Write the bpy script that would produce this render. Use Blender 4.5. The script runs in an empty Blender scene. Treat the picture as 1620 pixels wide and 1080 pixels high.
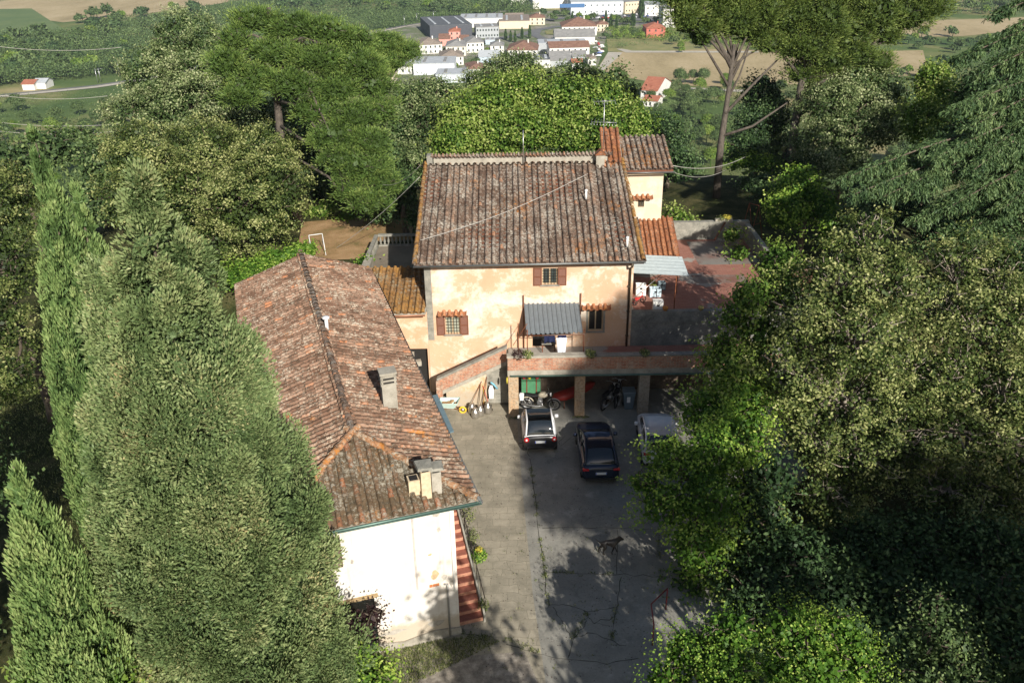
import bpy, math, random
import numpy as np
from mathutils import Vector, Matrix
C = bpy.context.scene.collection
PI = math.pi
rad = math.radians

# ---------------------------------------------------------------- camera, sky, sun
FPX, CX, CY = 1400.0, 810.0, 540.0
PIT, ROLL, CAMH = rad(26.5), rad(0.9), 22.0
fw = np.array([0, math.cos(PIT), -math.sin(PIT)])
_r0 = np.array([1.0, 0, 0]); _d0 = np.array([0, -math.sin(PIT), -math.cos(PIT)])
RR = math.cos(ROLL) * _r0 + math.sin(ROLL) * _d0
DD = -math.sin(ROLL) * _r0 + math.cos(ROLL) * _d0
cam = bpy.data.cameras.new('camera'); camo = bpy.data.objects.new('camera', cam); C.objects.link(camo)
m = Matrix.Identity(4)
for i in range(3):
    m[i][0] = RR[i]; m[i][1] = -DD[i]; m[i][2] = -fw[i]
m[2][3] = CAMH
camo.matrix_world = m
cam.sensor_width = 36; cam.lens = 36 * FPX / 1620; cam.clip_start = 0.5; cam.clip_end = 12000
bpy.context.scene.camera = camo
SC = bpy.context.scene
SUN_AZ, SUN_EL = rad(19), rad(29)
w = bpy.data.worlds.new('World'); SC.world = w; w.use_nodes = True
bg = w.node_tree.nodes['Background']; sky = w.node_tree.nodes.new('ShaderNodeTexSky')
sky.sky_type = 'NISHITA'; sky.sun_disc = False; sky.sun_elevation = SUN_EL; sky.sun_rotation = PI - SUN_AZ
w.node_tree.links.new(sky.outputs[0], bg.inputs[0]); bg.inputs[1].default_value = 0.064
sl = bpy.data.lights.new('sun', 'SUN'); sl.energy = 5.0; sl.angle = rad(0.5); sl.color = (1, 0.945, 0.86)
so = bpy.data.objects.new('sun', sl); C.objects.link(so)
sd = Vector((math.sin(SUN_AZ) * math.cos(SUN_EL), -math.cos(SUN_AZ) * math.cos(SUN_EL), math.sin(SUN_EL)))
so.rotation_euler = sd.to_track_quat('Z', 'Y').to_euler(); so.location = (20, -30, 60)
SC.view_settings.view_transform = 'Standard'; SC.view_settings.look = 'None'
SC.view_settings.exposure = 0.4; SC.view_settings.gamma = 1
SC.cycles.max_bounces = 6; SC.cycles.diffuse_bounces = 3; SC.cycles.transmission_bounces = 3
SC.cycles.transparent_max_bounces = 4

# ---------------------------------------------------------------- measuring helpers
CAM = np.array([0, 0, CAMH])
def ray(px, py): return fw + RR * (px - CX) / FPX + DD * (py - CY) / FPX
def Pz(px, py, z=0.0):
    v = ray(px, py); return CAM + v * ((z - CAMH) / v[2])
def Py(px, py, y):
    v = ray(px, py); return CAM + v * (y / v[1])
def sstep(a, b, x):
    t = np.clip((x - a) / (b - a), 0, 1); return t * t * (3 - 2 * t)
def ground_z(x, y):
    x = np.asarray(x, float); y = np.asarray(y, float)
    z = 3.0 * sstep(42.2, 45.5, y) * (1 - sstep(22, 40, np.abs(x)))
    z = z - 81 * (sstep(60, 300, y) * .75 + .25 * sstep(58, 150, y))
    z = z - 14 * sstep(18, 90, np.abs(x + 2)) * (1 - sstep(60, 300, y))
    z = np.where(y > 300, -78 + 1.2 * np.sin(x / 130.) * np.sin(y / 170.) * sstep(1100, 1700, y), z)
    z = z + sstep(1500, 5000, y) * 90
    return z
def G(px, py):
    v = ray(px, py)
    t = 10.0 * 1.012 ** np.arange(560); p = CAM[None] + v[None] * t[:, None]
    below = p[:, 2] < ground_z(p[:, 0], p[:, 1]); i = int(np.argmax(below)) if below.any() else len(t) - 1
    t2 = np.linspace(t[max(i - 1, 0)], t[i], 16); p = CAM[None] + v[None] * t2[:, None]; below = p[:, 2] < ground_z(p[:, 0], p[:, 1])
    return p[int(np.argmax(below))] if below.any() else p[-1]

# ---------------------------------------------------------------- objects
def empty(name, loc, label, cat, group=None, rz=0):
    o = bpy.data.objects.new(name, None); C.objects.link(o); o.empty_display_size = .2
    o.location = loc; o.rotation_euler = (0, 0, rz); o['label'] = label; o['category'] = cat
    if group: o['group'] = group
    return o
def tag(o, label=None, cat=None, group=None, kind=None):
    if label: o['label'] = label
    if cat: o['category'] = cat
    if group: o['group'] = group
    if kind: o['kind'] = kind
    return o
def origin_of(p):
    v = Vector((0, 0, 0))
    while p is not None:
        v += p.location; p = p.parent
    return v
def copy_tree(o, parent=None):
    c = o.copy(); C.objects.link(c)
    if parent is not None: c.parent = parent
    for ch in list(o.children): copy_tree(ch, c)
    return c
class MB:
    def __init__(s): s.v = []; s.f = []; s.sm = []
    def add(s, vs, fs, smooth=False):
        k = len(s.v); s.v += [tuple(map(float, p)) for p in vs]; s.f += [[i + k for i in f] for f in fs]; s.sm += [smooth] * len(fs); return s
    def box(s, x0, x1, y0, y1, z0, z1):
        return s.add([(x0,y0,z0),(x1,y0,z0),(x1,y1,z0),(x0,y1,z0),(x0,y0,z1),(x1,y0,z1),(x1,y1,z1),(x0,y1,z1)],
                     [(0,3,2,1),(4,5,6,7),(0,1,5,4),(1,2,6,5),(2,3,7,6),(3,0,4,7)])
    def obox(s, c, u, hu, hv, z0, z1):   # oriented box: centre, direction u, half sizes
        u = np.array(u, float); u /= np.hypot(*u); v = np.array([-u[1], u[0]])
        q = [np.array(c[:2]) + a * u * hu + b * v * hv for a, b in ((-1,-1),(1,-1),(1,1),(-1,1))]
        return s.add([(*p, z0) for p in q] + [(*p, z1) for p in q], [(0,3,2,1),(4,5,6,7),(0,1,5,4),(1,2,6,5),(2,3,7,6),(3,0,4,7)])
    def prism(s, poly, d):      # poly: list of 3d points, extruded by vector d
        n = len(poly); a = [tuple(p) for p in poly]; b = [tuple(np.array(p) + np.array(d)) for p in poly]
        return s.add(a + b, [list(range(n))[::-1], list(range(n, 2*n))] + [(i, (i+1) % n, (i+1) % n + n, i+n) for i in range(n)])
    def tube(s, pts, r, n=8, cap=True):
        pts = [np.array(p, float) for p in pts]
        if not hasattr(r, '__len__'): r = [r] * len(pts)
        vs = []; pu = None
        for i, p in enumerate(pts):
            t = pts[min(i+1, len(pts)-1)] - pts[max(i-1, 0)]; t = t / (np.linalg.norm(t) + 1e-9)
            if pu is None:
                a = np.array([0,0,1.]) if abs(t[2]) < .9 else np.array([1.,0,0])
            else: a = pu
            u = a - t * (a @ t); u /= (np.linalg.norm(u) + 1e-9); pu = u; q = np.cross(t, u)
            for k in range(n):
                an = 2*PI*k/n; vs.append(p + r[i] * (math.cos(an) * u + math.sin(an) * q))
        fs = [(i*n+k, i*n+(k+1) % n, (i+1)*n+(k+1) % n, (i+1)*n+k) for i in range(len(pts)-1) for k in range(n)]
        if cap: fs += [list(range(n))[::-1], list(range((len(pts)-1)*n, len(pts)*n))]
        return s.add(vs, fs, True)
    def lathe(s, c, prof, n=14, axis='z'):
        vs = []
        for r, h in prof:
            for k in range(n):
                a = 2*PI*k/n; x, y = r*math.cos(a), r*math.sin(a)
                if axis == 'z': vs.append((c[0]+x, c[1]+y, c[2]+h))
                elif axis == 'x': vs.append((c[0]+h, c[1]+x, c[2]+y))
                else: vs.append((c[0]+x, c[1]+h, c[2]+y))
        L = len(prof)
        fs = [(i*n+k, i*n+(k+1) % n, (i+1)*n+(k+1) % n, (i+1)*n+k) for i in range(L-1) for k in range(n)]
        fs += [list(range(n))[::-1], list(range((L-1)*n, L*n))]
        return s.add(vs, fs, True)
    def loft(s, rings, cap=True, smooth=True):
        n = len(rings[0]); vs = [p for r in rings for p in r]
        fs = [(i*n+k, i*n+(k+1) % n, (i+1)*n+(k+1) % n, (i+1)*n+k) for i in range(len(rings)-1) for k in range(n)]
        if cap: fs += [list(range(n))[::-1], list(range((len(rings)-1)*n, len(rings)*n))]
        return s.add(vs, fs, smooth)
    def quad(s, a, b, c, d, smooth=False): return s.add([a,b,c,d], [(0,1,2,3)], smooth)
    def build(s, name, mat, parent=None, local=False, bevel=0):
        me = bpy.data.meshes.new(name)
        off = Vector((0,0,0)) if (local or parent is None) else origin_of(parent)
        me.from_pydata([(p[0]-off.x, p[1]-off.y, p[2]-off.z) for p in s.v], [], s.f)
        me.polygons.foreach_set('use_smooth', s.sm); me.materials.append(mat); me.update()
        o = bpy.data.objects.new(name, me); C.objects.link(o); o.parent = parent
        if bevel:
            b = o.modifiers.new('bevel', 'BEVEL'); b.width = bevel; b.segments = 2; b.limit_method = 'ANGLE'; b.angle_limit = rad(40)
        return o
def np_mesh(name, verts, quads, tint, mat, parent=None, local=False):
    """verts (N,3), quads (M,4) numpy"""
    me = bpy.data.meshes.new(name)
    if not local and parent is not None:
        o = origin_of(parent); verts = verts - np.array([o.x, o.y, o.z])
    M = len(quads)
    me.vertices.add(len(verts)); me.vertices.foreach_set('co', np.ascontiguousarray(verts, dtype=np.float32).ravel())
    me.loops.add(M*4); me.loops.foreach_set('vertex_index', np.ascontiguousarray(quads, dtype=np.int32).ravel())
    me.polygons.add(M); me.polygons.foreach_set('loop_start', np.arange(0, M*4, 4, dtype=np.int32))
    if tint is not None:
        a = me.attributes.new('tint', 'FLOAT', 'FACE'); a.data.foreach_set('value', np.ascontiguousarray(tint, dtype=np.float32))
    me.update(calc_edges=True); me.materials.append(mat)
    ob = bpy.data.objects.new(name, me); C.objects.link(ob); ob.parent = parent
    return ob

# ---------------------------------------------------------------- materials
class NT:
    def __init__(s, name):
        s.m = bpy.data.materials.new(name); s.m.use_nodes = True; s.t = s.m.node_tree
        s.b = s.t.nodes['Principled BSDF']; s.out = s.t.nodes['Material Output']
        s.tc = s.t.nodes.new('ShaderNodeTexCoord')
    def n(s, typ, ins={}, **pr):
        nd = s.t.nodes.new(typ)
        for k, v in pr.items(): setattr(nd, k, v)
        for k, v in ins.items(): s.set(nd.inputs[k], v)
        return nd
    def set(s, sock, v):
        if isinstance(v, bpy.types.NodeSocket): s.t.links.new(v, sock)
        else:
            if hasattr(sock.default_value, '__len__') and hasattr(v, '__len__') and len(v) == 3 and len(sock.default_value) == 4: v = (*v, 1)
            sock.default_value = v
    def co(s, scale=(1,1,1), kind='Object', loc=(0,0,0)):
        mp = s.n('ShaderNodeMapping', {'Vector': s.tc.outputs[kind], 'Scale': scale, 'Location': loc}); return mp.outputs[0]
    def noise(s, scale, detail=4, rough=.6, vec=None, dist=0):
        nd = s.n('ShaderNodeTexNoise', {'Vector': vec or s.tc.outputs['Object'], 'Scale': scale, 'Detail': detail, 'Roughness': rough, 'Distortion': dist}); return nd.outputs['Fac']
    def ramp(s, fac, stops, interp='LINEAR'):
        nd = s.n('ShaderNodeValToRGB', {'Fac': fac}); cr = nd.color_ramp; cr.interpolation = interp
        while len(cr.elements) < len(stops): cr.elements.new(.5)
        for e, (p, c) in zip(cr.elements, stops):
            e.position = p; e.color = (*c, 1) if hasattr(c, '__len__') else (c, c, c, 1)
        return nd.outputs[0]
    def mix(s, fac, a, b, mode='MIX'):
        nd = s.n('ShaderNodeMix', data_type='RGBA', blend_type=mode)
        s.set(nd.inputs[0], fac); s.set(nd.inputs[6], a); s.set(nd.inputs[7], b); return nd.outputs[2]
    def math(s, op, a, b=0.5):
        nd = s.n('ShaderNodeMath', operation=op); s.set(nd.inputs[0], a); s.set(nd.inputs[1], b); return nd.outputs[0]
    def attr(s, name): return s.n('ShaderNodeAttribute', attribute_name=name).outputs['Fac']
    def bump(s, h, strength=.4, dist=.02): s.set(s.b.inputs['Normal'], s.n('ShaderNodeBump', {'Height': h, 'Strength': strength, 'Distance': dist}).outputs[0])
    def done(s, col, rough=.8, metal=0, spec=.3):
        s.set(s.b.inputs['Base Color'], col); s.set(s.b.inputs['Roughness'], rough); s.b.inputs['Metallic'].default_value = metal
        s.b.inputs['Specular IOR Level'].default_value = spec; return s.m
MATS = {}
def plain(name, col, rough=.6, metal=0, var=.15, scale=6, spec=.4):
    if name in MATS: return MATS[name]
    s = NT(name); f = s.noise(scale, 5)
    lo = tuple(c * (1-var) for c in col); hi = tuple(min(1, c * (1+var)) for c in col)
    MATS[name] = s.done(s.ramp(f, [(.3, lo), (.7, hi)]), rough, metal, spec); return MATS[name]
def rough_mat(name, stops, scale=3, detail=8, bump=.4, rough=.9, fine=30, stretch=(1,1,1), dist=.02):
    s = NT(name); v = s.co(stretch); f = s.noise(scale, detail, .65, v); g = s.noise(fine, 4, .6, v)
    k = s.math('ADD', s.math('MULTIPLY', f, .7), s.math('MULTIPLY', g, .3))
    s.bump(g, bump, dist); return s.done(s.ramp(k, stops), rough)
def foliage(name, stops, trans=.3, rough=.55, big=.35, spec=.25):
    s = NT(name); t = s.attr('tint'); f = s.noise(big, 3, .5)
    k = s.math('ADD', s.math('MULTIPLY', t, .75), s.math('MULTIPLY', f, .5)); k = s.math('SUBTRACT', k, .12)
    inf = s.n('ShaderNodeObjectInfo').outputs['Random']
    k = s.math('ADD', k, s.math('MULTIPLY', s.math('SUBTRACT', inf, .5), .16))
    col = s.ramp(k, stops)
    s.done(col, rough, 0, spec)
    tr = s.n('ShaderNodeBsdfTranslucent'); s.set(tr.inputs['Color'], s.mix(1.0, col, (1.0, 1.0, .45), 'MULTIPLY'))
    mx = s.n('ShaderNodeMixShader'); mx.inputs[0].default_value = trans
    s.t.links.new(s.b.outputs[0], mx.inputs[1]); s.t.links.new(tr.outputs[0], mx.inputs[2]); s.t.links.new(mx.outputs[0], s.out.inputs[0])
    return s.m
def brick(name, c1, c2, mortar, axis='x', scale=1.0, worn=.3, white=.0):
    s = NT(name); sp = s.n('ShaderNodeSeparateXYZ', {0: s.tc.outputs['Object']})
    ax = sp.outputs['X' if axis == 'x' else 'Y']
    v = s.n('ShaderNodeCombineXYZ', {0: s.math('ADD', ax, s.math('MULTIPLY', s.noise(3), .05)), 1: s.math('ADD', sp.outputs['Z'], s.math('MULTIPLY', s.noise(2), .03))}).outputs[0]
    b = s.n('ShaderNodeTexBrick', {'Vector': v, 'Color1': c1, 'Color2': c2, 'Mortar': mortar, 'Scale': 1.0 * scale, 'Mortar Size': .012, 'Brick Width': .27, 'Row Height': .075, 'Mortar Smooth': .2})
    f = s.noise(2.2, 6, .7); col = s.mix(s.ramp(f, [(.5 - worn*.3, 0), (.66, 1)]), b.outputs['Color'], tuple(c * 1.1 for c in mortar))
    g = s.noise(9, 6, .7); col = s.mix(s.ramp(g, [(.35, .5), (.55, 0)]), col, (.07, .055, .045))
    s.bump(s.math('MULTIPLY', b.outputs['Fac'], -1.0), .5, .02); return s.done(col, .9)
# ---- material library
def tile_mat(name, base, pale, dark, orange_amt, pale_amt=.5, orange_col=(.52, .2, .035)):
    s = NT(name); t = s.attr('tint')
    col = s.ramp(t, base)
    f = s.noise(7, 7, .8); col = s.mix(s.ramp(f, [(.40, .9), (.52, 0)]), col, dark)
    g = s.noise(8, 7, .85, s.co(loc=(7, 3, 1))); g2 = s.noise(1.1, 3, .6, s.co(loc=(1, 9, 4)))
    gg = s.math('ADD', s.math('MULTIPLY', g, .75), s.math('MULTIPLY', g2, .25))
    col = s.mix(s.ramp(gg, [(.56 - .1 * pale_amt, 0), (.64 - .1 * pale_amt, 1)]), col, pale)
    h = s.noise(5, 7, .75, s.co(loc=(3, 5, 8))); h2 = s.noise(.45, 3, .6, s.co(loc=(5, 2, 2)))
    hh = s.math('ADD', s.math('MULTIPLY', h, .5), s.math('MULTIPLY', h2, .5))
    col = s.mix(s.ramp(hh, [(.62 - .2 * orange_amt, 0), (.70 - .2 * orange_amt, .85)]), col, orange_col)
    s.bump(f, .6, .02); return s.done(col, .95, 0, .15)
TILE_BASE = [(0, (.085, .055, .040)), (.3, (.17, .108, .076)), (.6, (.265, .182, .132)), (.85, (.37, .235, .158)), (1, (.48, .23, .12))]
M_TILE = tile_mat('weathered_tiles', TILE_BASE, (.52, .47, .385), (.07, .053, .04), .24, .60)
M_TILE_O = tile_mat('barn_tiles', [(0, (.095, .056, .037)), (.3, (.18, .10, .065)), (.62, (.27, .165, .112)), (.85, (.38, .235, .16)), (1, (.46, .20, .10))], (.50, .43, .33), (.065, .048, .032), .18, .42)
M_TILE_HIP = tile_mat('mossy_hip_tiles', [(0, (.10, .075, .045)), (.4, (.16, .11, .065)), (.75, (.24, .14, .08)), (1, (.38, .16, .08))], (.42, .39, .31), (.075, .06, .04), .27, .55, (.46, .20, .06))
M_TILE_Y = tile_mat('lichen_tiles', [(0, (.16, .09, .04)), (.5, (.34, .17, .06)), (1, (.46, .24, .07))], (.34, .31, .22), (.07, .055, .035), .6, .45, (.42, .22, .06))
M_TILE_H = tile_mat('hip_ridge_tiles', [(0, (.16, .09, .05)), (.5, (.32, .17, .09)), (1, (.50, .24, .11))], (.48, .43, .33), (.075, .055, .038), .42, .5)
M_TILE_R = tile_mat('red_tiles', [(0, (.25, .10, .05)), (.5, (.42, .17, .08)), (1, (.55, .25, .12))], (.40, .34, .28), (.10, .06, .04), .25, .1)
M_GUT = plain('grey_gutter', (.16, .165, .16), .45, .5)
M_GUTG = plain('green_gutter', (.10, .17, .14), .5, .3)
M_PIPE = plain('dark_pipe', (.10, .075, .05), .5, .3)
M_WOOD = plain('brown_shutter', (.17, .065, .035), .6, 0, .2, 20)
M_FRAME = plain('window_frame_wood', (.42, .32, .2), .6)
M_STONE = rough_mat('grey_stone', [(.3, (.12, .115, .10)), (.5, (.26, .25, .21)), (.7, (.40, .37, .31))], 3, 8, .5, .9, 25)
M_CEM = rough_mat('cement', [(.3, (.22, .20, .16)), (.5, (.36, .33, .27)), (.7, (.48, .45, .38))], 2.5, 8, .4, .9, 25)
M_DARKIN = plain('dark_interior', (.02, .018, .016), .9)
M_METAL = plain('galvanised', (.5, .5, .5), .35, .8)
M_RUST = rough_mat('rusty_iron', [(.35, (.10, .035, .018)), (.6, (.26, .09, .04))], 8, 6, .3, .85)
M_IRON = plain('dark_iron', (.035, .025, .02), .6, .4)
M_WHITE = plain('white_paint', (.78, .78, .76), .5, 0, .05)
M_BLACK = plain('black_rubber', (.015, .015, .016), .7)
M_CABLE = plain('pale_cable', (.5, .47, .42), .6)
def plaster(name, base, patch, stain, amount=.5, sc=.55, z0=-99., z1=-98.):
    s = NT(name)
    f = s.noise(sc, 9, .72, s.co((1, 1, 1.25), loc=(4.3, 1, 2.2)), .3)
    f2 = s.noise(5, 6, .7)
    ff = s.math('ADD', s.math('MULTIPLY', f, .8), s.math('MULTIPLY', f2, .2))
    col = s.mix(s.ramp(s.noise(.7, 4), [(.35, 0), (.65, 1)]), base, tuple(c * k for c, k in zip(base, (.93, .86, .82))))
    col = s.mix(s.ramp(ff, [(.57 - .16 * amount, 0), (.62 - .16 * amount, .55), (.68 - .16 * amount, 1)]), col, patch)
    g = s.noise(1.3, 8, .75, s.co((1, 1, .6), loc=(9, 2, 6))); col = s.mix(s.ramp(g, [(.66, 0), (.76, .8)]), col, stain)
    st = s.noise(1.0, 6, .7, s.co((2.6, 2.6, .22), loc=(2, 8, 1))); col = s.mix(s.ramp(st, [(.56, 0), (.72, .45)]), col, stain)
    zz = s.n('ShaderNodeSeparateXYZ', {0: s.tc.outputs['Object']}).outputs['Z']; dz_ = s.math('ADD', zz, s.math('MULTIPLY', s.noise(1.4, 6, .7), -1.6)); col = s.mix(s.ramp(s.math('MULTIPLY', dz_, 1.0), [(.0, .75), (.35, 0)]), col, stain)
    s.bump(s.noise(12, 6), .35, .015); return s.done(col, .92, 0, .2)
M_PEACH = plaster('peach_plaster', (.65, .44, .29), (.76, .68, .565), (.55, .45, .34), .62, .33)
M_TOWER = plaster('cream_plaster', (.67, .575, .43), (.62, .59, .52), (.60, .50, .34), .5)
M_WHITEW = plaster('white_plaster', (.72, .695, .635), (.79, .77, .72), (.46, .38, .27), .3)
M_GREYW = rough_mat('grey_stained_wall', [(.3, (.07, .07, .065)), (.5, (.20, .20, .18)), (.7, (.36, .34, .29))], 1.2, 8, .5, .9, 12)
M_BRICK = brick('red_brick_parapet', (.44, .15, .08), (.54, .24, .13), (.46, .36, .27), 'x', 1, .15)
M_BRICKP = brick('pale_brick_pillar', (.46, .27, .14), (.56, .36, .20), (.46, .38, .27), 'x', 1, .2)
# floors
def stone_paving():
    s = NT('stone_paving'); v = s.co((1, 1, 1))
    w_ = s.n('ShaderNodeVectorMath', {0: v, 1: s.n('ShaderNodeVectorMath', {0: s.n('ShaderNodeTexNoise', {'Vector': v, 'Scale': 1.2}).outputs['Color'], 1: (.5, .5, 0)}, operation='MULTIPLY').outputs[0]}, operation='ADD').outputs[0]
    b = s.n('ShaderNodeTexBrick', {'Vector': w_, 'Color1': (.33, .295, .225), 'Color2': (.40, .355, .27), 'Mortar': (.22, .195, .14), 'Scale': 1., 'Mortar Size': .012, 'Brick Width': .62, 'Row Height': .42, 'Mortar Smooth': .4})
    col = s.mix(s.ramp(s.noise(1.1, 8, .7), [(.38, .8), (.62, 0)]), b.outputs['Color'], (.22, .20, .15))
    col = s.mix(s.ramp(s.noise(7, 7, .75), [(.55, 0), (.7, .5)]), col, (.48, .43, .33))
    col = s.mix(s.ramp(s.noise(2.3, 8, .75, s.co(loc=(3, 3, 3))), [(.66, 0), (.74, .7)]), col, (.09, .11, .04))
    s.bump(s.noise(9, 7), .4, .02); return s.done(col, .95, 0, .15)
M_PAVE = stone_paving()
def concrete():
    s = NT('old_concrete'); f = s.noise(.5, 8, .7); g = s.noise(14, 6, .7)
    col = s.ramp(s.math('ADD', s.math('MULTIPLY', f, .7), s.math('MULTIPLY', g, .3)), [(.33, (.18, .175, .155)), (.5, (.265, .255, .22)), (.68, (.36, .34, .295))])
    vn = s.n('ShaderNodeTexVoronoi', {'Vector': s.co(loc=(2, 7, 0)), 'Scale': .9}, feature='DISTANCE_TO_EDGE').outputs['Distance']
    mask = s.ramp(s.noise(.35, 2, .5, s.co(loc=(8, 2, 0))), [(.60, 0), (.66, 1)])
    cr = s.math('MULTIPLY', s.ramp(vn, [(.0, 1), (.011, 0)]), mask)
    col = s.mix(cr, col, (.04, .04, .032))
    col = s.mix(s.ramp(s.noise(1.6, 9, .8, s.co(loc=(5, 1, 0))), [(.52, 0), (.70, .6)]), col, (.12, .118, .10)); col = s.mix(s.ramp(s.noise(.8, 9, .8, s.co(loc=(1, 11, 0))), [(.56, 0), (.62, .5)]), col, (.42, .40, .35))
    s.bump(g, .25, .01); return s.done(col, .93, 0, .2)
M_CONC = concrete()
M_REDT = brick('red_floor_tile', (.26, .10, .075), (.33, .14, .10), (.16, .09, .07), 'x')
def redfloor():
    s = NT('red_terrace_floor')
    b = s.n('ShaderNodeTexBrick', {'Vector': s.co(), 'Color1': (.30, .13, .095), 'Color2': (.36, .17, .125), 'Mortar': (.20, .12, .09), 'Scale': 1., 'Mortar Size': .008, 'Brick Width': .3, 'Row Height': .15})
    col = s.mix(s.ramp(s.noise(.35, 8, .6, s.co(loc=(1.5, 2.2, 0))), [(.53, 0), (.57, .9)]), b.outputs['Color'], (.34, .33, .29))
    return s.done(col, .85, 0, .3)
M_REDF = redfloor()
def ground():
    s = NT('ground'); big = s.noise(.008, 6, .6, s.tc.outputs['Object'], .6); mid = s.noise(.6, 8, .7); fine = s.noise(7, 8, .75)
    near = s.ramp(s.math('ADD', s.math('MULTIPLY', mid, .6), s.math('MULTIPLY', fine, .4)), [(.36, (.018, .026, .008)), (.5, (.045, .05, .018)), (.64, (.13, .11, .05))])  # tree shade over the lawn is put into this dark ground colour
    far = s.ramp(big, [(.35, (.06, .11, .035)), (.50, (.11, .16, .05)), (.58, (.22, .22, .09)), (.66, (.40, .33, .17))])
    sp = s.n('ShaderNodeSeparateXYZ', {0: s.tc.outputs['Object']})
    k = s.n('ShaderNodeMapRange', {0: sp.outputs['Y'], 1: 120., 2: 420.}).outputs[0]
    s.bump(fine, .4, .05); return s.done(s.mix(k, near, far), .95, 0, .1)
M_GROUND = ground()

# ---- foliage library
PAL = dict(
 oak=[(.0, (.012, .026, .006)), (.35, (.066, .102, .022)), (.62, (.195, .225, .068)), (1, (.50, .49, .22))],
 olive=[(.0, (.015, .034, .010)), (.35, (.065, .108, .032)), (.62, (.175, .225, .085)), (1, (.42, .44, .24))],
 linden=[(.0, (.035, .085, .012)), (.35, (.10, .19, .025)), (.62, (.25, .34, .065)), (1, (.50, .52, .19))],
 lime=[(.0, (.025, .075, .010)), (.35, (.10, .21, .024)), (.65, (.28, .42, .06)), (1, (.56, .62, .17))],
 cypress=[(.0, (.025, .055, .016)), (.35, (.12, .20, .06)), (.65, (.25, .34, .115)), (1, (.40, .45, .19))],
 arizona=[(.0, (.022, .042, .016)), (.35, (.11, .168, .06)), (.65, (.225, .285, .115)), (.85, (.34, .365, .17)), (1, (.46, .32, .16))],
 pine=[(.0, (.032, .055, .012)), (.4, (.085, .150, .032)), (.7, (.18, .26, .06)), (1, (.34, .40, .11))],
 stone=[(.0, (.030, .055, .012)), (.4, (.11, .165, .035)), (.7, (.22, .28, .07)), (1, (.36, .39, .13))],
 cedar=[(.0, (.012, .032, .012)), (.4, (.058, .108, .040)), (.7, (.14, .21, .078)), (1, (.30, .36, .15))],
 dark=[(.0, (.014, .034, .012)), (.4, (.046, .090, .030)), (.7, (.10, .165, .055)), (1, (.20, .27, .11))],
 wood=[(.0, (.028, .055, .020)), (.4, (.080, .130, .042)), (.7, (.15, .21, .07)), (1, (.27, .31, .13))],
 purple=[(.0, (.020, .010, .010)), (.5, (.060, .030, .030)), (1, (.13, .08, .06))],
 yellow=[(0, (.3, .25, .03)), (1, (.7, .6, .1))],
)
FOL = {k: foliage('foliage_' + k, v, .28 if k in ('linden', 'lime') else .14) for k, v in PAL.items()}
M_BARK = rough_mat('bark', [(.35, (.05, .038, .028)), (.6, (.17, .135, .10))], 6, 6, .6, .95, 40, (1, 1, .3))
M_BARKP = rough_mat('pale_bark', [(.35, (.16, .13, .10)), (.65, (.38, .33, .27))], 6, 6, .5, .95, 40, (1, 1, .3))
M_BARKS = rough_mat('pine_bark', [(.35, (.05, .042, .035)), (.65, (.15, .125, .10))], 5, 6, .6, .95, 30, (1, 1, .4))

rng = np.random.default_rng(7)
def quads_from(c, t, b):
    """rhombus leaves: centres, half tangent, half bitangent"""
    n = len(c); v = np.empty((n, 4, 3)); v[:, 0] = c - t; v[:, 1] = c + b; v[:, 2] = c + t; v[:, 3] = c - b
    return v.reshape(-1, 3), np.arange(n * 4).reshape(-1, 4)
def unit(a): return a / (np.linalg.norm(a, axis=-1, keepdims=True) + 1e-9)
def leafset(c, nrm, size, asp=.55, spread=.8, R=None):
    R = R or rng; n = len(c)
    nn = unit(nrm + R.normal(0, spread, (n, 3))); t = unit(np.cross(nn, R.normal(0, 1, (n, 3)))); b = np.cross(nn, t)
    s = (size * R.uniform(.6, 1.35, n))[:, None]
    return c, t * s * .5, b * s * .5 * asp
def tuftset(c, d, length, width, R=None):
    R = R or rng; n = len(c); d = unit(d); s = (length * R.uniform(.6, 1.3, n))[:, None]
    b = unit(np.cross(d, R.normal(0, 1, (n, 3))))
    return c + d * s * .4, d * s * .5, b * width * .5
def sphere_dirs(n, R): return unit(R.normal(0, 1, (n, 3)))
KIND = dict(  # leaf size, clump radius, leaves per clump, clumps per m2, style
 oak=(.12, .22, 78, 1.7, 'leaf'), olive=(.12, .24, 72, 1.7, 'leaf'), linden=(.17, .34, 34, 2.4, 'leaf'), lime=(.16, .30, 34, 2.6, 'leaf'),
 pine=(.22, .22, 56, 3.2, 'needle'), stone=(.23, .24, 56, 3.0, 'needle'), dark=(.16, .34, 30, 2.2, 'leaf'), wood=(.3, .6, 26, .8, 'leaf'),
 purple=(.1, .2, 24, 4, 'leaf'), yellow=(.1, .1, 12, 5, 'leaf'), cypress=(.2, .2, 20, 5, 'tuft'), arizona=(.2, .25, 30, 5, 'tuft'), cedar=(.2, .2, 20, 5, 'tuft'))
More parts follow.
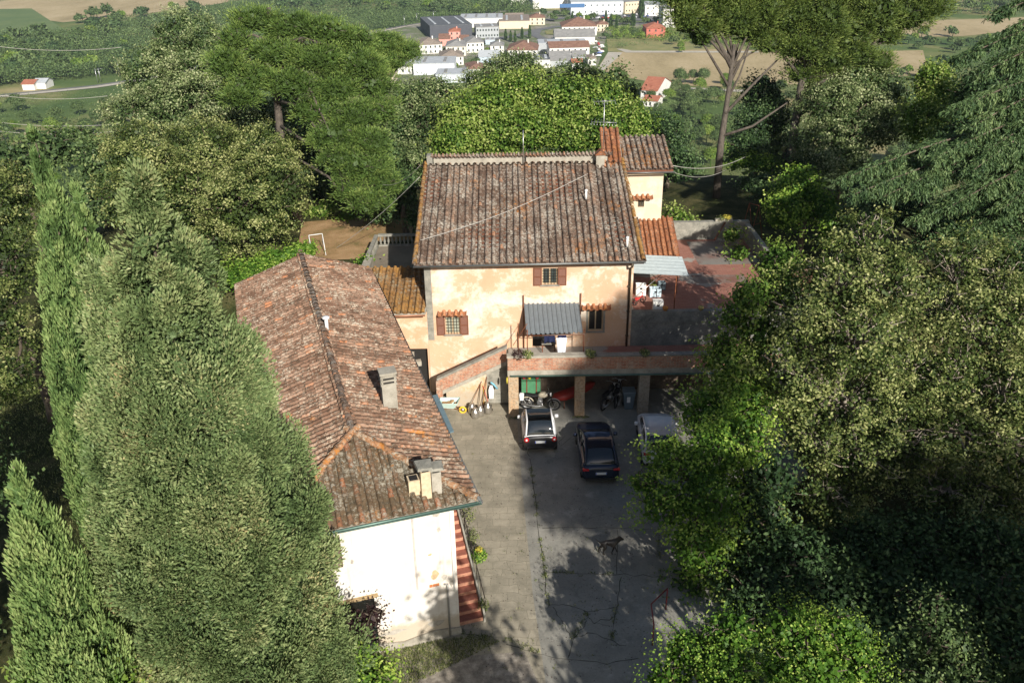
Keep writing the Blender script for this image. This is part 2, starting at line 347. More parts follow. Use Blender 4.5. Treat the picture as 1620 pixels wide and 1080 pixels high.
def crown_arrays(lobes, kind, R, dens=1., lsize=1., up=.3, ragged=.22):
    ls, cr, k, cpm, style = KIND[kind]; ls *= lsize
    A = []; T = []; B = []; TI = []
    L = np.array([l[:6] for l in lobes], float)
    for l in L:
        c, r = l[:3], l[3:6]
        area = 4 * PI * ((r[0]*r[1])**1.6/3 + (r[0]*r[2])**1.6/3 + (r[1]*r[2])**1.6/3) ** (1/1.6)
        nc = max(6, int(area * cpm * dens / (lsize ** 1.0)))
        d = sphere_dirs(nc, R); d = d[d[:, 2] > -.75]
        # lumpy outline
        ph = R.uniform(0, 6, 6)
        K_ = max(7, int(13 * min(1.6, r.max() / 1.6))); sd_ = sphere_dirs(K_, R); cosn = (d @ sd_.T); best = cosn.argmax(1); ang = np.arccos(np.clip(cosn.max(1), -1, 1)); a0 = 2.3 / math.sqrt(K_)
        amp = R.uniform(.75, 1.2, K_)[best]
        lump = .80 + (.16 + ragged * .7) * amp * np.sqrt(np.clip(1 - (ang / a0) ** 2, 0, 1)) - .05 + R.normal(0, ragged * .16, len(d))
        depth = 1 - np.abs(R.normal(0, .09, len(d)))
        cc = c + d * r * (lump * depth)[:, None]
        keep = np.ones(len(cc), bool)
        for o in L:
            if o is l: continue
            q = np.linalg.norm((cc - o[:3]) / o[3:6], axis=1); keep &= ~(q < .62)
        cc = cc[keep]; d = d[keep]
        nd = unit(d / r)
        ctint = R.uniform(.18, .68, len(cc)) + (R.uniform(-.12, .12, K_)[best])[keep]
        kk = k
        P = np.repeat(cc, kk, 0); N = np.repeat(nd, kk, 0)
        crr = cr * (lsize ** .6)
        off = R.normal(0, 1, P.shape) * crr * np.array([1, 1, .62]); 
        P2 = P + off
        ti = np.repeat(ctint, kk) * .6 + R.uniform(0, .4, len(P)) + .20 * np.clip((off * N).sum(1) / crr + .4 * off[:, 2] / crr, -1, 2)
        if style == 'leaf': a, t, b = leafset(P2, N + np.array([0, 0, up]), ls, .6, .75, R)
        else:
            a, t, b = tuftset(P2, unit(off + N * crr * .8 + np.array([0, 0, .7 * crr])), ls, ls * .2, R)
        A.append(a); T.append(t); B.append(b); TI.append(ti)
        # inner, larger leaves close the crown; crown shade put into their dark tint
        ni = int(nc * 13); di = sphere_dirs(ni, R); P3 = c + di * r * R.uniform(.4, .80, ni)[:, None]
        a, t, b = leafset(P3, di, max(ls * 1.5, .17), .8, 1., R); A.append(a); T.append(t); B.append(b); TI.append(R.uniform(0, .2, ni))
    return np.concatenate(A), np.concatenate(T), np.concatenate(B), np.clip(np.concatenate(TI), 0, 1)
def tree(name, label, cat, lobes, base, kind, trunk_r=.22, bark=None, group=None, seed=0, dens=1., lsize=1., limbs=True, ragged=.22, up=.3, trunk_pts=None, extra=None, zb=None):
    R = np.random.default_rng(seed + 11)
    bz = float(ground_z(base[0], base[1])) if zb is None else zb
    root = empty(name, (base[0], base[1], bz), label, cat, group)
    a, t, b, ti = crown_arrays(lobes, kind, R, dens, lsize, up, ragged)
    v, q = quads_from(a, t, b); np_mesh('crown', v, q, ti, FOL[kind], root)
    mb = MB(); L = np.array([l[:6] for l in lobes]); cen = L[:, :3].mean(0)
    if trunk_pts is None:
        top = np.array([cen[0], cen[1], cen[2]]); b0 = np.array([base[0], base[1], bz - .2])
        mid = b0 * .5 + top * .5 + np.append(R.normal(0, .15, 2), 0)
        tp = [b0, b0 * .75 + mid * .25 + np.array([.05, .02, 0]), mid, top]
    else: tp = [np.array(p, float) for p in trunk_pts]
    n = len(tp); mb.tube(tp, [trunk_r * (1.25 - .8 * i / (n - 1)) for i in range(n)], 9)
    if limbs:
        for l in L:
            s0 = tp[-2] * R.uniform(.3, .7) + tp[-1] * 1.0; s0 = tp[-2] + (tp[-1] - tp[-2]) * R.uniform(.1, .8)
            e = l[:3]; md = (s0 + e) / 2 + R.normal(0, .25, 3); mb.tube([s0, md, e], [trunk_r * .45, trunk_r * .3, trunk_r * .12], 6)
            for _ in range(16 if bark is not None else 8):
                dd = unit(R.normal(0, 1, 3)); dd[2] = abs(dd[2]) * .8; e2 = e + dd * l[3:6] * R.uniform(.8, 1.08)
                mb.tube([md * .3 + e * .7, (e + e2) / 2 + R.normal(0, .15, 3), e2 * .7 + e * .3 + R.normal(0, .12, 3), e2], [trunk_r * .15, trunk_r * .09, .022, .009], 5)
    if extra: extra(mb, R)
    mb.build('trunk', bark or M_BARK, root)
    return root
def lobe(px, py, Y, r, rz=None, ry=None):
    """crown mass seen at a pixel, at distance Y, with pixel radii turned to metres"""
    c = Py(px, py, Y); wdt = float((c - CAM) @ fw); R_ = r * wdt / FPX; Z_ = (rz or r) * wdt / FPX
    return (c[0], c[1], c[2], R_, (ry * wdt / FPX) if ry else (R_ + Z_) / 2, Z_)
def cone_tree(name, label, cat, base, zb, top, prof, kind, seed=0, n=40000, tuft=(.22, .07), lean=None, core=.8, group=None, flute=5, out=.7, trunk_r=.25, ragged=.12, clump=(.5, 170), lift=.3, lumpy=1.):
    """prof: list of (height fraction, radius)"""
    R = np.random.default_rng(seed + 5)
    base = np.array([base[0], base[1], zb]); top = np.array(top, float)
    root = empty(name, tuple(base), label, cat, group)
    hf = np.array([p[0] for p in prof]); rf = np.array([p[1] for p in prof])
    Ht = top[2] - base[2]; k = int(clump[1]); nc = n // k; rb0 = clump[0]
    hh = (np.arange(nc * 6) * .61803) % 1; keep = R.uniform(0, rf.max(), nc * 6) < np.interp(hh, hf, rf) + .05; hh = hh[keep][:nc]
    th = R.uniform(0, 2 * PI, len(hh)); r = np.interp(hh, hf, rf); ph = R.uniform(0, 6, 8)
    r = r * (1 + ragged * (np.sin(th * flute + ph[0] + hh * 4) + .8 * np.sin(th * 3 + hh * Ht * 1.3 + ph[1]) * np.sin(hh * Ht * .8 + ph[2]))) + (np.abs(R.normal(0, .30, len(hh))) - .25) * rb0 * lumpy
    ax = base[None] + (top - base)[None] * hh[:, None]
    od = np.stack([np.cos(th), np.sin(th), np.zeros_like(th)], 1)
    rb = rb0 * R.uniform(.6, 1.35, len(hh)) * np.clip(r / (rb0 * 2.2), .45, 1)
    cc = ax + od * np.maximum(r - rb * .55, 0)[:, None]
    I = np.repeat(np.arange(len(cc)), k); O = od[I]; d = unit(R.normal(0, 1, (len(I), 3)) + O * .75 + [0, 0, .45 * lift])
    st = np.array([1, 1, 1 + .9 * lift]); P = cc[I] + d * (rb[I] * R.uniform(.55, 1.05, len(I)))[:, None] * st
    lt_ = R.uniform(.12, .62, len(cc)); lt_[R.random(len(cc)) < .018] = .86
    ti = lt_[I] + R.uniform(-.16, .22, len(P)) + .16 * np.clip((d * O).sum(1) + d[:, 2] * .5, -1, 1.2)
    dd = d * out + np.array([0, 0, .45 + lift]) + R.normal(0, .3, P.shape)
    a, t, b = tuftset(P, dd, tuft[0], tuft[1], R)
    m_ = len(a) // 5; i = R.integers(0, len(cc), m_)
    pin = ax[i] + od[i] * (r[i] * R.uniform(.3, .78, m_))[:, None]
    a2, t2, b2 = leafset(pin, od[i], .34, .8, .7, R)  # inner fill, tinted dark below to paint shade in the gaps
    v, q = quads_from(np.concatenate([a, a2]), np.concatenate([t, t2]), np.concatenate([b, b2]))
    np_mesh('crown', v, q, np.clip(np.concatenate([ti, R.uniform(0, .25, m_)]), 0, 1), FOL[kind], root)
    MB().tube([base - [0, 0, .2], base * .5 + top * .5, top - (top - base) * .03], [trunk_r, trunk_r * .5, .02], 8).build('trunk', M_BARK, root)
    return root
# ================================================================ GROUND
def grid_ground():
    ys = np.concatenate([np.arange(-10, 70, 2.), np.arange(70, 320, 7.), np.arange(320, 1300, 40.), np.arange(1300, 7001, 300.)])
    s = np.linspace(-1, 1, 81); xs0 = np.sign(s) * np.abs(s) ** 2
    V = []; 
    for y in ys:
        w_ = max(140, y * 1.1)
        for x in xs0 * w_: V.append((x, y, float(ground_z(x, y))))
    n = 81; F = [(j*n+i, j*n+i+1, (j+1)*n+i+1, (j+1)*n+i) for j in range(len(ys)-1) for i in range(n-1)]
    mb = MB(); mb.add(V, F, True); o = mb.build('ground', M_GROUND); tag(o, kind='structure'); return o
grid_ground()
def sheet(name, pts, mat, z=None, lift=.004, kind='structure'):
    mb = MB(); mb.add([(p[0], p[1], (p[2] if z is None else z) + lift) for p in pts], [list(range(len(pts)))]); return tag(mb.build(name, mat), kind=kind)
sheet('courtyard_paving', [(-9, 16), (1.2, 16), (.6, 24), (.35, 30), (.1, 38.6), (-9, 41.5)], M_PAVE, 0, .004)
def concrete_mesh():
    sheet('courtyard_concrete', [(1.2, 16), (8.2, 16), (8.8, 27), (12.5, 31), (12.5, 38.6), (.1, 38.6), (.35, 30), (.6, 24)], M_CONC, 0, .004)
concrete_mesh()
M_JOINT = plain('joint_dirt', (.062, .062, .045), .95, 0, .3)
def joints():
    R = random.Random(3); mb = MB()
    lines = [[(838, 725), (848, 800), (862, 905), (868, 960)], [(868, 905), (975, 908), (1060, 912)], [(858, 835), (975, 835), (1040, 838)],
             [(975, 835), (977, 908)], [(982, 912), (976, 955), (968, 1012)], [(868, 955), (900, 957), (930, 968), (972, 960)],
             [(925, 968), (940, 985), (975, 975)], [(905, 1010), (935, 1000), (990, 1022)], [(838, 722), (830, 690)], [(875, 960), (890, 985), (905, 1010), (900, 1040)],
             [(930, 968), (928, 985), (905, 1010)], [(940, 985), (965, 990)], [(800, 1020), (860, 1035), (960, 1050), (1010, 1040)], [(720, 1000), (780, 1008)]]
    for ln in lines:
        pts = []
        for (a, b) in zip(ln[:-1], ln[1:]):
            for k in range(6): pts.append(Pz(a[0] + (b[0]-a[0])*k/6, a[1] + (b[1]-a[1])*k/6))
        pts.append(Pz(*ln[-1])); q = []
        for i, p in enumerate(pts):
            t = pts[min(i+1, len(pts)-1)] - pts[max(i-1, 0)]; t = t[:2] / np.linalg.norm(t[:2]); nrm = np.array([-t[1], t[0]])
            j = R.gauss(0, .03); wd = R.uniform(.005, .018); q.append((p[:2] + nrm * (j - wd), p[:2] + nrm * (j + wd)))
        for (a, b), (c, d) in zip(q[:-1], q[1:]): mb.quad((*a, .009), (*c, .009), (*d, .009), (*b, .009))
    tag(mb.build('pavement_joints', M_JOINT), kind='structure')
joints()

# ================================================================ ROOF TILES
def tile_roof(name, org, ex, ez, W, Ls, inside, mat, parent, sp=.34, course=.36, r=.085, seed=0, redrow=True, wave=.02):
    """org: lower-left eave corner, ex: unit vector along the eave, ez: unit vector up the slope; one mesh of pan and cover tiles"""
    R = np.random.default_rng(seed); ex = np.array(ex, float); ez = np.array(ez, float); nn = np.cross(ex, ez); org = np.array(org, float)
    if nn[2] < 0: nn = -nn
    V = []; Q = []; TI = []; k = 0
    A = np.linspace(-.12, PI + .12, 7)
    ncol = int(W / sp) + 1; nrow = int(Ls / course) + 1
    coltint = np.clip(R.normal(.5, .3, ncol + 1), 0, 1)
    coloff = R.normal(0, .012, ncol + 1)
    for i in range(ncol + 1):
        sx = i * sp + coloff[i]
        drift = 0
        for j in range(nrow):
            t = j * course; drift += R.normal(0, .006)
            ti = .45 * coltint[i] + .55 * R.uniform(0, 1)
            if redrow and j == 0: ti = R.uniform(.6, 1)
            if R.random() < .03: ti = 1.
            sag = wave * math.sin(sx * .9 + seed) * math.sin(t * .8)
            if inside(sx, t + course * .5):
                r0 = r * R.uniform(.95, 1.06); r1 = r0 * .82; yaw = R.normal(0, .012)
                for (tt, rr, hz) in ((t - .04, r0, .045), (t + course + .02, r1, .012)):
                    c = org + ex * (sx + drift + yaw * (tt - t)) + ez * tt + nn * (hz + sag)
                    for a in A: V.append(c + ex * (rr * math.cos(a)) + nn * (rr * .95 * math.sin(a)))
                for a in range(6): Q.append((k+a, k+a+1, k+7+a+1, k+7+a)); TI.append(ti)
                k += 14
            # pan tile between two covers, tint lowered to paint the gap shadow
            px = sx + sp / 2
            if inside(px, t + course * .5):
                ti = .3 * coltint[i] + .3 * R.uniform(0, .9)
                for (tt, hz) in ((t - .02, .03), (t + course + .02, 0.0)):
                    c = org + ex * px + ez * tt + nn * (hz + sag - .0)
                    for xx, zz in ((-sp*.5, .03), (-sp*.22, -.035), (sp*.22, -.035), (sp*.5, .03)): V.append(c + ex * xx + nn * zz)
                for a in range(3): Q.append((k+a, k+a+1, k+4+a+1, k+4+a)); TI.append(ti)
                k += 8
    return np_mesh(name, np.array(V), np.array(Q), np.array(TI), mat, parent)
def ridge_tiles(name, p0, p1, mat, parent, r=.12, course=.34, seed=1):
    R = np.random.default_rng(seed); p0 = np.array(p0, float); p1 = np.array(p1, float); d = p1 - p0; L = np.linalg.norm(d); d /= L
    s = unit(np.cross(d, [0, 0, 1.])); n = np.cross(s, d); V = []; Q = []; TI = []; k = 0
    for j in range(int(L / course) + 1):
        j0 = R.normal(0, .012, 3)
        for tt, rr, hz in ((j*course - .03, r*1.05, .05), (j*course + course + .02, r*.85, .02)):
            c = p0 + d * tt + n * hz + j0
            for a in np.linspace(-.2, PI + .2, 8): V.append(c + s * rr * math.cos(a) + n * rr * math.sin(a))
        ti = R.uniform(.3, 1)
        for a in range(7): Q.append((k+a, k+a+1, k+8+a+1, k+8+a)); TI.append(ti)
        k += 16
    return np_mesh(name, np.array(V), np.array(Q), np.array(TI), mat, parent)
def wall_holes(mb, x0, x1, z0, z1, y, th, holes):
    """wall in the plane Y=y facing -Y with rectangular openings (hx0,hx1,hz0,hz1)"""
    xs = sorted({x0, x1, *[h[0] for h in holes], *[h[1] for h in holes]}); zs = sorted({z0, z1, *[h[2] for h in holes], *[h[3] for h in holes]})
    for a, b in zip(xs[:-1], xs[1:]):
        for c, d in zip(zs[:-1], zs[1:]):
            mx, mz = (a+b)/2, (c+d)/2
            if any(h[0] < mx < h[1] and h[2] < mz < h[3] for h in holes): continue
            mb.quad((a, y, c), (b, y, c), (b, y, d), (a, y, d))
    for h in holes:
        a, b, c, d = h
        mb.quad((a, y, c), (a, y+th, c), (b, y+th, c), (b, y, c)); mb.quad((a, y, d), (b, y, d), (b, y+th, d), (a, y+th, d))
        mb.quad((a, y, c), (a, y, d), (a, y+th, d), (a, y+th, c)); mb.quad((b, y, c), (b, y+th, c), (b, y+th, d), (b, y, d))
M_GLASS = plain('window_glass', (.05, .065, .06), .08, 0, .3, 2, .8)
M_CURT = plain('pale_curtain_glass', (.36, .38, .30), .3, 0, .15, 3, .5)
def window(root, x0, x1, z0, z1, y, glass=None, shutters=True, grille=True, roofed=False, sill=True, sw=.40):
    g = MB().box(x0 + .03, x1 - .03, y + .14, y + .17, z0 + .03, z1 - .03).build('window', glass or M_GLASS, root)
    fr = MB(); t = .05
    for b in ((x0, x0+t, z0, z1), (x1-t, x1, z0, z1), ((x0+x1)/2 - .03, (x0+x1)/2 + .03, z0+t, z1-t), (x0+t, x1-t, z0, z0+t), (x0+t, x1-t, z1-t, z1)): fr.box(b[0], b[1], y + .10, y + .138, b[2], b[3])
    fr.build('frame', M_FRAME, g)
    if grille:
        gr = MB()
        for i in range(1, 5): x = x0 + (x1 - x0) * i / 5; gr.box(x - .009, x + .009, y + .03, y + .045, z0, z1)
        for i in range(1, 6): z = z0 + (z1 - z0) * i / 6; gr.box(x0, x1, y + .046, y + .06, z - .009, z + .009)
        gr.build('grille', M_IRON, g)
    if sill: MB().box(x0 - .1, x1 + .1, y - .07, y + .1, z0 - .07, z0 - .003).build('sill', M_STONE, g)
    if shutters:
        for s in (-1, 1):
            a, b = (x0 - sw - .02, x0 - .02) if s < 0 else (x1 + .02, x1 + sw + .02)
            mb = MB(); mb.box(a, a+.05, y-.055, y-.01, z0-.03, z1+.03); mb.box(b-.05, b, y-.055, y-.01, z0-.03, z1+.03)
            for zz in (z0-.03, (z0+z1)/2-.03, z1-.03): mb.box(a+.05, b-.05, y-.053, y-.012, zz, zz+.06)
            nz = 14
            for i in range(nz):
                z = z0 + .03 + (z1 - z0 - .06) * (i + .5) / nz
                mb.add([(a+.05, y-.05, z-.028), (b-.05, y-.05, z-.028), (b-.05, y-.018, z+.022), (a+.05, y-.018, z+.022), (a+.05, y-.045, z-.034), (b-.05, y-.045, z-.034), (b-.05, y-.012, z+.016), (a+.05, y-.012, z+.016)],
                       [(0,1,2,3), (7,6,5,4), (0,4,5,1)])
            mb.build('shutter', M_WOOD, root)
    if roofed:
        o = np.array([x0 - .30, y - .30, z1 + .11]); th = rad(26)
        tile_roof('window_tile_hood', o, (1, 0, 0), (0, math.cos(th), math.sin(th)), x1 - x0 + .6, .33, lambda s, t: 0 <= s <= x1 - x0 + .62, M_TILE_R, root, .27, .36, .09, 3, True, 0)
    return g

# ================================================================ MAIN HOUSE
YF = 38.6; HX0, HX1 = -4.06, 5.76; TH = rad(17); TT = math.tan(TH)
house = empty('farmhouse', (.8, YF, 0), 'peach plastered old farmhouse with a big brown tiled roof, behind the courtyard', 'farmhouse')
W1 = (1.47, 2.19, 5.72, 6.55); W2 = (-3.2, -2.51, 3.2, 4.17); W3 = (3.69, 4.40, 3.25, 4.38); DOOR = (1.0, 2.05, 2.42, 4.35)
mb = MB(); ZE = 6.95
wall_holes(mb, HX0, HX1, 0, ZE, YF, .3, [W1, W2, W3, DOOR, (2.2, 3.1, 0.0, 2.0)])
YB = 53.5; zr = ZE + (46.2 - YF) * TT
for x in (HX0, HX1): mb.add([(x, YF, 0), (x, YB, 0), (x, YB, ZE), (x, 46.2, zr), (x, YF, ZE)], [(0,1,2,3,4)])
mb.quad((HX0, YB, 0), (HX1, YB, 0), (HX1, YB, ZE), (HX0, YB, ZE))
mb.build('wall', M_PEACH, house)
MB().box(HX0 - .012, HX0 + .30, YF - .012, YF + .2, 2.9, ZE - .05).build('corner_stones', M_STONE, house)
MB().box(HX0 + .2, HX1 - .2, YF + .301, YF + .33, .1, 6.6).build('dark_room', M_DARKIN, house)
# roof
ov = .5; re = np.array([-4.47, YF - ov, 6.98]); rl = (46.2 - (YF - ov)) / math.cos(TH)
mb = MB(); z_e = re[2]
und = [(-4.45, YF - ov + .03, z_e - .10), (6.15, YF - ov + .03, z_e - .10), (6.0, 46.2, z_e - .10 + (46.2 - YF + ov) * TT), (-4.45, 46.2, z_e - .10 + (46.2 - YF + ov) * TT)]
mb.prism(und, (0, 0, .09)); zr2 = und[2][2]
und2 = [(-4.45, 46.2, zr2), (6.0, 46.2, zr2), (6.0, 54, zr2 - 7.8 * TT), (-4.45, 54, zr2 - 7.8 * TT)]
mb.prism(und2, (0, 0, .09)); mb.build('roof_deck', M_WOOD, house)
roofw = 10.62
tile_roof('roof', re + [0, -.02, .02], (1, 0, 0), (0, math.cos(TH), math.sin(TH)), roofw, rl, lambda s, t: -.05 <= s <= roofw - .14 * t / rl, M_TILE, house, .335, .35, .10, 2)
tile_roof('roof', np.array([5.9, 54, zr2 - 7.8*TT + .12]), (-1, 0, 0), (0, -math.cos(TH), math.sin(TH)), 10.3, 8.1, lambda s, t: True, M_TILE, house, .335, .35, .10, 4)
# orange verge tiles at both rakes
for x in (-4.44, 6.12): ridge_tiles('verge_tiles', (x, YF - ov, z_e + .06), (x - (.12 if x > 0 else 0), 46.1, z_e + .06 + (46.1 - YF + ov) * TT), M_TILE_Y, house, .11, .36, int(x*7) % 9 + 1)
# low ridge wall with tile coping
zt = zr2 + .1
mb = MB(); mb.box(-4.0, 5.2, 46.2, 46.5, zt - .1, zt + .46); rw = mb.build('ridge_wall', M_CEM, house)
MB().box(.82, .9, 46.14, 46.2, zt, zt + .42).build('joint', M_DARKIN, rw)
tile_roof('ridge_coping', (-4.1, 46.08, zt + .44), (1, 0, 0), (0, math.cos(.35), math.sin(.35)), 9.5, .2, lambda s, t: s < 9.5 and t < .2, M_TILE, house, .2, .3, .06, 7, True, 0)
MB().box(-4.35, -4.05, 46.1, 46.6, zt - .05, zt + .55).build('ridge_block', M_STONE, house)
# gutter + downpipe
def gutter(mb, p0, p1, r=.075):
    p0 = np.array(p0, float); p1 = np.array(p1, float); d = unit(p1 - p0); s = unit(np.cross(d, [0, 0, 1.])); R_ = []
    for p in (p0, p1):
        ring = [p + s * r * math.cos(a) + np.array([0, 0, r * math.sin(a)]) for a in np.linspace(PI, 2*PI, 7)] + [p + s * (r-.012) * math.cos(a) + np.array([0, 0, (r-.012) * math.sin(a) + .002]) for a in np.linspace(2*PI, PI, 7)]
        R_.append(ring)
    mb.loft(R_)
mb = MB(); gutter(mb, (-4.5, YF - ov - .1, z_e - .0), (6.2, YF - ov - .1, z_e + .07)); mb.build('gutter', M_GUT, house)
mb = MB(); mb.tube([(5.62, YF - .5, z_e - .05), (5.62, YF - .45, z_e - .25), (5.60, YF - .07, z_e - .45), (5.58, YF - .07, 2.45)], .055, 8)
for z in (3, 4.3, 5.6): mb.box(5.51, 5.65, YF - .14, YF, z, z + .04)
mb.build('downpipe', M_PIPE, house)
window(house, *W1, YF, M_GLASS); window(house, *W2, YF, M_CURT, roofed=True); 
window(house, *W3, YF, M_DARKIN, shutters=False, grille=False, roofed=True)
mb = MB(); mb.box(3.59, 3.68, YF-.02, YF+.1, 3.2, 4.42); mb.box(4.41, 4.5, YF-.02, YF+.1, 3.2, 4.42); mb.build('stone_surround', M_STONE, house)
d = MB().box(DOOR[0], DOOR[1], YF + .15, YF + .2, DOOR[2], DOOR[3]).build('door', M_DARKIN, house)
MB().box(DOOR[0] - .12, DOOR[1] + .12, YF - .02, YF + .14, DOOR[3], DOOR[3] + .14).build('lintel', M_STONE, house)
MB().box(2.2, 3.1, YF + .15, YF + .2, .01, 2.0).build('door', M_WOOD, house)
# roof vents, cable across the roof
def on_roof(px, py, lift=.1):
    v = ray(px, py); n_ = np.array([0, -math.sin(TH), math.cos(TH)]); o = re + [0, 0, lift]; t = ((o - CAM) @ n_) / (v @ n_); return CAM + v * t
for px, py, h in ((927, 315, .42), (992, 390, .42)):
    p = on_roof(px, py); vb = MB(); vb.tube([p, p + [0, 0, h]], .055, 10); vb.lathe(p + [0, 0, h], [(.08, 0), (.08, .05), (.03, .08)], 10); vb.build('vent_pipe', M_WHITE, house)
pts = [on_roof(665 + (930 - 665) * t, 380 + (275 - 380) * t - 9 * math.sin(PI * t * 1.0) * -1, .19 + .02 * math.sin(t * 20)) for t in np.linspace(0, 1, 24)]
tag(MB().tube(pts, .014, 5).build('roof_cable', M_CABLE), 'pale cable running diagonally across the big brown tiled roof', 'cable')
pts = [on_roof(668 + (932 - 668) * t, 384 + (272 - 384) * t + 9 * math.sin(PI * t), .2) for t in np.linspace(0, 1, 24)]
# chimney on ridge (left of tower)
c0 = Py(949, 258, 46.0)
mb = MB(); mb.box(c0[0] - .22, c0[0] + .22, 45.75, 46.19, 8.9, 9.98); ch = mb.build('chimney', M_CEM, house)
MB().add([(c0[0]-.3, 45.7, 9.98), (c0[0]+.3, 45.7, 9.98), (c0[0]+.3, 46.25, 9.98), (c0[0]-.3, 46.25, 9.98), (c0[0], 45.7, 10.25), (c0[0], 46.25, 10.25)], [(0,1,4), (2,3,5), (1,2,5,4), (3,0,4,5), (3,2,1,0)]).build('cap', M_TILE_R, ch)

# tower (part of the house)
TX0, TX1, TY0, TY1 = 6.05, 8.2, 46.0, 49.0
mb = MB(); tw = (6.78, 7.1, 7.15, 7.55)
twp = Py(1014, 322, TY0); tw = (twp[0] - .17, twp[0] + .17, twp[2] - .2, twp[2] + .2)
wall_holes(mb, TX0, TX1, 2.9, 9.05, TY0, .25, [tw])
mb.quad((TX0, TY0, 2.9), (TX0, TY1, 2.9), (TX0, TY1, 10.), (TX0, TY0, 9.05)); mb.quad((TX1, TY0, 2.9), (TX1, TY1, 2.9), (TX1, TY1, 9.9), (TX1, TY0, 9.05)); mb.quad((TX0, TY1, 2.9), (TX1, TY1, 2.9), (TX1, TY1, 9.9), (TX0, TY1, 9.9))
mb.build('tower_wall', M_TOWER, house)
window(house, *tw, TY0, M_CURT, shutters=False, grille=True, roofed=True, sill=False)
th2 = rad(16); o = np.array([5.25, TY0 - .45, 9.22])
mb = MB(); mb.prism([(5.3, TY0-.42, 9.1), (8.62, TY0-.42, 9.1), (8.62, TY1-.1, 9.1 + (TY1-TY0+.3)*math.tan(th2)), (5.3, TY1-.1, 9.1 + (TY1-TY0+.3)*math.tan(th2))], (0, 0, .1)); mb.build('roof_deck', M_WOOD, house)
tile_roof('tower_roof', o, (1, 0, 0), (0, math.cos(th2), math.sin(th2)), 3.4, 3.2, lambda s, t: s < 3.42, M_TILE, house, .30, .35, .10, 12)
# steep red tiled gable strip to the left of the tower roof
a = Py(958, 262, 46.0); b_ = Py(975, 212, 48.2)
dirv = unit(np.array([0, b_[1] - 45.9, b_[2] - 9.35]))
tile_roof('red_tile_strip', (a[0] - .1, 45.75, 9.3), (1, 0, 0), dirv, .95, 3.0, lambda s, t: s < .96, M_TILE_R, house, .3, .35, .10, 14)
MB().prism([(a[0]-.1, 45.9, 9.0), (a[0]+.95, 45.9, 9.0), (a[0]+.95, 48.6, 9.0 + 2.7*dirv[2]/dirv[1]), (a[0]-.1, 48.6, 9.0 + 2.7*dirv[2]/dirv[1])], (0, 0, .2)).build('strip_support', M_CEM, house)
p = Py(996, 222, 49.); mb = MB(); mb.box(p[0]-.25, p[0]+.2, 48.8, 49.3, 9.4, p[2]+.1); mb.build('back_chimney', M_RUST, house)
gp = MB(); gutter(gp, (5.25, TY0-.52, 9.1), (8.68, TY0-.52, 9.12), .06); gp.build('gutter', M_GUT, house)

# antennas
def antenna(name, px, py0, py1, Y, label, beams):
    a = Py(px, py0, Y); b = Py(px, py1, Y); b[0] = a[0]
    r = empty(name, tuple(a), label, 'antenna'); MB().tube([a, b], .022, 6).build('mast', M_METAL, r)
    for (f, L, ang, n_) in beams:
        c = a + (b - a) * f; d = np.array([math.cos(ang), math.sin(ang), 0.]); s_ = np.array([-d[1], d[0], 0]); mb = MB(); mb.tube([c - d * L * .5, c + d * L * .5], .014, 5)
        for k in range(n_):
            q = c + d * L * (k / (n_ - 1) - .5); mb.tube([q - s_ * .22 - [0, 0, .12], q + s_ * .22 + [0, 0, .12]], .009, 4)
        mb.build('boom', M_METAL, r)
    return r
antenna('roof_antenna', 828, 258, 206, 46.1, 'thin bare metal mast standing at the middle of the roof ridge', [])
antenna('tv_antenna', 954, 236, 158, 46.1, 'tall television antenna with two tiers of booms above the ridge chimney', [(.97, 1.1, .1, 6), (.55, 1.3, -.25, 9)])
antenna('tv_antenna', 1006, 246, 222, 48.9, 'small tilted television antenna beside the tower roof', [(.9, .8, .5, 6)])

# ---- metal awning on posts above the door
aw = empty('metal_awning', (.6, YF, 2.42), 'grey corrugated metal awning on rusty poles over the balcony door', 'awning')
A0, A1, A2, A3 = np.array([.6, YF - .05, 4.75]), np.array([3.2, YF - .05, 4.75]), np.array([3.33, 37.25, 3.82]), np.array([.68, 37.25, 3.76])
mb = MB(); N = 72; vs = []; 
for th_ in (0, .012):
    for i in range(N + 1):
        f = i / N; ph = (f * 12) % 1; h = .055 * (1 if ph < .22 else 0) 
        vs += [A0 + (A1 - A0) * f + [0, 0, h + th_], A3 + (A2 - A3) * f + [0, 0, h + th_]]
fs = [(2*i, 2*i+2, 2*i+3, 2*i+1) for i in range(N)]; k = 2*(N+1); fs += [(k+2*i, k+2*i+1, k+2*i+3, k+2*i+2) for i in range(N)]
mb.add(vs, fs); mb.build('corrugated_sheet', plain('grey_sheet_metal', (.20, .22, .23), .45, .4, .1), aw)
for (x, y, z0, z1) in ((.58, YF - .12, 2.42, 5.25), (3.3, YF - .12, 4.2, 5.3), (.72, 37.28, 2.45, 4.0), (3.38, 37.28, 2.45, 4.0), (.3, 37.6, 2.45, 4.2)):
    MB().tube([(x, y, z0), (x, y, z1)], .025, 6).build('pole', M_RUST, aw)
MB().tube([(.72, 37.28, 3.7), (3.38, 37.28, 3.72)], .02, 6).build('crossbar', M_RUST, aw)
MB().tube([(.05, 37.3, 3.2), (.72, 37.35, 4.3)], .014, 5).build('brace', M_RUST, aw)

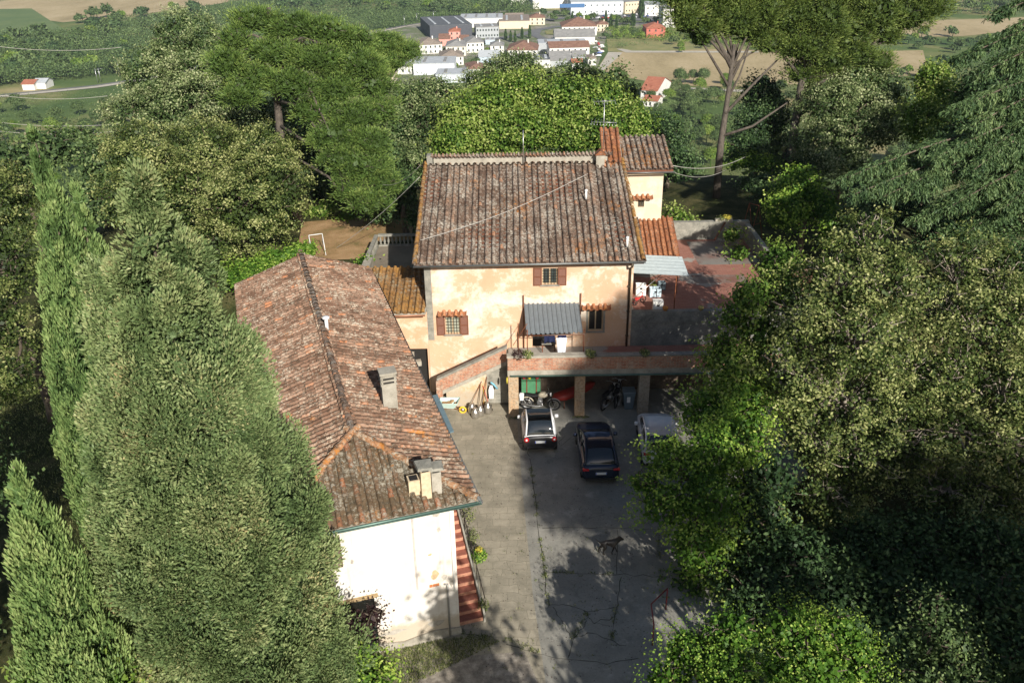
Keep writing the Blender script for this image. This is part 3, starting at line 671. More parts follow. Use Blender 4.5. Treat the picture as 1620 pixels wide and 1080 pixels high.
# ---- carport terrace
CY0 = 36.05
cp = empty('carport', (3, CY0, 0), 'brick and stone carport with a red paved balcony on top, in front of the farmhouse', 'carport')
mb = MB(); mb.box(-.2, 12.5, CY0 + .02, YF - .002, 2.22, 2.40); mb.build('slab', M_CEM, cp)
MB().box(-.18, 12.5, CY0 + .27, YF - .004, 2.404, 2.42).build('balcony_floor', M_REDF, cp)
MB().box(-.22, 12.5, CY0, CY0 + .25, 2.52, 3.17).build('brick_parapet', M_BRICK, cp)
MB().box(-.25, 3.45, CY0 - .04, CY0 + .30, 3.174, 3.28).build('parapet_coping', M_CEM, cp)
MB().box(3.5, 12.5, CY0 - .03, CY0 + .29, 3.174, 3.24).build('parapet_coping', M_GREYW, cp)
MB().box(-.23, 12.5, CY0 - .02, CY0 + .26, 2.24, 2.516).build('beam', M_CEM, cp)
mb = MB(); mb.tube([(-.1, CY0 - .09, 2.27), (12.4, CY0 - .09, 2.25)], .045, 8); mb.build('gutter', M_GUTG, cp)
for px0, px1 in ((-.2, .27), (2.92, 3.38), (5.92, 6.4), (9.1, 9.55)):
    MB().box(px0, px1, CY0 + .01, CY0 + .46, 0, 2.238).build('pillar', M_BRICKP if px0 < 3 else brick('greyer_pillar' + str(px0), (.30, .22, .16), (.38, .29, .22), (.35, .31, .25), 'x', 1, .9), cp)  # pillars further right take a darker, greyer brick
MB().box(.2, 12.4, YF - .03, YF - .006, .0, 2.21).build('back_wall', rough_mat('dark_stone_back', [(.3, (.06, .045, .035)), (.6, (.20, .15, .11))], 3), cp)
# ---- outside stair with sloping brick parapet
SY = 37.0
st = empty('outdoor_staircase', (-2, SY, 0), 'outdoor staircase with sloping red brick parapet climbing to the balcony', 'staircase')
top = lambda x: 1.66 + (x + 3.58) * .497
mb = MB(); mb.prism([(-3.55, SY, top(-3.55) - .78), (-.28, SY, top(-.28) - .78), (-.28, SY, top(-.28) - .13), (-3.55, SY, top(-3.55) - .13)], (0, .2, 0)); mb.build('brick_parapet', M_BRICK, st)
mb = MB(); mb.prism([(-3.62, SY-.03, top(-3.62) - .12), (-.24, SY-.03, top(-.24) - .12), (-.24, SY-.03, top(-.24)), (-3.62, SY-.03, top(-3.62))], (0, .26, 0)); mb.build('coping', M_STONE, st)
mb = MB(); mb.prism([(-3.5, SY-.02, top(-3.5) - .98), (-.26, SY-.02, top(-.26) - .98), (-.26, SY-.02, top(-.26) - .785), (-3.5, SY-.02, top(-3.5) - .785)], (0, 1.5, 0)); mb.build('stone_string', M_CEM, st)
mb = MB(); mb.prism([(-3.2, SY+.01, 0), (-1.25, SY+.01, 0), (-1.25, SY+.01, top(-1.25) - .985), (-3.2, SY+.01, top(-3.2) - .985)], (0, 1.4, 0)); mb.build('flank_wall', plaster('stair_plaster', (.62, .42, .24), (.60, .54, .44), (.42, .36, .27), .7), st)
MB().box(-3.66, -3.36, SY - .04, SY + .25, 0, 1.5).build('end_pier', M_BRICK, st)
for i in range(13):
    MB().box(-3.6 + i * .25, -.2, SY + .22, YF - .02, .15 + i * .17 - .03, .15 + i * .17 + .13).build('step', M_STONE, st) if i < 13 else None

# ---- left lean-to with lichen roof, joining the two houses
lt = empty('link_building', (-5.5, YF, 0), 'low link building with orange lichen tiles between the two houses', 'outbuilding')
mb = MB(); wall_holes(mb, -7.6, HX0 - .005, 0, 4.42, YF - .02, .3, [(-5.05, -4.14, .02, 2.45)])
mb.quad((-7.6, YF - .02, 0), (-7.6, 41.5, 0), (-7.6, 41.5, 4.9), (-7.6, YF - .02, 4.42)); mb.build('wall', plaster('link_plaster', (.65, .42, .27), (.72, .60, .47), (.5, .42, .3), .3), lt)
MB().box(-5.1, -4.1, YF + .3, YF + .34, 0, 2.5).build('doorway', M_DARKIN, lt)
tl = rad(16); mb = MB(); mb.prism([(-7.6, YF-.35, 4.42), (HX0-.02, YF-.35, 4.42), (HX0-.02, 41.4, 4.42+3.15*math.tan(tl)), (-7.6, 41.4, 4.42+3.15*math.tan(tl))], (0, 0, .08)); mb.build('roof_deck', M_CEM, lt)
tile_roof('roof', (-7.5, YF - .42, 4.53), (1, 0, 0), (0, math.cos(tl), math.sin(tl)), 3.4, 3.3, lambda s, t: s < 3.42, M_TILE_Y, lt, .33, .36, .10, 21)
mb = MB(); gutter(mb, (-6.5, YF-.5, 4.44), (-4.1, YF-.5, 4.47), .06); mb.build('gutter', plain('copper_gutter', (.35, .16, .09), .5, .3), lt)
# firewood / rubble seen in doorway
R = random.Random(4)
mb = MB()
for i in range(9):
    a = Py(662 + R.uniform(-8, 6), 560 + i * 6.5, YF - .45); s = R.uniform(.12, .2); mb.obox((a[0] - .2, a[1]), (1, R.uniform(-.5, .5)), s, s * .7, max(0, a[2] - .15), a[2] + .1)
tag(mb.build('stone_rubble', M_CEM), 'pale rubble and slabs stacked by the doorway between the houses', 'rubble', kind='stuff')

# ---- left balustraded terrace
bt = empty('balustrade_terrace', (-6.4, 47, 3), 'grey paved terrace with stone balustrade, left of the farmhouse', 'terrace')
MB().box(-8.2, HX0 - .01, 41.45, 50.4, 0, 3.5).build('floor', rough_mat('terrace_cement', [(.3, (.15, .125, .095)), (.6, (.26, .22, .165))], 1, 8, .2), bt)
def balustrade(p0, p1, root, nb):
    p0 = np.array(p0, float); p1 = np.array(p1, float); d = p1 - p0; L = np.hypot(*d[:2]); z = p0[2]; c = (p0 + p1) / 2
    MB().obox(c, d[:2], L/2, .11, z + .62, z + .74).build('rail', M_STONE, root)
    MB().obox(c, d[:2], L/2, .11, z + .003, z + .08).build('plinth', M_STONE, root)
    for i in range(nb):
        q = p0 + d * (i + .5) / nb; mb = MB(); mb.lathe((q[0], q[1], z + .08), [(.06, 0), (.06, .06), (.04, .09), (.085, .2), (.07, .3), (.035, .44), (.06, .49), (.06, .54)], 8); mb.build('baluster', M_STONE, root)
balustrade((-7.6, 44.0, 3.5), (-4.9, 44.0, 3.5), bt, 13)
balustrade((-8.05, 46.8, 3.5), (-8.0, 50.2, 3.5), bt, 14); balustrade((-7.9, 50.25, 3.5), (-4.6, 50.25, 3.5), bt, 14)
MB().box(-8.2, -7.75, 44.0, 46.7, 3.5, 4.15).build('low_wall', M_CEM, bt)

# ---- right terrace
rt = empty('red_terrace', (9.5, 42, 0), 'raised terrace with red floor and grey walls, right of the farmhouse', 'terrace')
MB().box(HX1 + .01, 14.0, YF + .15, 49.3, 0, 3.95).build('retaining_wall', M_GREYW, rt)
MB().box(HX1 + .06, 13.7, YF + .4, 49.2, 3.954, 3.97).build('floor', M_REDF, rt)
MB().box(HX1 + .012, 14.0, YF + .1, YF + .38, 3.6, 4.18).build('front_kerb', M_GREYW, rt)
MB().box(8.7, 14.0, 49.3, 49.65, 2.9, 5.0).build('back_wall', M_STONE, rt)
MB().box(13.72, 14.0, 39.0, 49.3, 3.96, 4.9).build('side_wall', M_STONE, rt)
MB().box(10.3, 13.2, 45.2, 48.9, 3.972, 3.976).build('cement_patch', rough_mat('worn_patch', [(.35, (.18, .09, .07)), (.55, (.22, .205, .18))], .8, 8, .2), rt)
MB().box(9.6, 12.4, 42.6, 43.7, 3.972, 3.976).build('cement_patch', MATS.get('x') or rough_mat('worn_patch2', [(.42, (.20, .10, .075)), (.6, (.24, .22, .19))], 1.2, 8, .2), rt)
# lean-to tiled roof below the tower
ll = empty('tile_roofed_shed', (7.6, 43.6, 3.95), 'small shed with reddish tile roof at the foot of the tower', 'shed')
tn = math.atan2(6.2 - 5.2, 46 - 43.6); mb = MB(); mb.prism([(6.0, 43.5, 5.12), (8.75, 43.5, 5.12), (8.6, 46, 6.16), (6.0, 46, 6.16)], (0, 0, .07)); mb.build('roof_deck', M_WOOD, ll)
tile_roof('roof', (6.0, 43.4, 5.2), (1, 0, 0), (0, math.cos(tn), math.sin(tn)), 2.75, 2.75, lambda s, t: s < 2.76, M_TILE_R, ll, .26, .34, .09, 31)
MB().box(6.0, 8.5, 43.9, 45.99, 3.95, 5.1).build('wall', M_GREYW, ll)
# pale corrugated canopy
cn = empty('corrugated_canopy', (7.2, 40.4, 3.97), 'pale blue grey corrugated canopy on thin posts over the red terrace', 'canopy')
mb = MB(); N = 60; q0, q1, q2, q3 = np.array([5.8, 39.3, 5.95]), np.array([8.45, 38.95, 5.9]), np.array([8.6, 41.6, 5.85]), np.array([5.8, 41.7, 6.0]); vs = []
for i in range(N + 1):
    f = i / N; h = .02 * math.sin(f * 2 * PI * 22); vs += [q0 + (q3 - q0) * f + [0, 0, h], q1 + (q2 - q1) * f + [0, 0, h], q0 + (q3 - q0) * f + [0, 0, h + .012], q1 + (q2 - q1) * f + [0, 0, h + .012]]
mb.add(vs, [(4*i, 4*i+4, 4*i+5, 4*i+1) for i in range(N)] + [(4*i+2, 4*i+3, 4*i+7, 4*i+6) for i in range(N)]); mb.build('corrugated_sheet', plain('pale_sheet', (.42, .47, .47), .5, .2, .1), cn)
for x, y in ((7.9, 39.15), (6.0, 41.4), (8.4, 41.4)): MB().tube([(x, y, 3.95), (x, y, 5.9)], .025, 6).build('post', M_RUST, cn)
MB().tube([(5.9, 39.3, 4.6), (7.6, 40.4, 5.6)], .02, 6).build('brace', M_METAL, cn)
# ================================================================ LONG OUTBUILDING (local frame: x right along the front, y towards the back)
BA = math.atan2(.295, .955); BE = np.array([-1.14, 22.2, 0.])
bx_, by_ = np.array([math.cos(BA), math.sin(BA), 0]), np.array([-math.sin(BA), math.cos(BA), 0])
barn = empty('long_outbuilding', tuple(BE), 'long white walled house under a ridged brown tile roof, beside the big grey green conifer', 'house', rz=BA)
def to_local(p): q = np.array(p) - BE; return np.array([q @ bx_, q @ by_, q[2]])
def to_world(p): return BE + bx_ * p[0] + by_ * p[1] + np.array([0, 0, p[2]])
def hit_local(px, py, p0, n):    # ray against a plane given in the building's frame
    v = ray(px, py); vl = np.array([v @ bx_, v @ by_, v[2]]); c = to_local(CAM); n = np.array(n, float)
    t = ((np.array(p0) - c) @ n) / (vl @ n); return c + vl * t
BZ = 5.5; BW = 6.5; BL = 20.3; bt_ = math.atan2(1.12, BW / 2); cb, sb = math.cos(bt_), math.sin(bt_); bs = BW / 2 / cb
FY = .28; WXR = -.70
wa = hit_local(511, 870, (0, FY, 0), (0, 1, 0)); wb = hit_local(540, 965, (0, FY, 0), (0, 1, 0)); wc = hit_local(598, 1000, (0, FY, 0), (0, 1, 0))
hz1 = hit_local(540, 955, (0, FY, 0), (0, 1, 0))[2]
mb = MB(); s0 = hit_local(537, 848, (0, FY-.05, 0), (0, 1, 0)); s1 = hit_local(535, 897, (0, FY-.05, 0), (0, 1, 0))
wh = [(max(-6.0, s0[0] - 1.53), s0[0] - .57, s1[2], s0[2]), (wb[0] - .5, wc[0], .35, hz1)]
wall_holes(mb, -6.15, WXR, .0, BZ - .08, FY, .3, wh)
mb.quad((WXR, FY, 0), (WXR, BL - .3, 0), (WXR, BL - .3, BZ), (WXR, FY, BZ)); mb.quad((-6.15, FY, 0), (-6.15, BL - .3, 0), (-6.15, BL - .3, BZ), (-6.15, FY, BZ))
mb.add([(-6.15, BL-.3, 0), (WXR, BL-.3, 0), (WXR, BL-.3, BZ), (-BW/2, BL-.3, BZ + 1.0), (-6.15, BL-.3, BZ)], [(0,1,2,3,4)])
mb.build('wall', M_WHITEW, barn, local=True)
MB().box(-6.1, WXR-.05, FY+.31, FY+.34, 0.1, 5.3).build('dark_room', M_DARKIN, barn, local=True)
mb = MB(); R_ = random.Random(5)
mb.prism([(-6.2, FY-.06, 0), (WXR+.04, FY-.06, 0), (WXR+.04, FY-.06, .3), (-1.6, FY-.06, .42), (-2.6, FY-.06, .25), (-4, FY-.06, .5), (-6.2, FY-.06, .4)], (0, .055, 0)); mb.build('stone_footing', M_CEM, barn, local=True)
# shutters and details on the front
s0 = hit_local(537, 848, (0, FY-.05, 0), (0, 1, 0)); s1 = hit_local(535, 897, (0, FY-.05, 0), (0, 1, 0))
M_BSH = plain('grey_brown_shutter', (.11, .062, .045), .6, 0, .2, 20)
def louvre(mb, a, b, z0, z1, y):
    mb.box(a, a+.06, y-.05, y, z0, z1); mb.box(b-.06, b, y-.05, y, z0, z1); mb.box(a+.06, b-.06, y-.048, y-.002, z0, z0+.07); mb.box(a+.06, b-.06, y-.048, y-.002, z1-.07, z1)
    for i in range(22):
        z = z0 + .07 + (z1-z0-.14) * (i+.5) / 22; mb.add([(a+.06, y-.045, z-.02), (b-.06, y-.045, z-.02), (b-.06, y-.012, z+.02), (a+.06, y-.012, z+.02)], [(0,1,2,3)])
mb = MB(); louvre(mb, s0[0]-.55, s0[0], s1[2], s0[2], FY-.03); mb.build('shutter', M_BSH, barn, local=True)
MB().box(wb[0]-.75, wc[0]+.12, FY-.05, FY+.1, hz1, hz1+.13).build('wooden_lintel', plain('old_timber', (.38, .27, .14), .8, 0, .3, 12), barn, local=True)
MB().box(max(-6.0, s0[0] - 1.53), s0[0] - .57, FY+.2, FY+.23, s1[2], s0[2]).build('window', M_GLASS, barn, local=True)
g = MB().box(wb[0]-.5, wc[0], FY+.2, FY+.23, .35, hz1).build('window', M_GLASS, barn, local=True)
a = hit_local(687, 925, (0, FY, 0), (0, 1, 0)); mb = MB()
for i in range(3): mb.box(a[0]-.16+i*.11, a[0]-.06+i*.11, FY-.02, FY+.02, a[2]-.05, a[2]+.05)
mb.build('vent_brick', M_TILE_R if False else plain('orange_brick', (.5, .17, .06), .8), barn, local=True)
a = hit_local(651, 812, (0, FY, 0), (0, 1, 0)); b = hit_local(657, 932, (0, FY, 0), (0, 1, 0))
MB().box(a[0]-.03, a[0]+.03, FY-.03, FY-.002, b[2], BZ-.1).build('cable_duct', plain('duct', (.50, .46, .42), .7), barn, local=True)
mb = MB(); a = hit_local(706, 922, (0, FY, 0), (0, 1, 0)); mb.tube([(a[0]-.08, FY-.02, a[2]), (a[0]+.02, FY-.06, a[2]), (a[0]+.02, FY-.07, .05)], .035, 8); mb.build('downpipe', plain('zinc_pipe', (.33, .32, .30), .5, .3), barn, local=True)
MB().tube([(WXR-.12, FY-.035, 1.9), (WXR-.12, FY-.035, BZ-.15)], .03, 8).build('downpipe', M_WHITE, barn, local=True)
M_PATCH = plain('cement_repair', (.42, .385, .33), .9, 0, .25, 9); M_STAIN = plain('rusty_stained_plaster', (.52, .38, .22), .9, 0, .25, 9)
Rp = random.Random(12)
for px, py, rx, rz_p, mt in ((690, 813, .13, .10, M_PATCH), (694, 837, .07, .11, M_PATCH), (680, 877, .09, .05, M_STAIN), (688, 908, .14, .20, M_STAIN), (703, 912, .10, .14, M_PATCH), (714, 922, .07, .16, M_PATCH), (541, 856, .10, .06, M_PATCH), (543, 883, .08, .06, M_PATCH), (557, 888, .05, .10, M_PATCH), (620, 1000, .5, .1, M_PATCH), (690, 985, .3, .12, M_PATCH)):
    a = hit_local(px, py, (0, FY, 0), (0, 1, 0)); n_ = 13; ps = []
    for k in range(n_): an = 2*PI*k/n_; q_ = Rp.uniform(.6, 1.15); ps.append((a[0] + rx*q_*math.cos(an), FY - .006, a[2] + rz_p*q_*math.sin(an)))
    MB().prism(ps, (0, .004, 0)).build('plaster_patch', mt, barn, local=True)
# roof
def P3(x, y, z): return (x, y, z)
dz = -.10; mb = MB(); rz_ = BZ + 1.12
mb.add([(0, 0, BZ+dz), (0, BL, BZ+dz), (-BW/2, BL, rz_+dz), (-BW/2, BW/2, rz_+dz), (-BW, 0, BZ+dz), (-BW, BL, BZ+dz)], [(0,1,2,3), (0,3,4), (4,3,2,5)])
mb.add([(0, 0, BZ+dz-.08), (0, BL, BZ+dz-.08), (-BW/2, BL, rz_+dz-.08), (-BW/2, BW/2, rz_+dz-.08), (-BW, 0, BZ+dz-.08), (-BW, BL, BZ+dz-.08)], [(3,2,1,0), (4,3,0), (5,2,3,4)])
mb.add([(0, 0, BZ+dz-.08), (0, BL, BZ+dz-.08), (0, BL, BZ+dz), (0, 0, BZ+dz), (-BW, 0, BZ+dz-.08), (-BW, 0, BZ+dz)], [(0,1,2,3), (0,3,5,4)])
mb.build('roof_deck', M_CEM, barn, local=True)
def local_tiles(*a, **k):
    return tile_roof(*a, **k)
barn_off = Vector(barn.location)
class _L: pass
def roof_local(name, org, ex, ez, W, Ls, ins, mat, **k):
    o = tile_roof(name, org, ex, ez, W, Ls, ins, mat, None, **k); o.parent = barn; return o
roof_local('roof', (0, 0, BZ), (0, 1, 0), (-cb, 0, sb), BL, bs, lambda s, t: s >= t*cb - .1 and s <= BL + .05, M_TILE_O, sp=.255, course=.33, r=.078, seed=41, redrow=False, wave=.05)
roof_local('roof', (-BW, 0, BZ), (0, 1, 0), (cb, 0, sb), BL, bs, lambda s, t: s >= t*cb - .1 and s <= BL + .05, M_TILE_O, sp=.255, course=.33, r=.078, seed=42, redrow=False, wave=.05)
roof_local('hip_roof', (-BW, 0, BZ), (1, 0, 0), (0, cb, sb), BW, bs, lambda s, t: s >= t*cb - .02 and s <= BW - t*cb + .02, M_TILE_HIP, sp=.33, course=.34, r=.095, seed=43, wave=.03)
for (p, q, mm_, sd_) in (((-BW/2, BW/2, rz_+.05), (-BW/2, BL+.1, rz_+.09), M_TILE, 51), ((0, 0, BZ+.06), (-BW/2, BW/2, rz_+.04), M_TILE_H, 52), ((-BW, 0, BZ+.06), (-BW/2, BW/2, rz_+.04), M_TILE_H, 53)):
    o = ridge_tiles('ridge_tiles', p, q, mm_, None, .13, .36, sd_); o.parent = barn
mb = MB(); gutter(mb, (-BW-.05, -.09, BZ-.04), (.1, -.09, BZ-.04), .07); mb.build('gutter', M_GUTG, barn, local=True)
mb = MB(); gutter(mb, (.09, -.1, BZ-.04), (.09, BL, BZ-.04), .06); mb.build('gutter', M_GUT, barn, local=True)
# chimneys on the roofs
nR = np.array([sb, 0, cb]); nH = np.array([0, -sb, cb])
def chim(px, py, w, d, h, plane, mat, cap=None, name='chimney', capm=None):
    p = hit_local(px, py, (0, 0, BZ) , plane)
    c = MB().box(p[0]-w/2, p[0]+w/2, p[1], p[1]+d, p[2]-.35, p[2]+h).build(name, mat, barn, local=True)
    if cap == 'bands':
        mb = MB()
        for k in range(3): mb.box(p[0]-w/2-.03, p[0]+w/2+.03, p[1]-.03, p[1]+d+.03, p[2]+h-.42+k*.15, p[2]+h-.36+k*.15)
        mb.box(p[0]-w/2-.05, p[0]+w/2+.05, p[1]-.05, p[1]+d+.05, p[2]+h, p[2]+h+.07); mb.build('cap', M_CEM, c, local=True)
        mb = MB()
        for k in range(2): mb.box(p[0]-w/2+.06, p[0]+w/2-.06, p[1]-.008, p[1]+.002, p[2]+h-.35+k*.15, p[2]+h-.28+k*.15)
        mb.build('vent_slots', M_DARKIN, c, local=True)
    if cap == 'slab':
        mb = MB(); mb.add([(p[0]-w/2-.1, p[1]-.08, p[2]+h+.13), (p[0]+w/2+.08, p[1]-.12, p[2]+h+.13), (p[0]+w/2+.12, p[1]+d+.08, p[2]+h+.14), (p[0]-w/2-.12, p[1]+d+.1, p[2]+h+.13),
            (p[0]-w/2-.08, p[1]-.05, p[2]+h+.21), (p[0]+w/2+.03, p[1]-.08, p[2]+h+.20), (p[0]+w/2+.1, p[1]+d+.05, p[2]+h+.22), (p[0]-w/2-.1, p[1]+d+.1, p[2]+h+.2)],
            [(0,3,2,1),(4,5,6,7),(0,1,5,4),(1,2,6,5),(2,3,7,6),(3,0,4,7)]); mb.build('cap', M_STONE, c, local=True)
        MB().box(p[0]-w/2+.05, p[0]+w/2-.05, p[1]+.03, p[1]+d-.03, p[2]+h, p[2]+h+.13).build('flue', M_DARKIN, c, local=True)
    if cap == 'open':
        MB().box(p[0]-w/2+.05, p[0]+w/2-.05, p[1]+.05, p[1]+d-.05, p[2]+h-.02, p[2]+h+.012).build('flue', M_DARKIN, c, local=True)
    return c
chim(619, 650, .50, .42, 1.45, nR, M_CEM, 'bands')
M_CREAM = plain('cream_cement', (.60, .48, .32), .9, 0, .2, 7)
chim(657, 782, .36, .36, .50, nH, M_CREAM, 'open'); chim(676, 788, .30, .34, .95, nH, M_CREAM, 'slab'); chim(692, 780, .30, .28, .75, nH, M_CEM, 'slab')
p = hit_local(518, 524, (0, 0, BZ), nR); mb = MB(); mb.tube([p - [0, 0, .1], p + [0, 0, .55]], .07, 10); mb.lathe(p + [0, 0, .55], [(.07, 0), (.15, .03), (.15, .09), (.05, .12)], 12); mb.build('flue_pipe', M_WHITE, barn, local=True)
# side canopy of blue grey sheet
cz = 3.2; q = [Pz(683, 627, cz), Pz(692, 625, cz), Pz(718, 683, cz-.1), Pz(709, 686, cz-.1)]
mb = MB(); mb.prism(q, (0, 0, .05)); o = mb.build('side_canopy', plain('blue_grey_sheet', (.18, .27, .31), .5, .3, .1)); tag(o, 'narrow blue grey metal canopy sticking out below the long roof edge', 'canopy')
# ---- red brick steps along the side wall
sp_ = empty('side_staircase', tuple(to_world((0, .6, 0))), 'brick red steps rising beside the white wall', 'staircase', rz=BA)
M_STEP = plain('step_tread_shade', (.30, .11, .075), .8, 0, .2, 9); M_NOSE = plain('step_riser_sunlit', (.50, .25, .16), .8, 0, .25, 9)  # sunlit risers and dimmer treads are put into these two colours
for i in range(15):
    y = i * .27; z = i * .172; xr = .18 + .0 * i
    a = MB().box(-.685, xr, y, y + .275, max(0, z - .4) + (0 if i == 0 else .0), z + .165).build('step', M_NOSE, sp_, local=True)
    MB().box(-.685, xr, y - .02, y + .27, z + .168, z + .19).build('tread', M_STEP, a, local=True)
mb = MB(); mb.prism([(xr+.01, -.1, 0), (xr+.01, 4.1, 0), (xr+.01, 4.1, 3.0), (xr+.01, -.1, .35)], (.07, 0, 0)); mb.build('side_kerb', M_STONE, sp_, local=True)
mb = MB()
for i in range(9): mb.tube([(xr+.1, .0 + i*.5, .3 + i*.31), (xr+.1, .0 + i*.5, .95 + i*.31)], .012, 5)
mb.tube([(xr+.1, 0, .95), (xr+.1, 4.0, .95 + 8*.31)], .016, 5); mb.build('railing', M_IRON, sp_, local=True)

# ================================================================ CARS
M_CWHITE = plain('car_white', (.72, .72, .72), .25, 0, .02, 3, .6); M_CBLACK = plain('car_black', (.02, .02, .022), .28, 0, .1, 3, .6); M_CBLUE = plain('car_navy', (.018, .028, .055), .2, .35, .1, 3, .7)
M_CGLASS = plain('car_glass', (.015, .02, .025), .05, 0, .1, 3, .9); M_RED = plain('lamp_red', (.45, .015, .02), .2); M_PLATE = plain('plate_white', (.7, .72, .72), .4, 0, .03); M_PBLUE = plain('plate_blue', (.02, .06, .4), .4)
def ring(y, hw, zb, zt, n=28, p=.42, k=0.):
    out = []; zc, hz = (zb+zt)/2, (zt-zb)/2
    for i in range(n):
        a = 2*PI*i/n; c, s = math.cos(a), math.sin(a)
        x = math.copysign(abs(c)**p, c) * hw; z = math.copysign(abs(s)**p, s) * hz
        x *= 1 - k * max(0, (z + hz) / (2 * hz)) ** 1.3
        out.append((x, y, zc + z))
    return out
def car(name, label, x, y, rz, body, cabin, paint, roofm, L, wr=.30, wy=(.55, -.6), hw=.8, lights='round', pillar=None, glassroof=None):
    r = empty(name, (x, y, 0), label, 'car', None, rz)
    MB().loft([ring(*s) for s in body]).build('body', paint[0], r, local=True)
    if paint[1] is not paint[0]: MB().loft([ring(s[0]-.012, s[1]+.012, s[2]-.01, s[3]*.985) for s in body[:3]]).build('rear_panel', paint[1], r, local=True)
    cb_ = MB().loft([ring(c[0], c[1], c[2], c[3], 28, .5, c[4]) for c in cabin]).build('cabin_glass', M_CGLASS, r, local=True)
    rr = []
    tops = [c for c in cabin if c[3] > max(cc[3] for cc in cabin) - .07]
    mb = MB(); t0, t1 = tops[0], tops[-1]; hwr = t0[1] * (1 - t0[4]) 
    n = 7; vs = []
    for j, c in enumerate(tops):
        h = c[1] * (1 - c[4]) * .93
        for i in range(n): f = i / (n-1) * 2 - 1; vs.append((h * f, c[0], c[3] + .016 - .03 * f * f))
    k0 = len(vs)
    vs += [(a, b, c - .03) for a, b, c in vs]
    fs = [(j*n+i, j*n+i+1, (j+1)*n+i+1, (j+1)*n+i) for j in range(len(tops)-1) for i in range(n-1)]
    fs += [(k0+j*n+i, k0+(j+1)*n+i, k0+(j+1)*n+i+1, k0+j*n+i+1) for j in range(len(tops)-1) for i in range(n-1)]
    edge = [i for i in range(n)] + [j*n+n-1 for j in range(1, len(tops))] + [(len(tops)-1)*n+i for i in range(n-2, -1, -1)] + [j*n for j in range(len(tops)-2, 0, -1)]
    fs += [(edge[i], edge[(i+1) % len(edge)], edge[(i+1) % len(edge)]+k0, edge[i]+k0) for i in range(len(edge))]
    mb.add(vs, fs, True); mb.build('roof_panel', roofm, r, local=True)
    pm = pillar or paint[0]
    mb = MB()
    for s in (-1, 1):
        pr_ = [(s * c[1] * (1 - c[4]) * .985, c[0], c[3] - .02) for c in cabin]
        c0_, c1_ = cabin[0], cabin[-1]
        pts = [(s * c0_[1] * .97, c0_[0] + .02, (c0_[2] + c0_[3]) / 2 - .0)] + pr_ + [(s * c1_[1] * .97, c1_[0] - .02, (c1_[2]+c1_[3])/2)]
        mb.tube(pts, .042, 6)
        midc = cabin[len(cabin)//2]; mb.tube([(s*midc[1]*1.0, midc[0], midc[2]+.25), (s*midc[1]*(1-midc[4])*1.0, midc[0], midc[3]-.04)], .035, 6)
    mb.build('pillars', pm, r, local=True)
    for s in (-1, 1):
        for wyy in (wy[0], L + wy[1]):
            t = MB().lathe((s*(hw-.09), wyy, wr), [(wr*.72, -.09), (wr*.95, -.1), (wr, -.05), (wr, .05), (wr*.95, .1), (wr*.72, .09)], 22, 'x').build('wheel', M_BLACK, r, local=True)
            MB().lathe((s*(hw-.09), wyy, wr), [(.04, -.095), (wr*.68, -.08), (wr*.68, .08), (.04, .095)], 14, 'x').build('rim', M_METAL, t, local=True)
        f = L * .62; c = cabin[-2]
        mb = MB(); mb.loft([ring(f+.0, .01, .93, 1.02), ring(f+.05, .1, .90, 1.06), ring(f+.16, .08, .91, 1.05), ring(f+.2, .01, .95, 1.0)]); 
        mb.v = [(v[0] + s*(hw+.10), v[1], v[2]) for v in mb.v]; mb.build('mirror', pm, r, local=True)
        if lights == 'round':
            q = MB().lathe((s*(hw-.155), -.035, .78), [(.12, 0), (.125, .06), (.11, .1)], 16, 'y').build('tail_light', M_RED, r, local=True)
            MB().lathe((s*(hw-.155), -.045, .78), [(.045, 0), (.05, .01)], 12, 'y').build('lamp_centre', M_WHITE, q, local=True)
        else:
            MB().box(s*(hw-.17)-.15, s*(hw-.17)+.15, -.03, .12, .80, .90).build('tail_light', M_RED, r, local=True, bevel=.02)
    pl = MB().box(-.26, .26, -.055, -.03, .62, .735).build('number_plate', M_PLATE, r, local=True)
    mb = MB(); mb.box(-.258, -.22, -.058, -.054, .623, .732); mb.box(.22, .258, -.058, -.054, .623, .732); mb.build('plate_band', M_PBLUE, pl, local=True)
    mb = MB(); 
    for i in range(7): x0_ = -.19 + i*.055 + (.02 if i > 1 else 0) + (.02 if i > 4 else 0); mb.box(x0_, x0_+.03, -.058, -.054, .645, .71)
    MB().box(-hw*.8, hw*.8, -.045, .05, .30, .42).build('bumper_insert', M_BLACK, r, local=True, bevel=.02)
    return r
body = [(0, .66, .34, .86), (.06, .78, .26, .98), (.35, .82, .24, 1.0), (1.3, .83, .24, 1.0), (2.1, .82, .24, .97), (2.5, .78, .25, .86), (2.66, .66, .3, .72)]
cabin = [(.10, .72, .85, 1.05, .05), (.30, .74, .85, 1.38, .13), (.48, .74, .85, 1.53, .17), (1.0, .75, .85, 1.56, .18), (1.55, .75, .85, 1.52, .18), (1.85, .75, .85, 1.30, .12), (2.15, .72, .85, 1.0, .05)]
a = Pz(826, 718); b = Pz(884, 718)
smart = car('city_car', 'small white and black city car standing in sun, leftmost of the parked cars', (a[0]+b[0])/2, a[1], rad(2), body, cabin, (M_CWHITE, M_CBLACK), M_CGLASS, 2.68, .29, (.42, -.42), .82, 'round', M_CWHITE).scale = (.92, .95, .95)
a = Pz(922, 768); b = Pz(979, 768)
body2 = [(0, .68, .36, .88), (.07, .84, .26, 1.0), (.5, .89, .22, 1.02), (1.6, .90, .22, 1.0), (3.0, .89, .22, .98), (3.8, .86, .24, .88), (4.2, .76, .26, .76), (4.3, .6, .3, .66)]
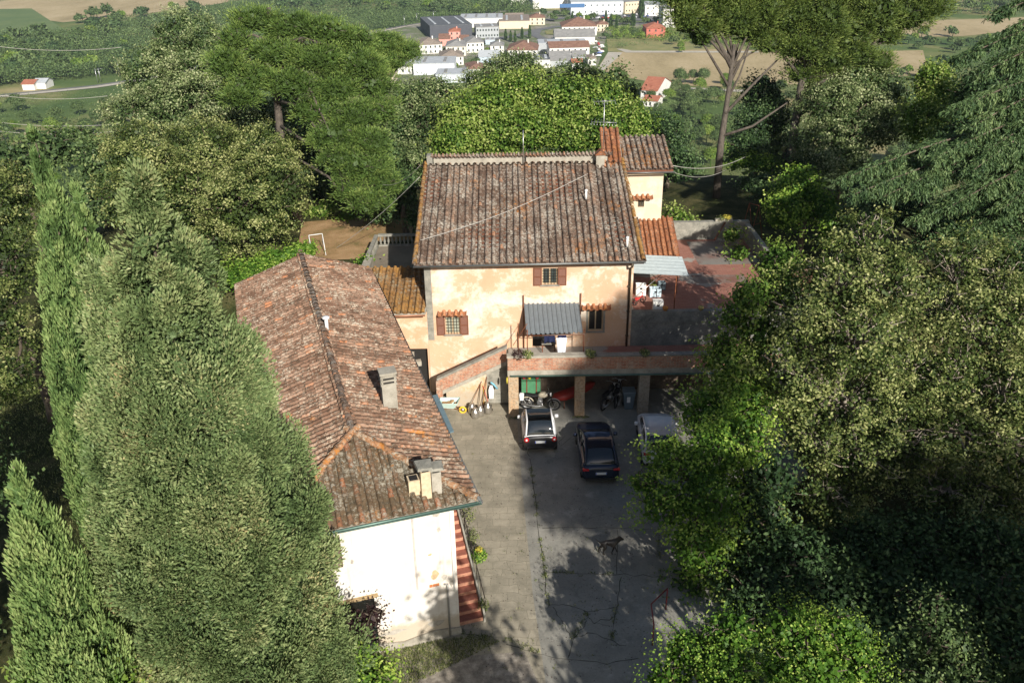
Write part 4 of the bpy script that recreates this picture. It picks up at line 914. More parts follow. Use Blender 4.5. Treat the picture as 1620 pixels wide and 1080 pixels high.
cabin2 = [(.20, .76, .85, 1.06, .05), (.42, .77, .85, 1.25, .10), (.85, .79, .85, 1.46, .17), (1.6, .80, .85, 1.50, .18), (2.2, .80, .85, 1.46, .18), (2.7, .80, .85, 1.26, .12), (3.2, .78, .85, 1.0, .05)]
car('hatchback', 'dark navy hatchback parked in shade between the white and black car and the leafy tree', (a[0]+b[0])/2, a[1], rad(.5), body2, cabin2, (M_CBLUE, M_CBLUE), M_CBLUE, 4.3, .32, (.75, -.85), .88, 'wide').scale = (.90, .93, .93)
a = Pz(1017, 752)
body3 = [(0, .66, .36, .9), (.07, .76, .26, 1.02), (.4, .79, .24, 1.04), (1.6, .80, .24, 1.02), (2.7, .79, .24, .98), (3.3, .76, .25, .88), (3.55, .66, .3, .76)]
cabin3 = [(.08, .72, .85, 1.1, .04), (.22, .74, .85, 1.42, .08), (.42, .75, .85, 1.55, .12), (1.3, .75, .85, 1.58, .13), (2.0, .75, .85, 1.54, .13), (2.4, .75, .85, 1.3, .09), (2.8, .72, .85, 1.02, .05)]
car('small_hatchback', 'white small hatchback half hidden under the bright leafy tree', a[0] + .80, a[1] + .3, rad(-3), body3, cabin3, (M_CWHITE, M_CWHITE), M_CWHITE, 3.55, .29, (.55, -.6), .79, 'wide')

# ================================================================ DOG
def dog():
    a = Pz(945, 876); r = empty('dog', (a[0] + .05, a[1], 0), 'black dog walking across the shaded concrete courtyard', 'dog', None, rad(2))
    nodes = dict(pel=((.12, 0, .52), (.085, .10)), loin=((.28, 0, .53), (.075, .09)), rib=((.45, 0, .50), (.10, .125)), chest=((.58, 0, .50), (.10, .125)), neck=((.68, 0, .62), (.065, .07)), poll=((.76, 0, .70), (.06, .06)),
        stop=((.84, 0, .68), (.045, .045)), nose=((.93, 0, .64), (.026, .026)), tail1=((.04, 0, .55), (.022, .022)), tail2=((-.06, 0, .62), (.016, .016)), tail3=((-.13, .0, .72), (.010, .010)))
    E = [('pel','loin'),('loin','rib'),('rib','chest'),('chest','neck'),('neck','poll'),('poll','stop'),('stop','nose'),('pel','tail1'),('tail1','tail2'),('tail2','tail3')]
    for s, nm, df, dh in ((1, 'l', .10, -.06), (-1, 'r', -.10, .10)):
        nodes['fh'+nm] = ((.57, .07*s, .42), (.045, .06)); nodes['fe'+nm] = ((.57+df*.4, .075*s, .27), (.028, .034)); nodes['fw'+nm] = ((.57+df*.9, .075*s, .13), (.020, .022)); nodes['fp'+nm] = ((.60+df, .075*s, .02), (.024, .02))
        E += [('chest','fh'+nm),('fh'+nm,'fe'+nm),('fe'+nm,'fw'+nm),('fw'+nm,'fp'+nm)]
        nodes['hk'+nm] = ((.18+dh*.6, .075*s, .36), (.05, .075)); nodes['hh'+nm] = ((.06+dh, .075*s, .19), (.022, .03)); nodes['hp'+nm] = ((.08+dh, .075*s, .03), (.022, .022)); nodes['ht'+nm] = ((.13+dh, .075*s, .018), (.022, .016))
        E += [('pel','hk'+nm),('hk'+nm,'hh'+nm),('hh'+nm,'hp'+nm),('hp'+nm,'ht'+nm)]
        nodes['ear'+nm] = ((.755, .05*s, .755), (.018, .03)); nodes['eat'+nm] = ((.77, .085*s, .73), (.010, .018)); E += [('poll','ear'+nm),('ear'+nm,'eat'+nm)]
    ks = list(nodes); me = bpy.data.meshes.new('body'); me.from_pydata([nodes[k][0] for k in ks], [(ks.index(a), ks.index(b)) for a, b in E], [])
    o = bpy.data.objects.new('body', me); C.objects.link(o); o.parent = r
    md = o.modifiers.new('skin', 'SKIN'); md.use_smooth_shade = True
    if not me.skin_vertices: pass
    for i, k in enumerate(ks):
        sv = me.skin_vertices[0].data[i]; sv.radius = tuple(q * (1.22 if k in ('pel', 'loin', 'rib', 'chest', 'neck', 'poll', 'stop') else 1.15) for q in nodes[k][1]); sv.use_root = (k == 'pel')
    s = o.modifiers.new('sub', 'SUBSURF'); s.levels = 2; s.render_levels = 2
    me.materials.append(plain('black_coat', (.020, .017, .015), .5, 0, .3, 12, .4))
    return r
dog()

# ================================================================ YARD THINGS
def leafball(root, name, c, r, kind, n, size, R, up=.6, asp=.5, flat=.8):
    d = sphere_dirs(n, R); p = np.array(c) + d * (R.uniform(.15, 1, n) ** .5)[:, None] * r * np.array([1, 1, flat])
    a, t, b = leafset(p, d + [0, 0, up], size, asp, .6, R); v, q = quads_from(a, t, b)
    return np_mesh(name, v, q, R.uniform(0, 1, n), FOL[kind], root)
def wheelbarrow():
    a = Pz(712, 652); r = empty('wheelbarrow', (a[0], a[1], 0), 'pale turquoise wheelbarrow with yellow wheel, filled with debris, beside the staircase', 'wheelbarrow', None, rad(-6))
    T = plain('turquoise_paint', (.52, .68, .62), .5, 0, .08); Y_ = plain('yellow_rubber', (.75, .48, .04), .6)
    mb = MB(); o = [(-.48, -.30, .62), (.42, -.32, .66), (.46, .32, .66), (-.48, .30, .62)]; i_ = [(-.3, -.18, .33), (.22, -.18, .33), (.22, .18, .33), (-.3, .18, .33)]
    for k in range(4):
        k2 = (k+1) % 4; mb.quad(o[k], o[k2], i_[k2], i_[k]); mb.quad(*[tuple(np.array(q) * [1.03, 1.03, 1] - [0, 0, .012]) for q in (i_[k], i_[k2], o[k2], o[k])])
    mb.add(i_, [(0,1,2,3)]); mb.tube(o + [o[0]], .018, 6); mb.build('tray', T, r, local=True)
    R = np.random.default_rng(3); mb = MB()
    for k in range(26): p = R.uniform([-.33, -.2, .48], [.3, .2, .56]); mb.obox(p[:2], R.normal(0, 1, 2), R.uniform(.03, .07), R.uniform(.02, .05), p[2]-.03, p[2]+.03)
    mb.build('debris', M_TILE_R if False else plain('debris_brown', (.36, .23, .12), .9, 0, .4, 20), r, local=True)
    w_ = MB(); w_.tube([(.62 + .15*math.cos(t), -.0, .17 + .15*math.sin(t)) for t in np.linspace(0, 2*PI, 20)], .045, 8, False); w_.build('wheel', Y_, r, local=True)
    mb = MB(); mb.lathe((.62, -.04, .17), [(.08, 0), (.08, .08)], 12, 'y'); 
    mb.build('hub', M_METAL, r, local=True)
    mb = MB()
    for s in (-1, 1): mb.tube([(-.95, .27*s, .52), (-.4, .22*s, .33), (.3, .12*s, .28), (.62, .06*s, .17)], .017, 6); mb.tube([(-.32, .2*s, .32), (-.42, .24*s, .0)], .015, 6)
    mb.build('frame', M_RUST, r, local=True)
wheelbarrow()
M_ALU = plain('dull_aluminium', (.50, .47, .42), .35, .85, .15, 9)
ch_l = ['leftmost rear dented aluminium churn, behind the broom heads', 'foremost aluminium churn of the cluster by the stair wall', 'aluminium churn standing in the middle of the cluster', 'rightmost aluminium churn with wide lid by the stair opening']
cp0 = None
for i, (px, py) in enumerate(((747, 653), (752, 660), (760, 657), (772, 653))):
    a = Pz(px, py); 
    if cp0 is None:
        cp0 = empty('milk_churn', tuple(a), ch_l[0], 'churn', 'aluminium churns by the staircase')
        MB().lathe((0, 0, 0), [(.15, 0), (.19, .02), (.2, .1), (.2, .3), (.17, .38), (.1, .44), (.1, .48)], 16).build('can', M_ALU, cp0, local=True)
        MB().lathe((0, 0, .47), [(.12, 0), (.13, .02), (.12, .05), (.03, .07)], 14).build('lid', M_ALU, cp0, local=True)
        for s in (-1, 1): MB().tube([(s*.12, 0, .40), (s*.19, 0, .43), (s*.2, 0, .33)], .014, 5).build('handle', M_IRON, cp0, local=True)
    else:
        c = copy_tree(cp0); c.location = a; c['label'] = ch_l[i]; c.scale = (.95, .95, .9 + .07 * i)
tl_ = [('broom', (742, 648), (762, 603), M_RUST, 'broom with brown handle leaning furthest left on the stair wall'), ('rake', (757, 648), (760, 608), M_IRON, 'dark long rake leaning upright among the tools'),
       ('shovel', (763, 652), (770, 596), M_RUST, 'tallest brown handled shovel leaning on the stair wall'), ('hoe', (766, 650), (765, 615), plain('yellow_handle', (.6, .42, .05), .6), 'yellow handled hoe leaning among the tools'),
       ('red_broom', (776, 645), (764, 610), plain('red_handle', (.55, .08, .04), .5), 'red handled broom leaning to the left on the stair wall')]
for nm, p0, p1, mt, lb in tl_:
    a = Pz(*p0); a = np.array([a[0], min(a[1], SY - .3), 0]); b = Py(p1[0], p1[1], SY - .06); r = empty(nm, tuple(a), lb, nm.replace('_', ' '))
    MB().tube([a + [0, 0, .1], b], .016, 6).build('handle', mt, r)
    d = unit(b - a); mb = MB(); mb.box(a[0]-.11, a[0]+.11, a[1]-.03, a[1]+.04, 0, .1) if 'broom' in nm or nm == 'rake' else mb.loft([ring(a[1]-.02, .02, .0, .3), ring(a[1], .10, .0, .26), ring(a[1]+.02, .02, .0, .3)])
    if not ('broom' in nm or nm == 'rake'): mb.v = [(v[0] + a[0], v[1], v[2]) for v in mb.v]
    mb.build('head', M_IRON, r)
# laundry
def cloth(name, px0, px1, py0, py1, Y, mt, label, seed, taper=0.):
    R = np.random.default_rng(seed); a = Py(px0, py0, Y); b = Py(px1, py0, Y); c = Py(px0, py1, Y); mb = MB(); n, m_ = 14, 10; vs = []
    for j in range(m_ + 1):
        f = j / m_
        for i in range(n + 1):
            g = i / n; tp = taper * f * (g - .5) * -1
            vs.append((a[0] + (b[0]-a[0]) * (g + tp), Y + .05 * math.sin(g * 11 + seed) * (.3 + f), a[2] + (c[2]-a[2]) * f + .03 * math.sin(g*5 + seed) * f - .02 * abs(math.sin(g*PI*3)) * (1-f)))
    mb.add(vs, [(j*(n+1)+i, j*(n+1)+i+1, (j+1)*(n+1)+i+1, (j+1)*(n+1)+i) for j in range(m_) for i in range(n)], True)
    o = mb.build(name, mt); sm = o.modifiers.new('solid', 'SOLIDIFY'); sm.thickness = .006
    return tag(o, label, 'laundry')
M_NAVY = plain('navy_cloth', (.012, .018, .06), .9)
cloth('towel', 880, 897, 534, 560, 37.22, plain('white_cloth', (.80, .82, .88), .9, 0, .03), 'white towel hanging on the line below the metal awning', 3, .25)
cloth('trousers', 861, 878, 531, 542, 37.24, M_NAVY, 'navy trousers hanging left of the white towel', 5); cloth('shirt', 882, 896, 529, 537, 37.34, M_NAVY, 'dark blue shirt hanging behind the top of the white towel', 8)
tag(MB().tube([Py(858, 530.5, 37.24), Py(926, 528, 37.24)], .006, 4).build('washing_line', M_CABLE), 'washing line strung below the edge of the metal awning', 'washing line')
a = Py(868, 552, 38.0); tb = empty('balcony_table', (a[0], 38.0, 2.42), 'low wooden table in shade by the balcony door', 'table')
MB().box(a[0]-.35, a[0]+.35, 37.8, 38.2, 2.95, 2.99).build('tabletop', M_STONE, tb)
for dx in (-.3, .3):
    for dy in (37.83, 38.15): MB().box(a[0]+dx-.02, a[0]+dx+.02, dy, dy+.04, 2.42, 2.949).build('leg', M_WOOD, tb)
# parapet plants
R9 = np.random.default_rng(9)
for (px, py, s, lb, kd) in ((820, 556, .34, 'reddish green plant on the left end of the brick parapet', 'purple'), (835, 557, .28, 'olive green trailing plant beside the left pole of the awning', 'oak'), (934, 566, .30, 'green plant trailing over the parapet at the edge of the shade', 'oak'), (1020, 563, .26, 'small green plant on the shaded right part of the parapet', 'oak')):
    p = Py(px, py, CY0 + .1); r = empty('parapet_plant', (p[0], p[1], 3.2), lb, 'plant'); leafball(r, 'leaves', (p[0], p[1], 3.3), s, kd, 420, .09, R9)
    mb = MB(); [mb.tube([(p[0], p[1], 3.17), (p[0] + R9.normal(0, .12), p[1] + R9.normal(0, .08), 3.4)], .008, 4) for _ in range(6)]; mb.build('stems', M_BARK, r)
# ---- inside the carport
def motorbike(name, label, x, y, rz, tank, sc=1.):
    r = empty(name, (x, y, 0), label, 'motorcycle', None, rz)
    for wx in (0, 1.3):
        t = MB(); t.tube([(wx + .28*math.cos(a), 0, .30 + .28*math.sin(a)) for a in np.linspace(0, 2*PI, 26)], .045, 8, False); w_ = t.build('wheel', M_BLACK, r, local=True)
        t = MB(); t.tube([(wx + .22*math.cos(a), 0, .30 + .22*math.sin(a)) for a in np.linspace(0, 2*PI, 22)], .018, 6, False)
        for k in range(8): t.tube([(wx, 0, .3), (wx + .22*math.cos(k*PI/4), 0, .3 + .22*math.sin(k*PI/4))], .008, 4)
        t.lathe((wx, -.05, .3), [(.05, 0), (.05, .1)], 10, 'y'); t.build('rim', M_METAL, w_, local=True)
        mb = MB(); mb.tube([(wx + .34*math.cos(a), 0, .30 + .34*math.sin(a)) for a in np.linspace(.4, 2.6, 9)], .03, 6); mb.build('mudguard', M_METAL if wx else tank, r, local=True)
    mb = MB()
    for s in (-1, 1): mb.tube([(1.3, .07*s, .3), (1.08, .08*s, .92)], .022, 6); mb.tube([(0, .09*s, .3), (.12, .1*s, .68)], .02, 6)
    mb.tube([(1.08, 0, .88), (.6, 0, .72), (.1, 0, .70)], .025, 6); mb.tube([(1.08, 0, .8), (.85, 0, .35), (.4, 0, .28), (0, .07, .3)], .025, 6); mb.build('frame', M_IRON, r, local=True)
    MB().loft([ring(.0, .05, 0, .1)]+[ring(.05, .12, -.02, .14), ring(.2, .14, -.04, .18), ring(.35, .10, -.02, .15), ring(.42, .04, 0, .1)])
    mb = MB(); mb.loft([[(q[1], q[0], q[2]) for q in ring(*s)] for s in ((.55, .06, .74, .84), (.65, .12, .70, .92), (.85, .14, .70, .96), (1.0, .06, .76, .88))]); mb.build('fuel_tank', tank, r, local=True)
    mb = MB(); mb.loft([[(q[1], q[0], q[2]) for q in ring(*s)] for s in ((-.1, .08, .78, .84), (.0, .13, .74, .84), (.35, .13, .72, .80), (.56, .09, .74, .82))]); mb.build('saddle', M_BLACK, r, local=True)
    mb = MB(); mb.lathe((.62, -.13, .42), [(.12, 0), (.14, .05), (.14, .21), (.12, .26)], 12, 'y'); mb.box(.55, .75, -.09, .09, .5, .68); mb.build('engine', M_METAL, r, local=True, bevel=.01)
    mb = MB(); mb.tube([(.72, -.1, .5), (.78, -.15, .28), (.5, -.17, .25), (-.25, -.17, .34)], [.02, .025, .03, .045], 8); mb.build('exhaust', M_METAL, r, local=True)
    mb = MB(); mb.tube([(.95, .36, 1.03), (1.03, .2, 1.05), (1.07, 0, .97), (1.03, -.2, 1.05), (.95, -.36, 1.03)], .014, 6); mb.build('handlebar', M_METAL, r, local=True)
    mb = MB(); mb.lathe((1.12, 0, .86), [(.04, -.04), (.09, .02), (.095, .06)], 12, 'x'); mb.build('headlight', M_WHITE, r, local=True)
    for s in (-1, 1): MB().tube([(1.0, .24*s, 1.04), (.98, .3*s, 1.2)], .01, 4).build('mirror', M_IRON, r, local=True)
    return r
a = Pz(829, 652); motorbike('motorcycle', 'old chrome motorcycle standing beside the first brick pillar of the carport', a[0] + .15, a[1] + .35, rad(-8), plain('tank_cream', (.45, .4, .3), .4))
motorbike('motorcycle', 'black motorcycle parked deep in the shade of the second carport bay', 4.35, 36.6, rad(58), M_CBLACK)
motorbike('motorcycle', 'dark motorcycle leaning nearest the third pillar of the carport', 4.95, 36.8, rad(75), M_CBLACK)
gt = empty('green_chest', (.95, 37.7, 0), 'green chest with brown straps behind the chrome motorcycle', 'chest')
MB().box(.42, 1.35, 37.4, 38.0, .45, 1.15).build('box', plain('green_paint', (.07, .22, .11), .6), gt, bevel=.02)
for x in (.65, 1.12): MB().box(x, x+.06, 37.38, 38.02, .44, 1.165).build('strap', M_WOOD, gt)
for x in (.5, 1.25): MB().box(x-.03, x+.03, 37.5, 37.9, 0, .45).build('leg', M_WOOD, gt)
for i, (x, cl, lb) in enumerate(((.55, (.45, .05, .06), 'small red pot on the left of the green chest'), (.82, (.7, .55, .05), 'small yellow pot in the middle of the green chest'), (1.2, (.45, .05, .06), 'small dark red pot on the right of the green chest'))):
    o = MB().lathe((x, 37.7, 1.17), [(.07, 0), (.1, .12), (.08, .13), (.03, .05)], 10).build('pot', plain('pot%d' % i, cl, .5)); tag(o, lb, 'pot')
kb = Py(880, 630, 36.9); 
kr = empty('plastic_hull', (1.9, 36.9, .4), 'red rounded plastic hull resting behind the middle pillar', 'boat hull', None, rad(18))
mb = MB(); mb.loft([[(q[1], q[0], q[2]) for q in ring(*s, 20, .8)] for s in ((.0, .06, .05, .18), (.15, .26, -.02, .3), (.6, .33, -.05, .38), (1.4, .33, .1, .52), (2.0, .2, .3, .62), (2.2, .04, .45, .6))]); mb.build('hull', plain('red_plastic', (.33, .035, .025), .4), kr, local=True)
mb = MB(); mb.tube([(.5, -.3, -.4), (.5, -.3, .0)], .03, 6); mb.tube([(1.5, -.3, -.4), (1.5, -.3, .12)], .03, 6); mb.tube([(.5, .3, -.4), (.5, .3, .0)], .03, 6); mb.tube([(1.5, .3, -.4), (1.5, .3, .12)], .03, 6); mb.build('trestle', M_WOOD, kr, local=True)
wb_ = empty('wheeled_bin', (5.55, 36.75, 0), 'grey blue wheeled bin with white label in the second carport bay', 'bin')
mb = MB(); mb.loft([[(5.55+sx*w_, 36.75+sy*w_, z) for sx, sy in ((-1,-1),(1,-1),(1,1),(-1,1))] for w_, z in ((.2, .05), (.28, .95))], True, False); mb.build('bin_body', plain('bin_grey_blue', (.11, .15, .18), .5), wb_)
MB().box(5.25, 5.85, 36.45, 37.05, .955, 1.02).build('lid', plain('bin_lid', (.17, .21, .24), .5), wb_, bevel=.02)
MB().box(5.44, 5.60, 36.486, 36.50, .45, .75).build('sticker', M_WHITE, wb_)
for x in (5.33, 5.77): MB().lathe((x, 36.98, .09), [(.09, -.02), (.09, .02)], 12, 'x').build('wheel', M_BLACK, wb_)
tag(MB().loft([[(.42+sx*w_*.7, 36.62+sy*w_*.5, z) for sx, sy in ((-1,-1),(1,-1),(1,1),(-1,1))] for w_, z in ((.12, .62), (.16, .95), (.1, .99))], True, False).build('white_sack', M_WHITE), 'white sack hanging beside the first brick pillar', 'sack')
p = Py(777, 610, SY); tag(MB().loft([[(p[0]+sx*w_, SY-.06+sy*.04, z) for sx, sy in ((-1,-1),(1,-1),(1,1),(-1,1))] for w_, z in ((.1, .55), (.13, 1.0), (.06, 1.25))], True, False).build('white_bag', M_WHITE), 'white plastic bag hung at the corner of the stair opening', 'bag')
tag(MB().tube([(p[0]-.02, SY-.1, 1.45), (p[0]+.12, SY-.12, 1.35), (p[0]+.3, SY-.12, 1.1)], .05, 7).build('blue_cloth', plain('light_blue_cloth', (.2, .45, .55), .8)), 'light blue rolled cloth above the white bag by the stair', 'cloth')
tag(MB().tube([(-.26, CY0-.1, 1.9), (-.26, CY0-.13, 2.1), (-.25, CY0-.05, 2.2), (-.25, CY0-.05, 1.95), (-.26, CY0-.1, 1.9)], .035, 6).build('yellow_hose', plain('yellow_hose', (.5, .42, .05), .6)), 'coil of yellow hose hung high on the first brick pillar', 'hose')

# ---- red handrail at the bottom of the court
a = Pz(1032, 1020); b = np.array([a[0], a[1], 0]); c = Pz(1030, 955, .95); d = Pz(1056, 930, .95)
hr = empty('handrail', tuple(a), 'thin red metal handrail at the lower right edge of the courtyard', 'handrail')
M_REDP = plain('red_rail_paint', (.20, .03, .028), .5)
MB().tube([(a[0], a[1], 0), (a[0], a[1], .92)], .025, 6).build('post', M_REDP, hr); MB().tube([(d[0], d[1], 0), (d[0], d[1], .92)], .025, 6).build('post', M_REDP, hr)
MB().tube([(a[0], a[1], .9), (c[0], c[1], .95), (d[0], d[1], .95)], .025, 6).build('rail', M_REDP, hr)

# ---- things on the red terrace
def crate(nm, px, py, s, col, lb, cat, z=3.97, h=.35):
    p = Pz(px, py, z); r = empty(nm, (p[0], p[1], z), lb, cat); m_ = plain(nm + '_mat_%d' % px, col, .6)
    mb = MB(); w_ = s; t = .02
    for b in ((-w_, w_, -w_*.7, -w_*.7+t), (-w_, w_, w_*.7-t, w_*.7), (-w_, -w_+t, -w_*.7+t, w_*.7-t), (w_-t, w_, -w_*.7+t, w_*.7-t)): mb.box(b[0], b[1], b[2], b[3], 0.02, h)
    mb.box(-w_, w_, -w_*.7, w_*.7, 0, .019); mb.build('shell', m_, r, local=True)
    for s_ in (-1, 1): MB().box(-.06, .06, s_*w_*.7-.008 - (.006 if s_ < 0 else -.006), s_*w_*.7+.008 - (.006 if s_ < 0 else -.006), h*.6, h*.75).build('handle_slot', M_DARKIN, r, local=True)
    return r
crate('crate', 1013, 466, .25, (.7, .7, .68), 'pale crate standing nearest the house wall under the canopy', 'crate', h=.6); crate('crate', 1025, 458, .2, (.5, .17, .05), 'orange crate beside the pale crate under the canopy', 'crate', h=.3)
crate('storage_box', 1036, 468, .28, (.5, .62, .68), 'pale blue storage box on the red terrace', 'box', h=.45); crate('crate', 1046, 457, .2, (.25, .32, .36), 'grey blue crate at the right of the canopy group', 'crate', h=.4)
o = crate('white_cabinet', 1040, 492, .24, (.75, .74, .70), 'white cabinet standing alone on the sunny terrace floor', 'cabinet', h=.55); MB().box(-.25, .25, -.18, .18, .552, .58).build('lid', M_WHITE, o, local=True)
p = Pz(1032, 460, 3.97); r = empty('potted_plant', tuple(p), 'small green potted plant between the crates on the terrace', 'plant'); MB().lathe(p, [(.09, 0), (.13, .22), (.11, .23)], 12).build('pot', M_RUST, r); leafball(r, 'leaves', p + [0, 0, .45], .24, 'linden', 260, .09, R9)
bk = empty('toy_tricycle', tuple(Pz(1009, 480, 3.97)), 'red child tricycle standing on the terrace by the house corner', 'tricycle', None, rad(25)); mr = plain('toy_red', (.6, .03, .03), .4)
for (x, y, rr) in ((-.25, -.15, .11), (-.25, .15, .11), (.3, 0, .16)):
    mb = MB(); mb.tube([(x + rr*math.cos(t), y, rr + .02 + rr*math.sin(t)) for t in np.linspace(0, 2*PI, 16)], .022, 6, False); mb.lathe((x, y-.02, rr+.02), [(.03, 0), (.03, .04)], 8, 'y'); mb.build('wheel', M_BLACK, bk, local=True)
mb = MB(); mb.tube([(-.25, -.15, .13), (-.25, .15, .13)], .015, 5); mb.tube([(-.25, 0, .13), (.0, 0, .22), (.25, 0, .4), (.3, 0, .18)], .025, 6); mb.tube([(.22, -.15, .55), (.22, .15, .55)], .015, 5); mb.tube([(.25, 0, .4), (.22, 0, .55)], .015, 5); mb.build('frame', mr, bk, local=True)
MB().box(-.2, .0, -.08, .08, .28, .33).build('saddle', mr, bk, local=True, bevel=.02)
for px, lb in ((1052, 'orange plant pot on the terrace kerb, nearer to the house'), (1108, 'yellowish plant pot on the terrace kerb, further from the house')):
    p = Py(px, 497, YF + .24); o = MB().lathe((p[0], p[1], 4.18), [(.09, 0), (.14, .14), (.14, .17), (.11, .17), (.08, .1)], 12).build('plant_pot', plain('pot_%d' % px, (.55, .22, .04) if px < 1100 else (.45, .36, .12), .7)); tag(o, lb, 'pot')
p = Py(1145, 352, 49.4); r = empty('flower_trough', (p[0], 49.45, 5.0), 'trough of yellow and pale flowers on the back wall of the terrace', 'planter'); MB().box(p[0]-.5, p[0]+.5, 49.35, 49.6, 5.003, 5.15).build('trough', M_CEM, r); leafball(r, 'flowers', (p[0]+.2, 49.45, 5.25), .3, 'yellow', 150, .09, R9, flat=.5); leafball(r, 'leaves', (p[0]-.1, 49.45, 5.2), .4, 'oak', 200, .08, R9, flat=.4)
tag(MB().tube([Py(1147, 352, 49.25), Py(1130, 380, 48.2)], .05, 6).build('leaning_plank', M_WOOD), 'long plank leaning against the back wall of the terrace', 'plank')
def swing(name, label, pts, mt, r_=.03):
    a = np.mean([p for p in pts], 0); r = empty(name, (pts[0][0], pts[0][1], pts[0][2]), label, 'swing frame'); return r
def aframe(name, label, x, y, z, L, h, spread, mt, rz):
    r = empty(name, (x, y, z), label, 'swing frame', None, rz)
    for s in (0, L):
        for t in (-1, 1): MB().tube([(s, t*spread, 0), (s, 0, h)], .022, 7).build('leg', mt, r, local=True)
        MB().tube([(s, -spread*.5, h*.5), (s, spread*.5, h*.5)], .02, 6).build('brace', mt, r, local=True)
    MB().tube([(0, 0, h), (L, 0, h)], .024, 7).build('crossbar', mt, r, local=True); return r
p = Pz(1172, 378, 3.0); aframe('swing_frame', 'rusty red swing frame behind the back corner of the red terrace', p[0]+.3, p[1], 3.0, .7, 2.3, .7, M_RUST, rad(-50))
p = Pz(500, 402, 3.0); aframe('swing_frame', 'white metal swing frame on the dry lawn behind the long roof', p[0]-.3, p[1], 3.0, .8, 1.2, .6, M_WHITE, rad(20))
tag(MB().box(14.6, 16.2, 44.0, 44.3, 2.0, 4.0).build('brick_wall', M_BRICK), 'short orange brick wall half buried in foliage right of the terrace', 'wall')
p = Pz(1145, 322, 3.0)
# wires
def wire(name, label, a, b, sag, r=.014, mt=None):
    a = np.array(a, float); b = np.array(b, float); pts = [a + (b - a) * t - np.array([0, 0, 4 * sag * t * (1 - t)]) for t in np.linspace(0, 1, 22)]
    return tag(MB().tube(pts, r, 5).build(name, mt or M_CABLE), label, 'wire')
wire('wire', 'wire from the left roof corner down to the lawn swing frame', Py(664, 280, 45), Py(520, 400, 52), .25, .014)
wire('wire', 'curved wire from the left end of the ridge towards the pine', Py(664, 262, 46), Py(575, 275, 56), .9, .016)
for i, (x0, y0, x1, y1, lb) in enumerate(((-10, 73, 192, 75, 'uppermost power line crossing the valley woods at left'), (-10, 150, 170, 152, 'power line crossing just below the pale railway at left'), (-10, 193, 200, 195, 'upper wire of the lowest pair of power lines at left'), (-10, 207, 200, 206, 'lower wire of the lowest pair of power lines at left'))):
    wire('power_line', lb, Py(x0, y0, 150), Py(x1, y1, 150), .6, .028)
wp = Pz(1221, 266, 2.5); tp_ = Py(1223, 212, wp[1]); up_ = empty('utility_pole', tuple(wp), 'grey wooden utility pole between the two stone pine trunks', 'pole')
MB().tube([wp - [0, 0, 1], tp_], [.13, .10], 8).build('pole', M_BARKS, up_); MB().tube([tp_ - [.5, 0, .3], tp_ + [.5, 0, -.3]], .05, 6).build('crossarm', M_BARKS, up_)
wire('wire', 'upper wire from the tower roof to the utility pole', Py(1064, 262, 46.2), tp_ - [0, 0, .2], 1.0, .018); wire('wire', 'lower wire from the tower corner past the pine trunk', Py(1064, 272, 46.2), Py(1150, 268, 58), .4, .014)
# ================================================================ TREES NEAR THE HOUSE
DEN = 1.0
def T(name, label, cat, kind, lobes, **k):
    L = [lobe(*l) for l in lobes]
    base = k.pop('base', None)
    if base is None: base = (np.mean([l[0] for l in L]), np.mean([l[1] for l in L]) + .5)
    return tree(name, label, cat, L, base, kind, **k)
# big grey green conifer in the left foreground
def big_conifer():
    Yb = 17.6; tp = Py(205, 265, Yb); gz = -.2
    cone_tree('conifer', 'huge grey green conifer filling the left foreground, overlapping the long roof', 'conifer', (tp[0] + .45, Yb), gz, (tp[0] + .12, Yb, tp[2]),
        [(0, 2.3), (.27, 2.45), (.4, 2.4), (.51, 2.35), (.61, 2.05), (.71, 1.65), (.8, 1.2), (.88, .78), (.95, .38), (1, .04)], 'arizona', 8, 290000, (.11, .046), out=1.1, trunk_r=.2, ragged=.10, flute=7, clump=(.58, 520), lift=.25, lumpy=1.7)
big_conifer()
def spire(px, py, Y, prof, seed, label, n, kind='cypress', zb=None, group=None, wf=.9):
    tp = Py(px, py, Y); zb = float(ground_z(tp[0], Y)) if zb is None else zb
    return cone_tree('cypress', label, 'cypress', (tp[0], Y), zb, tuple(tp), [(a, b * wf) for a, b in prof], kind, seed, n, (.17, .045), out=.5, ragged=.07, flute=8, clump=(.24, 90), lift=1.0, trunk_r=.16, group=group)
spire(50, 200, 26, [(0, 1.2), (.1, 1.75), (.3, 1.85), (.5, 1.45), (.7, .85), (.85, .40), (.95, .15), (1, .02)], 11, 'tall slender cypress with the highest spire at the far left', 60000)
spire(112, 268, 26.5, [(0, 1.2), (.1, 1.6), (.35, 1.7), (.55, 1.1), (.75, .62), (.9, .25), (1, .02)], 12, 'slender cypress spire leaning against the tallest cypress', 42000)
spire(176, 640, 20.5, [(0, 1.0), (.2, 1.3), (.5, 1.1), (.8, .6), (1, .04)], 16, 'low cypress flank between the tall spires and the huge conifer', 20000)
spire(14, 715, 15.5, [(0, 1.0), (.15, 1.6), (.4, 1.5), (.65, .95), (.85, .4), (1, .03)], 13, 'dark green cypress at the lower left edge, taller of the pair', 52000, wf=.88)
spire(80, 848, 16., [(0, .6), (.2, .9), (.5, .75), (.75, .42), (1, .03)], 14, 'small cypress spire right beside the lower left cypress', 26000, wf=1.1)
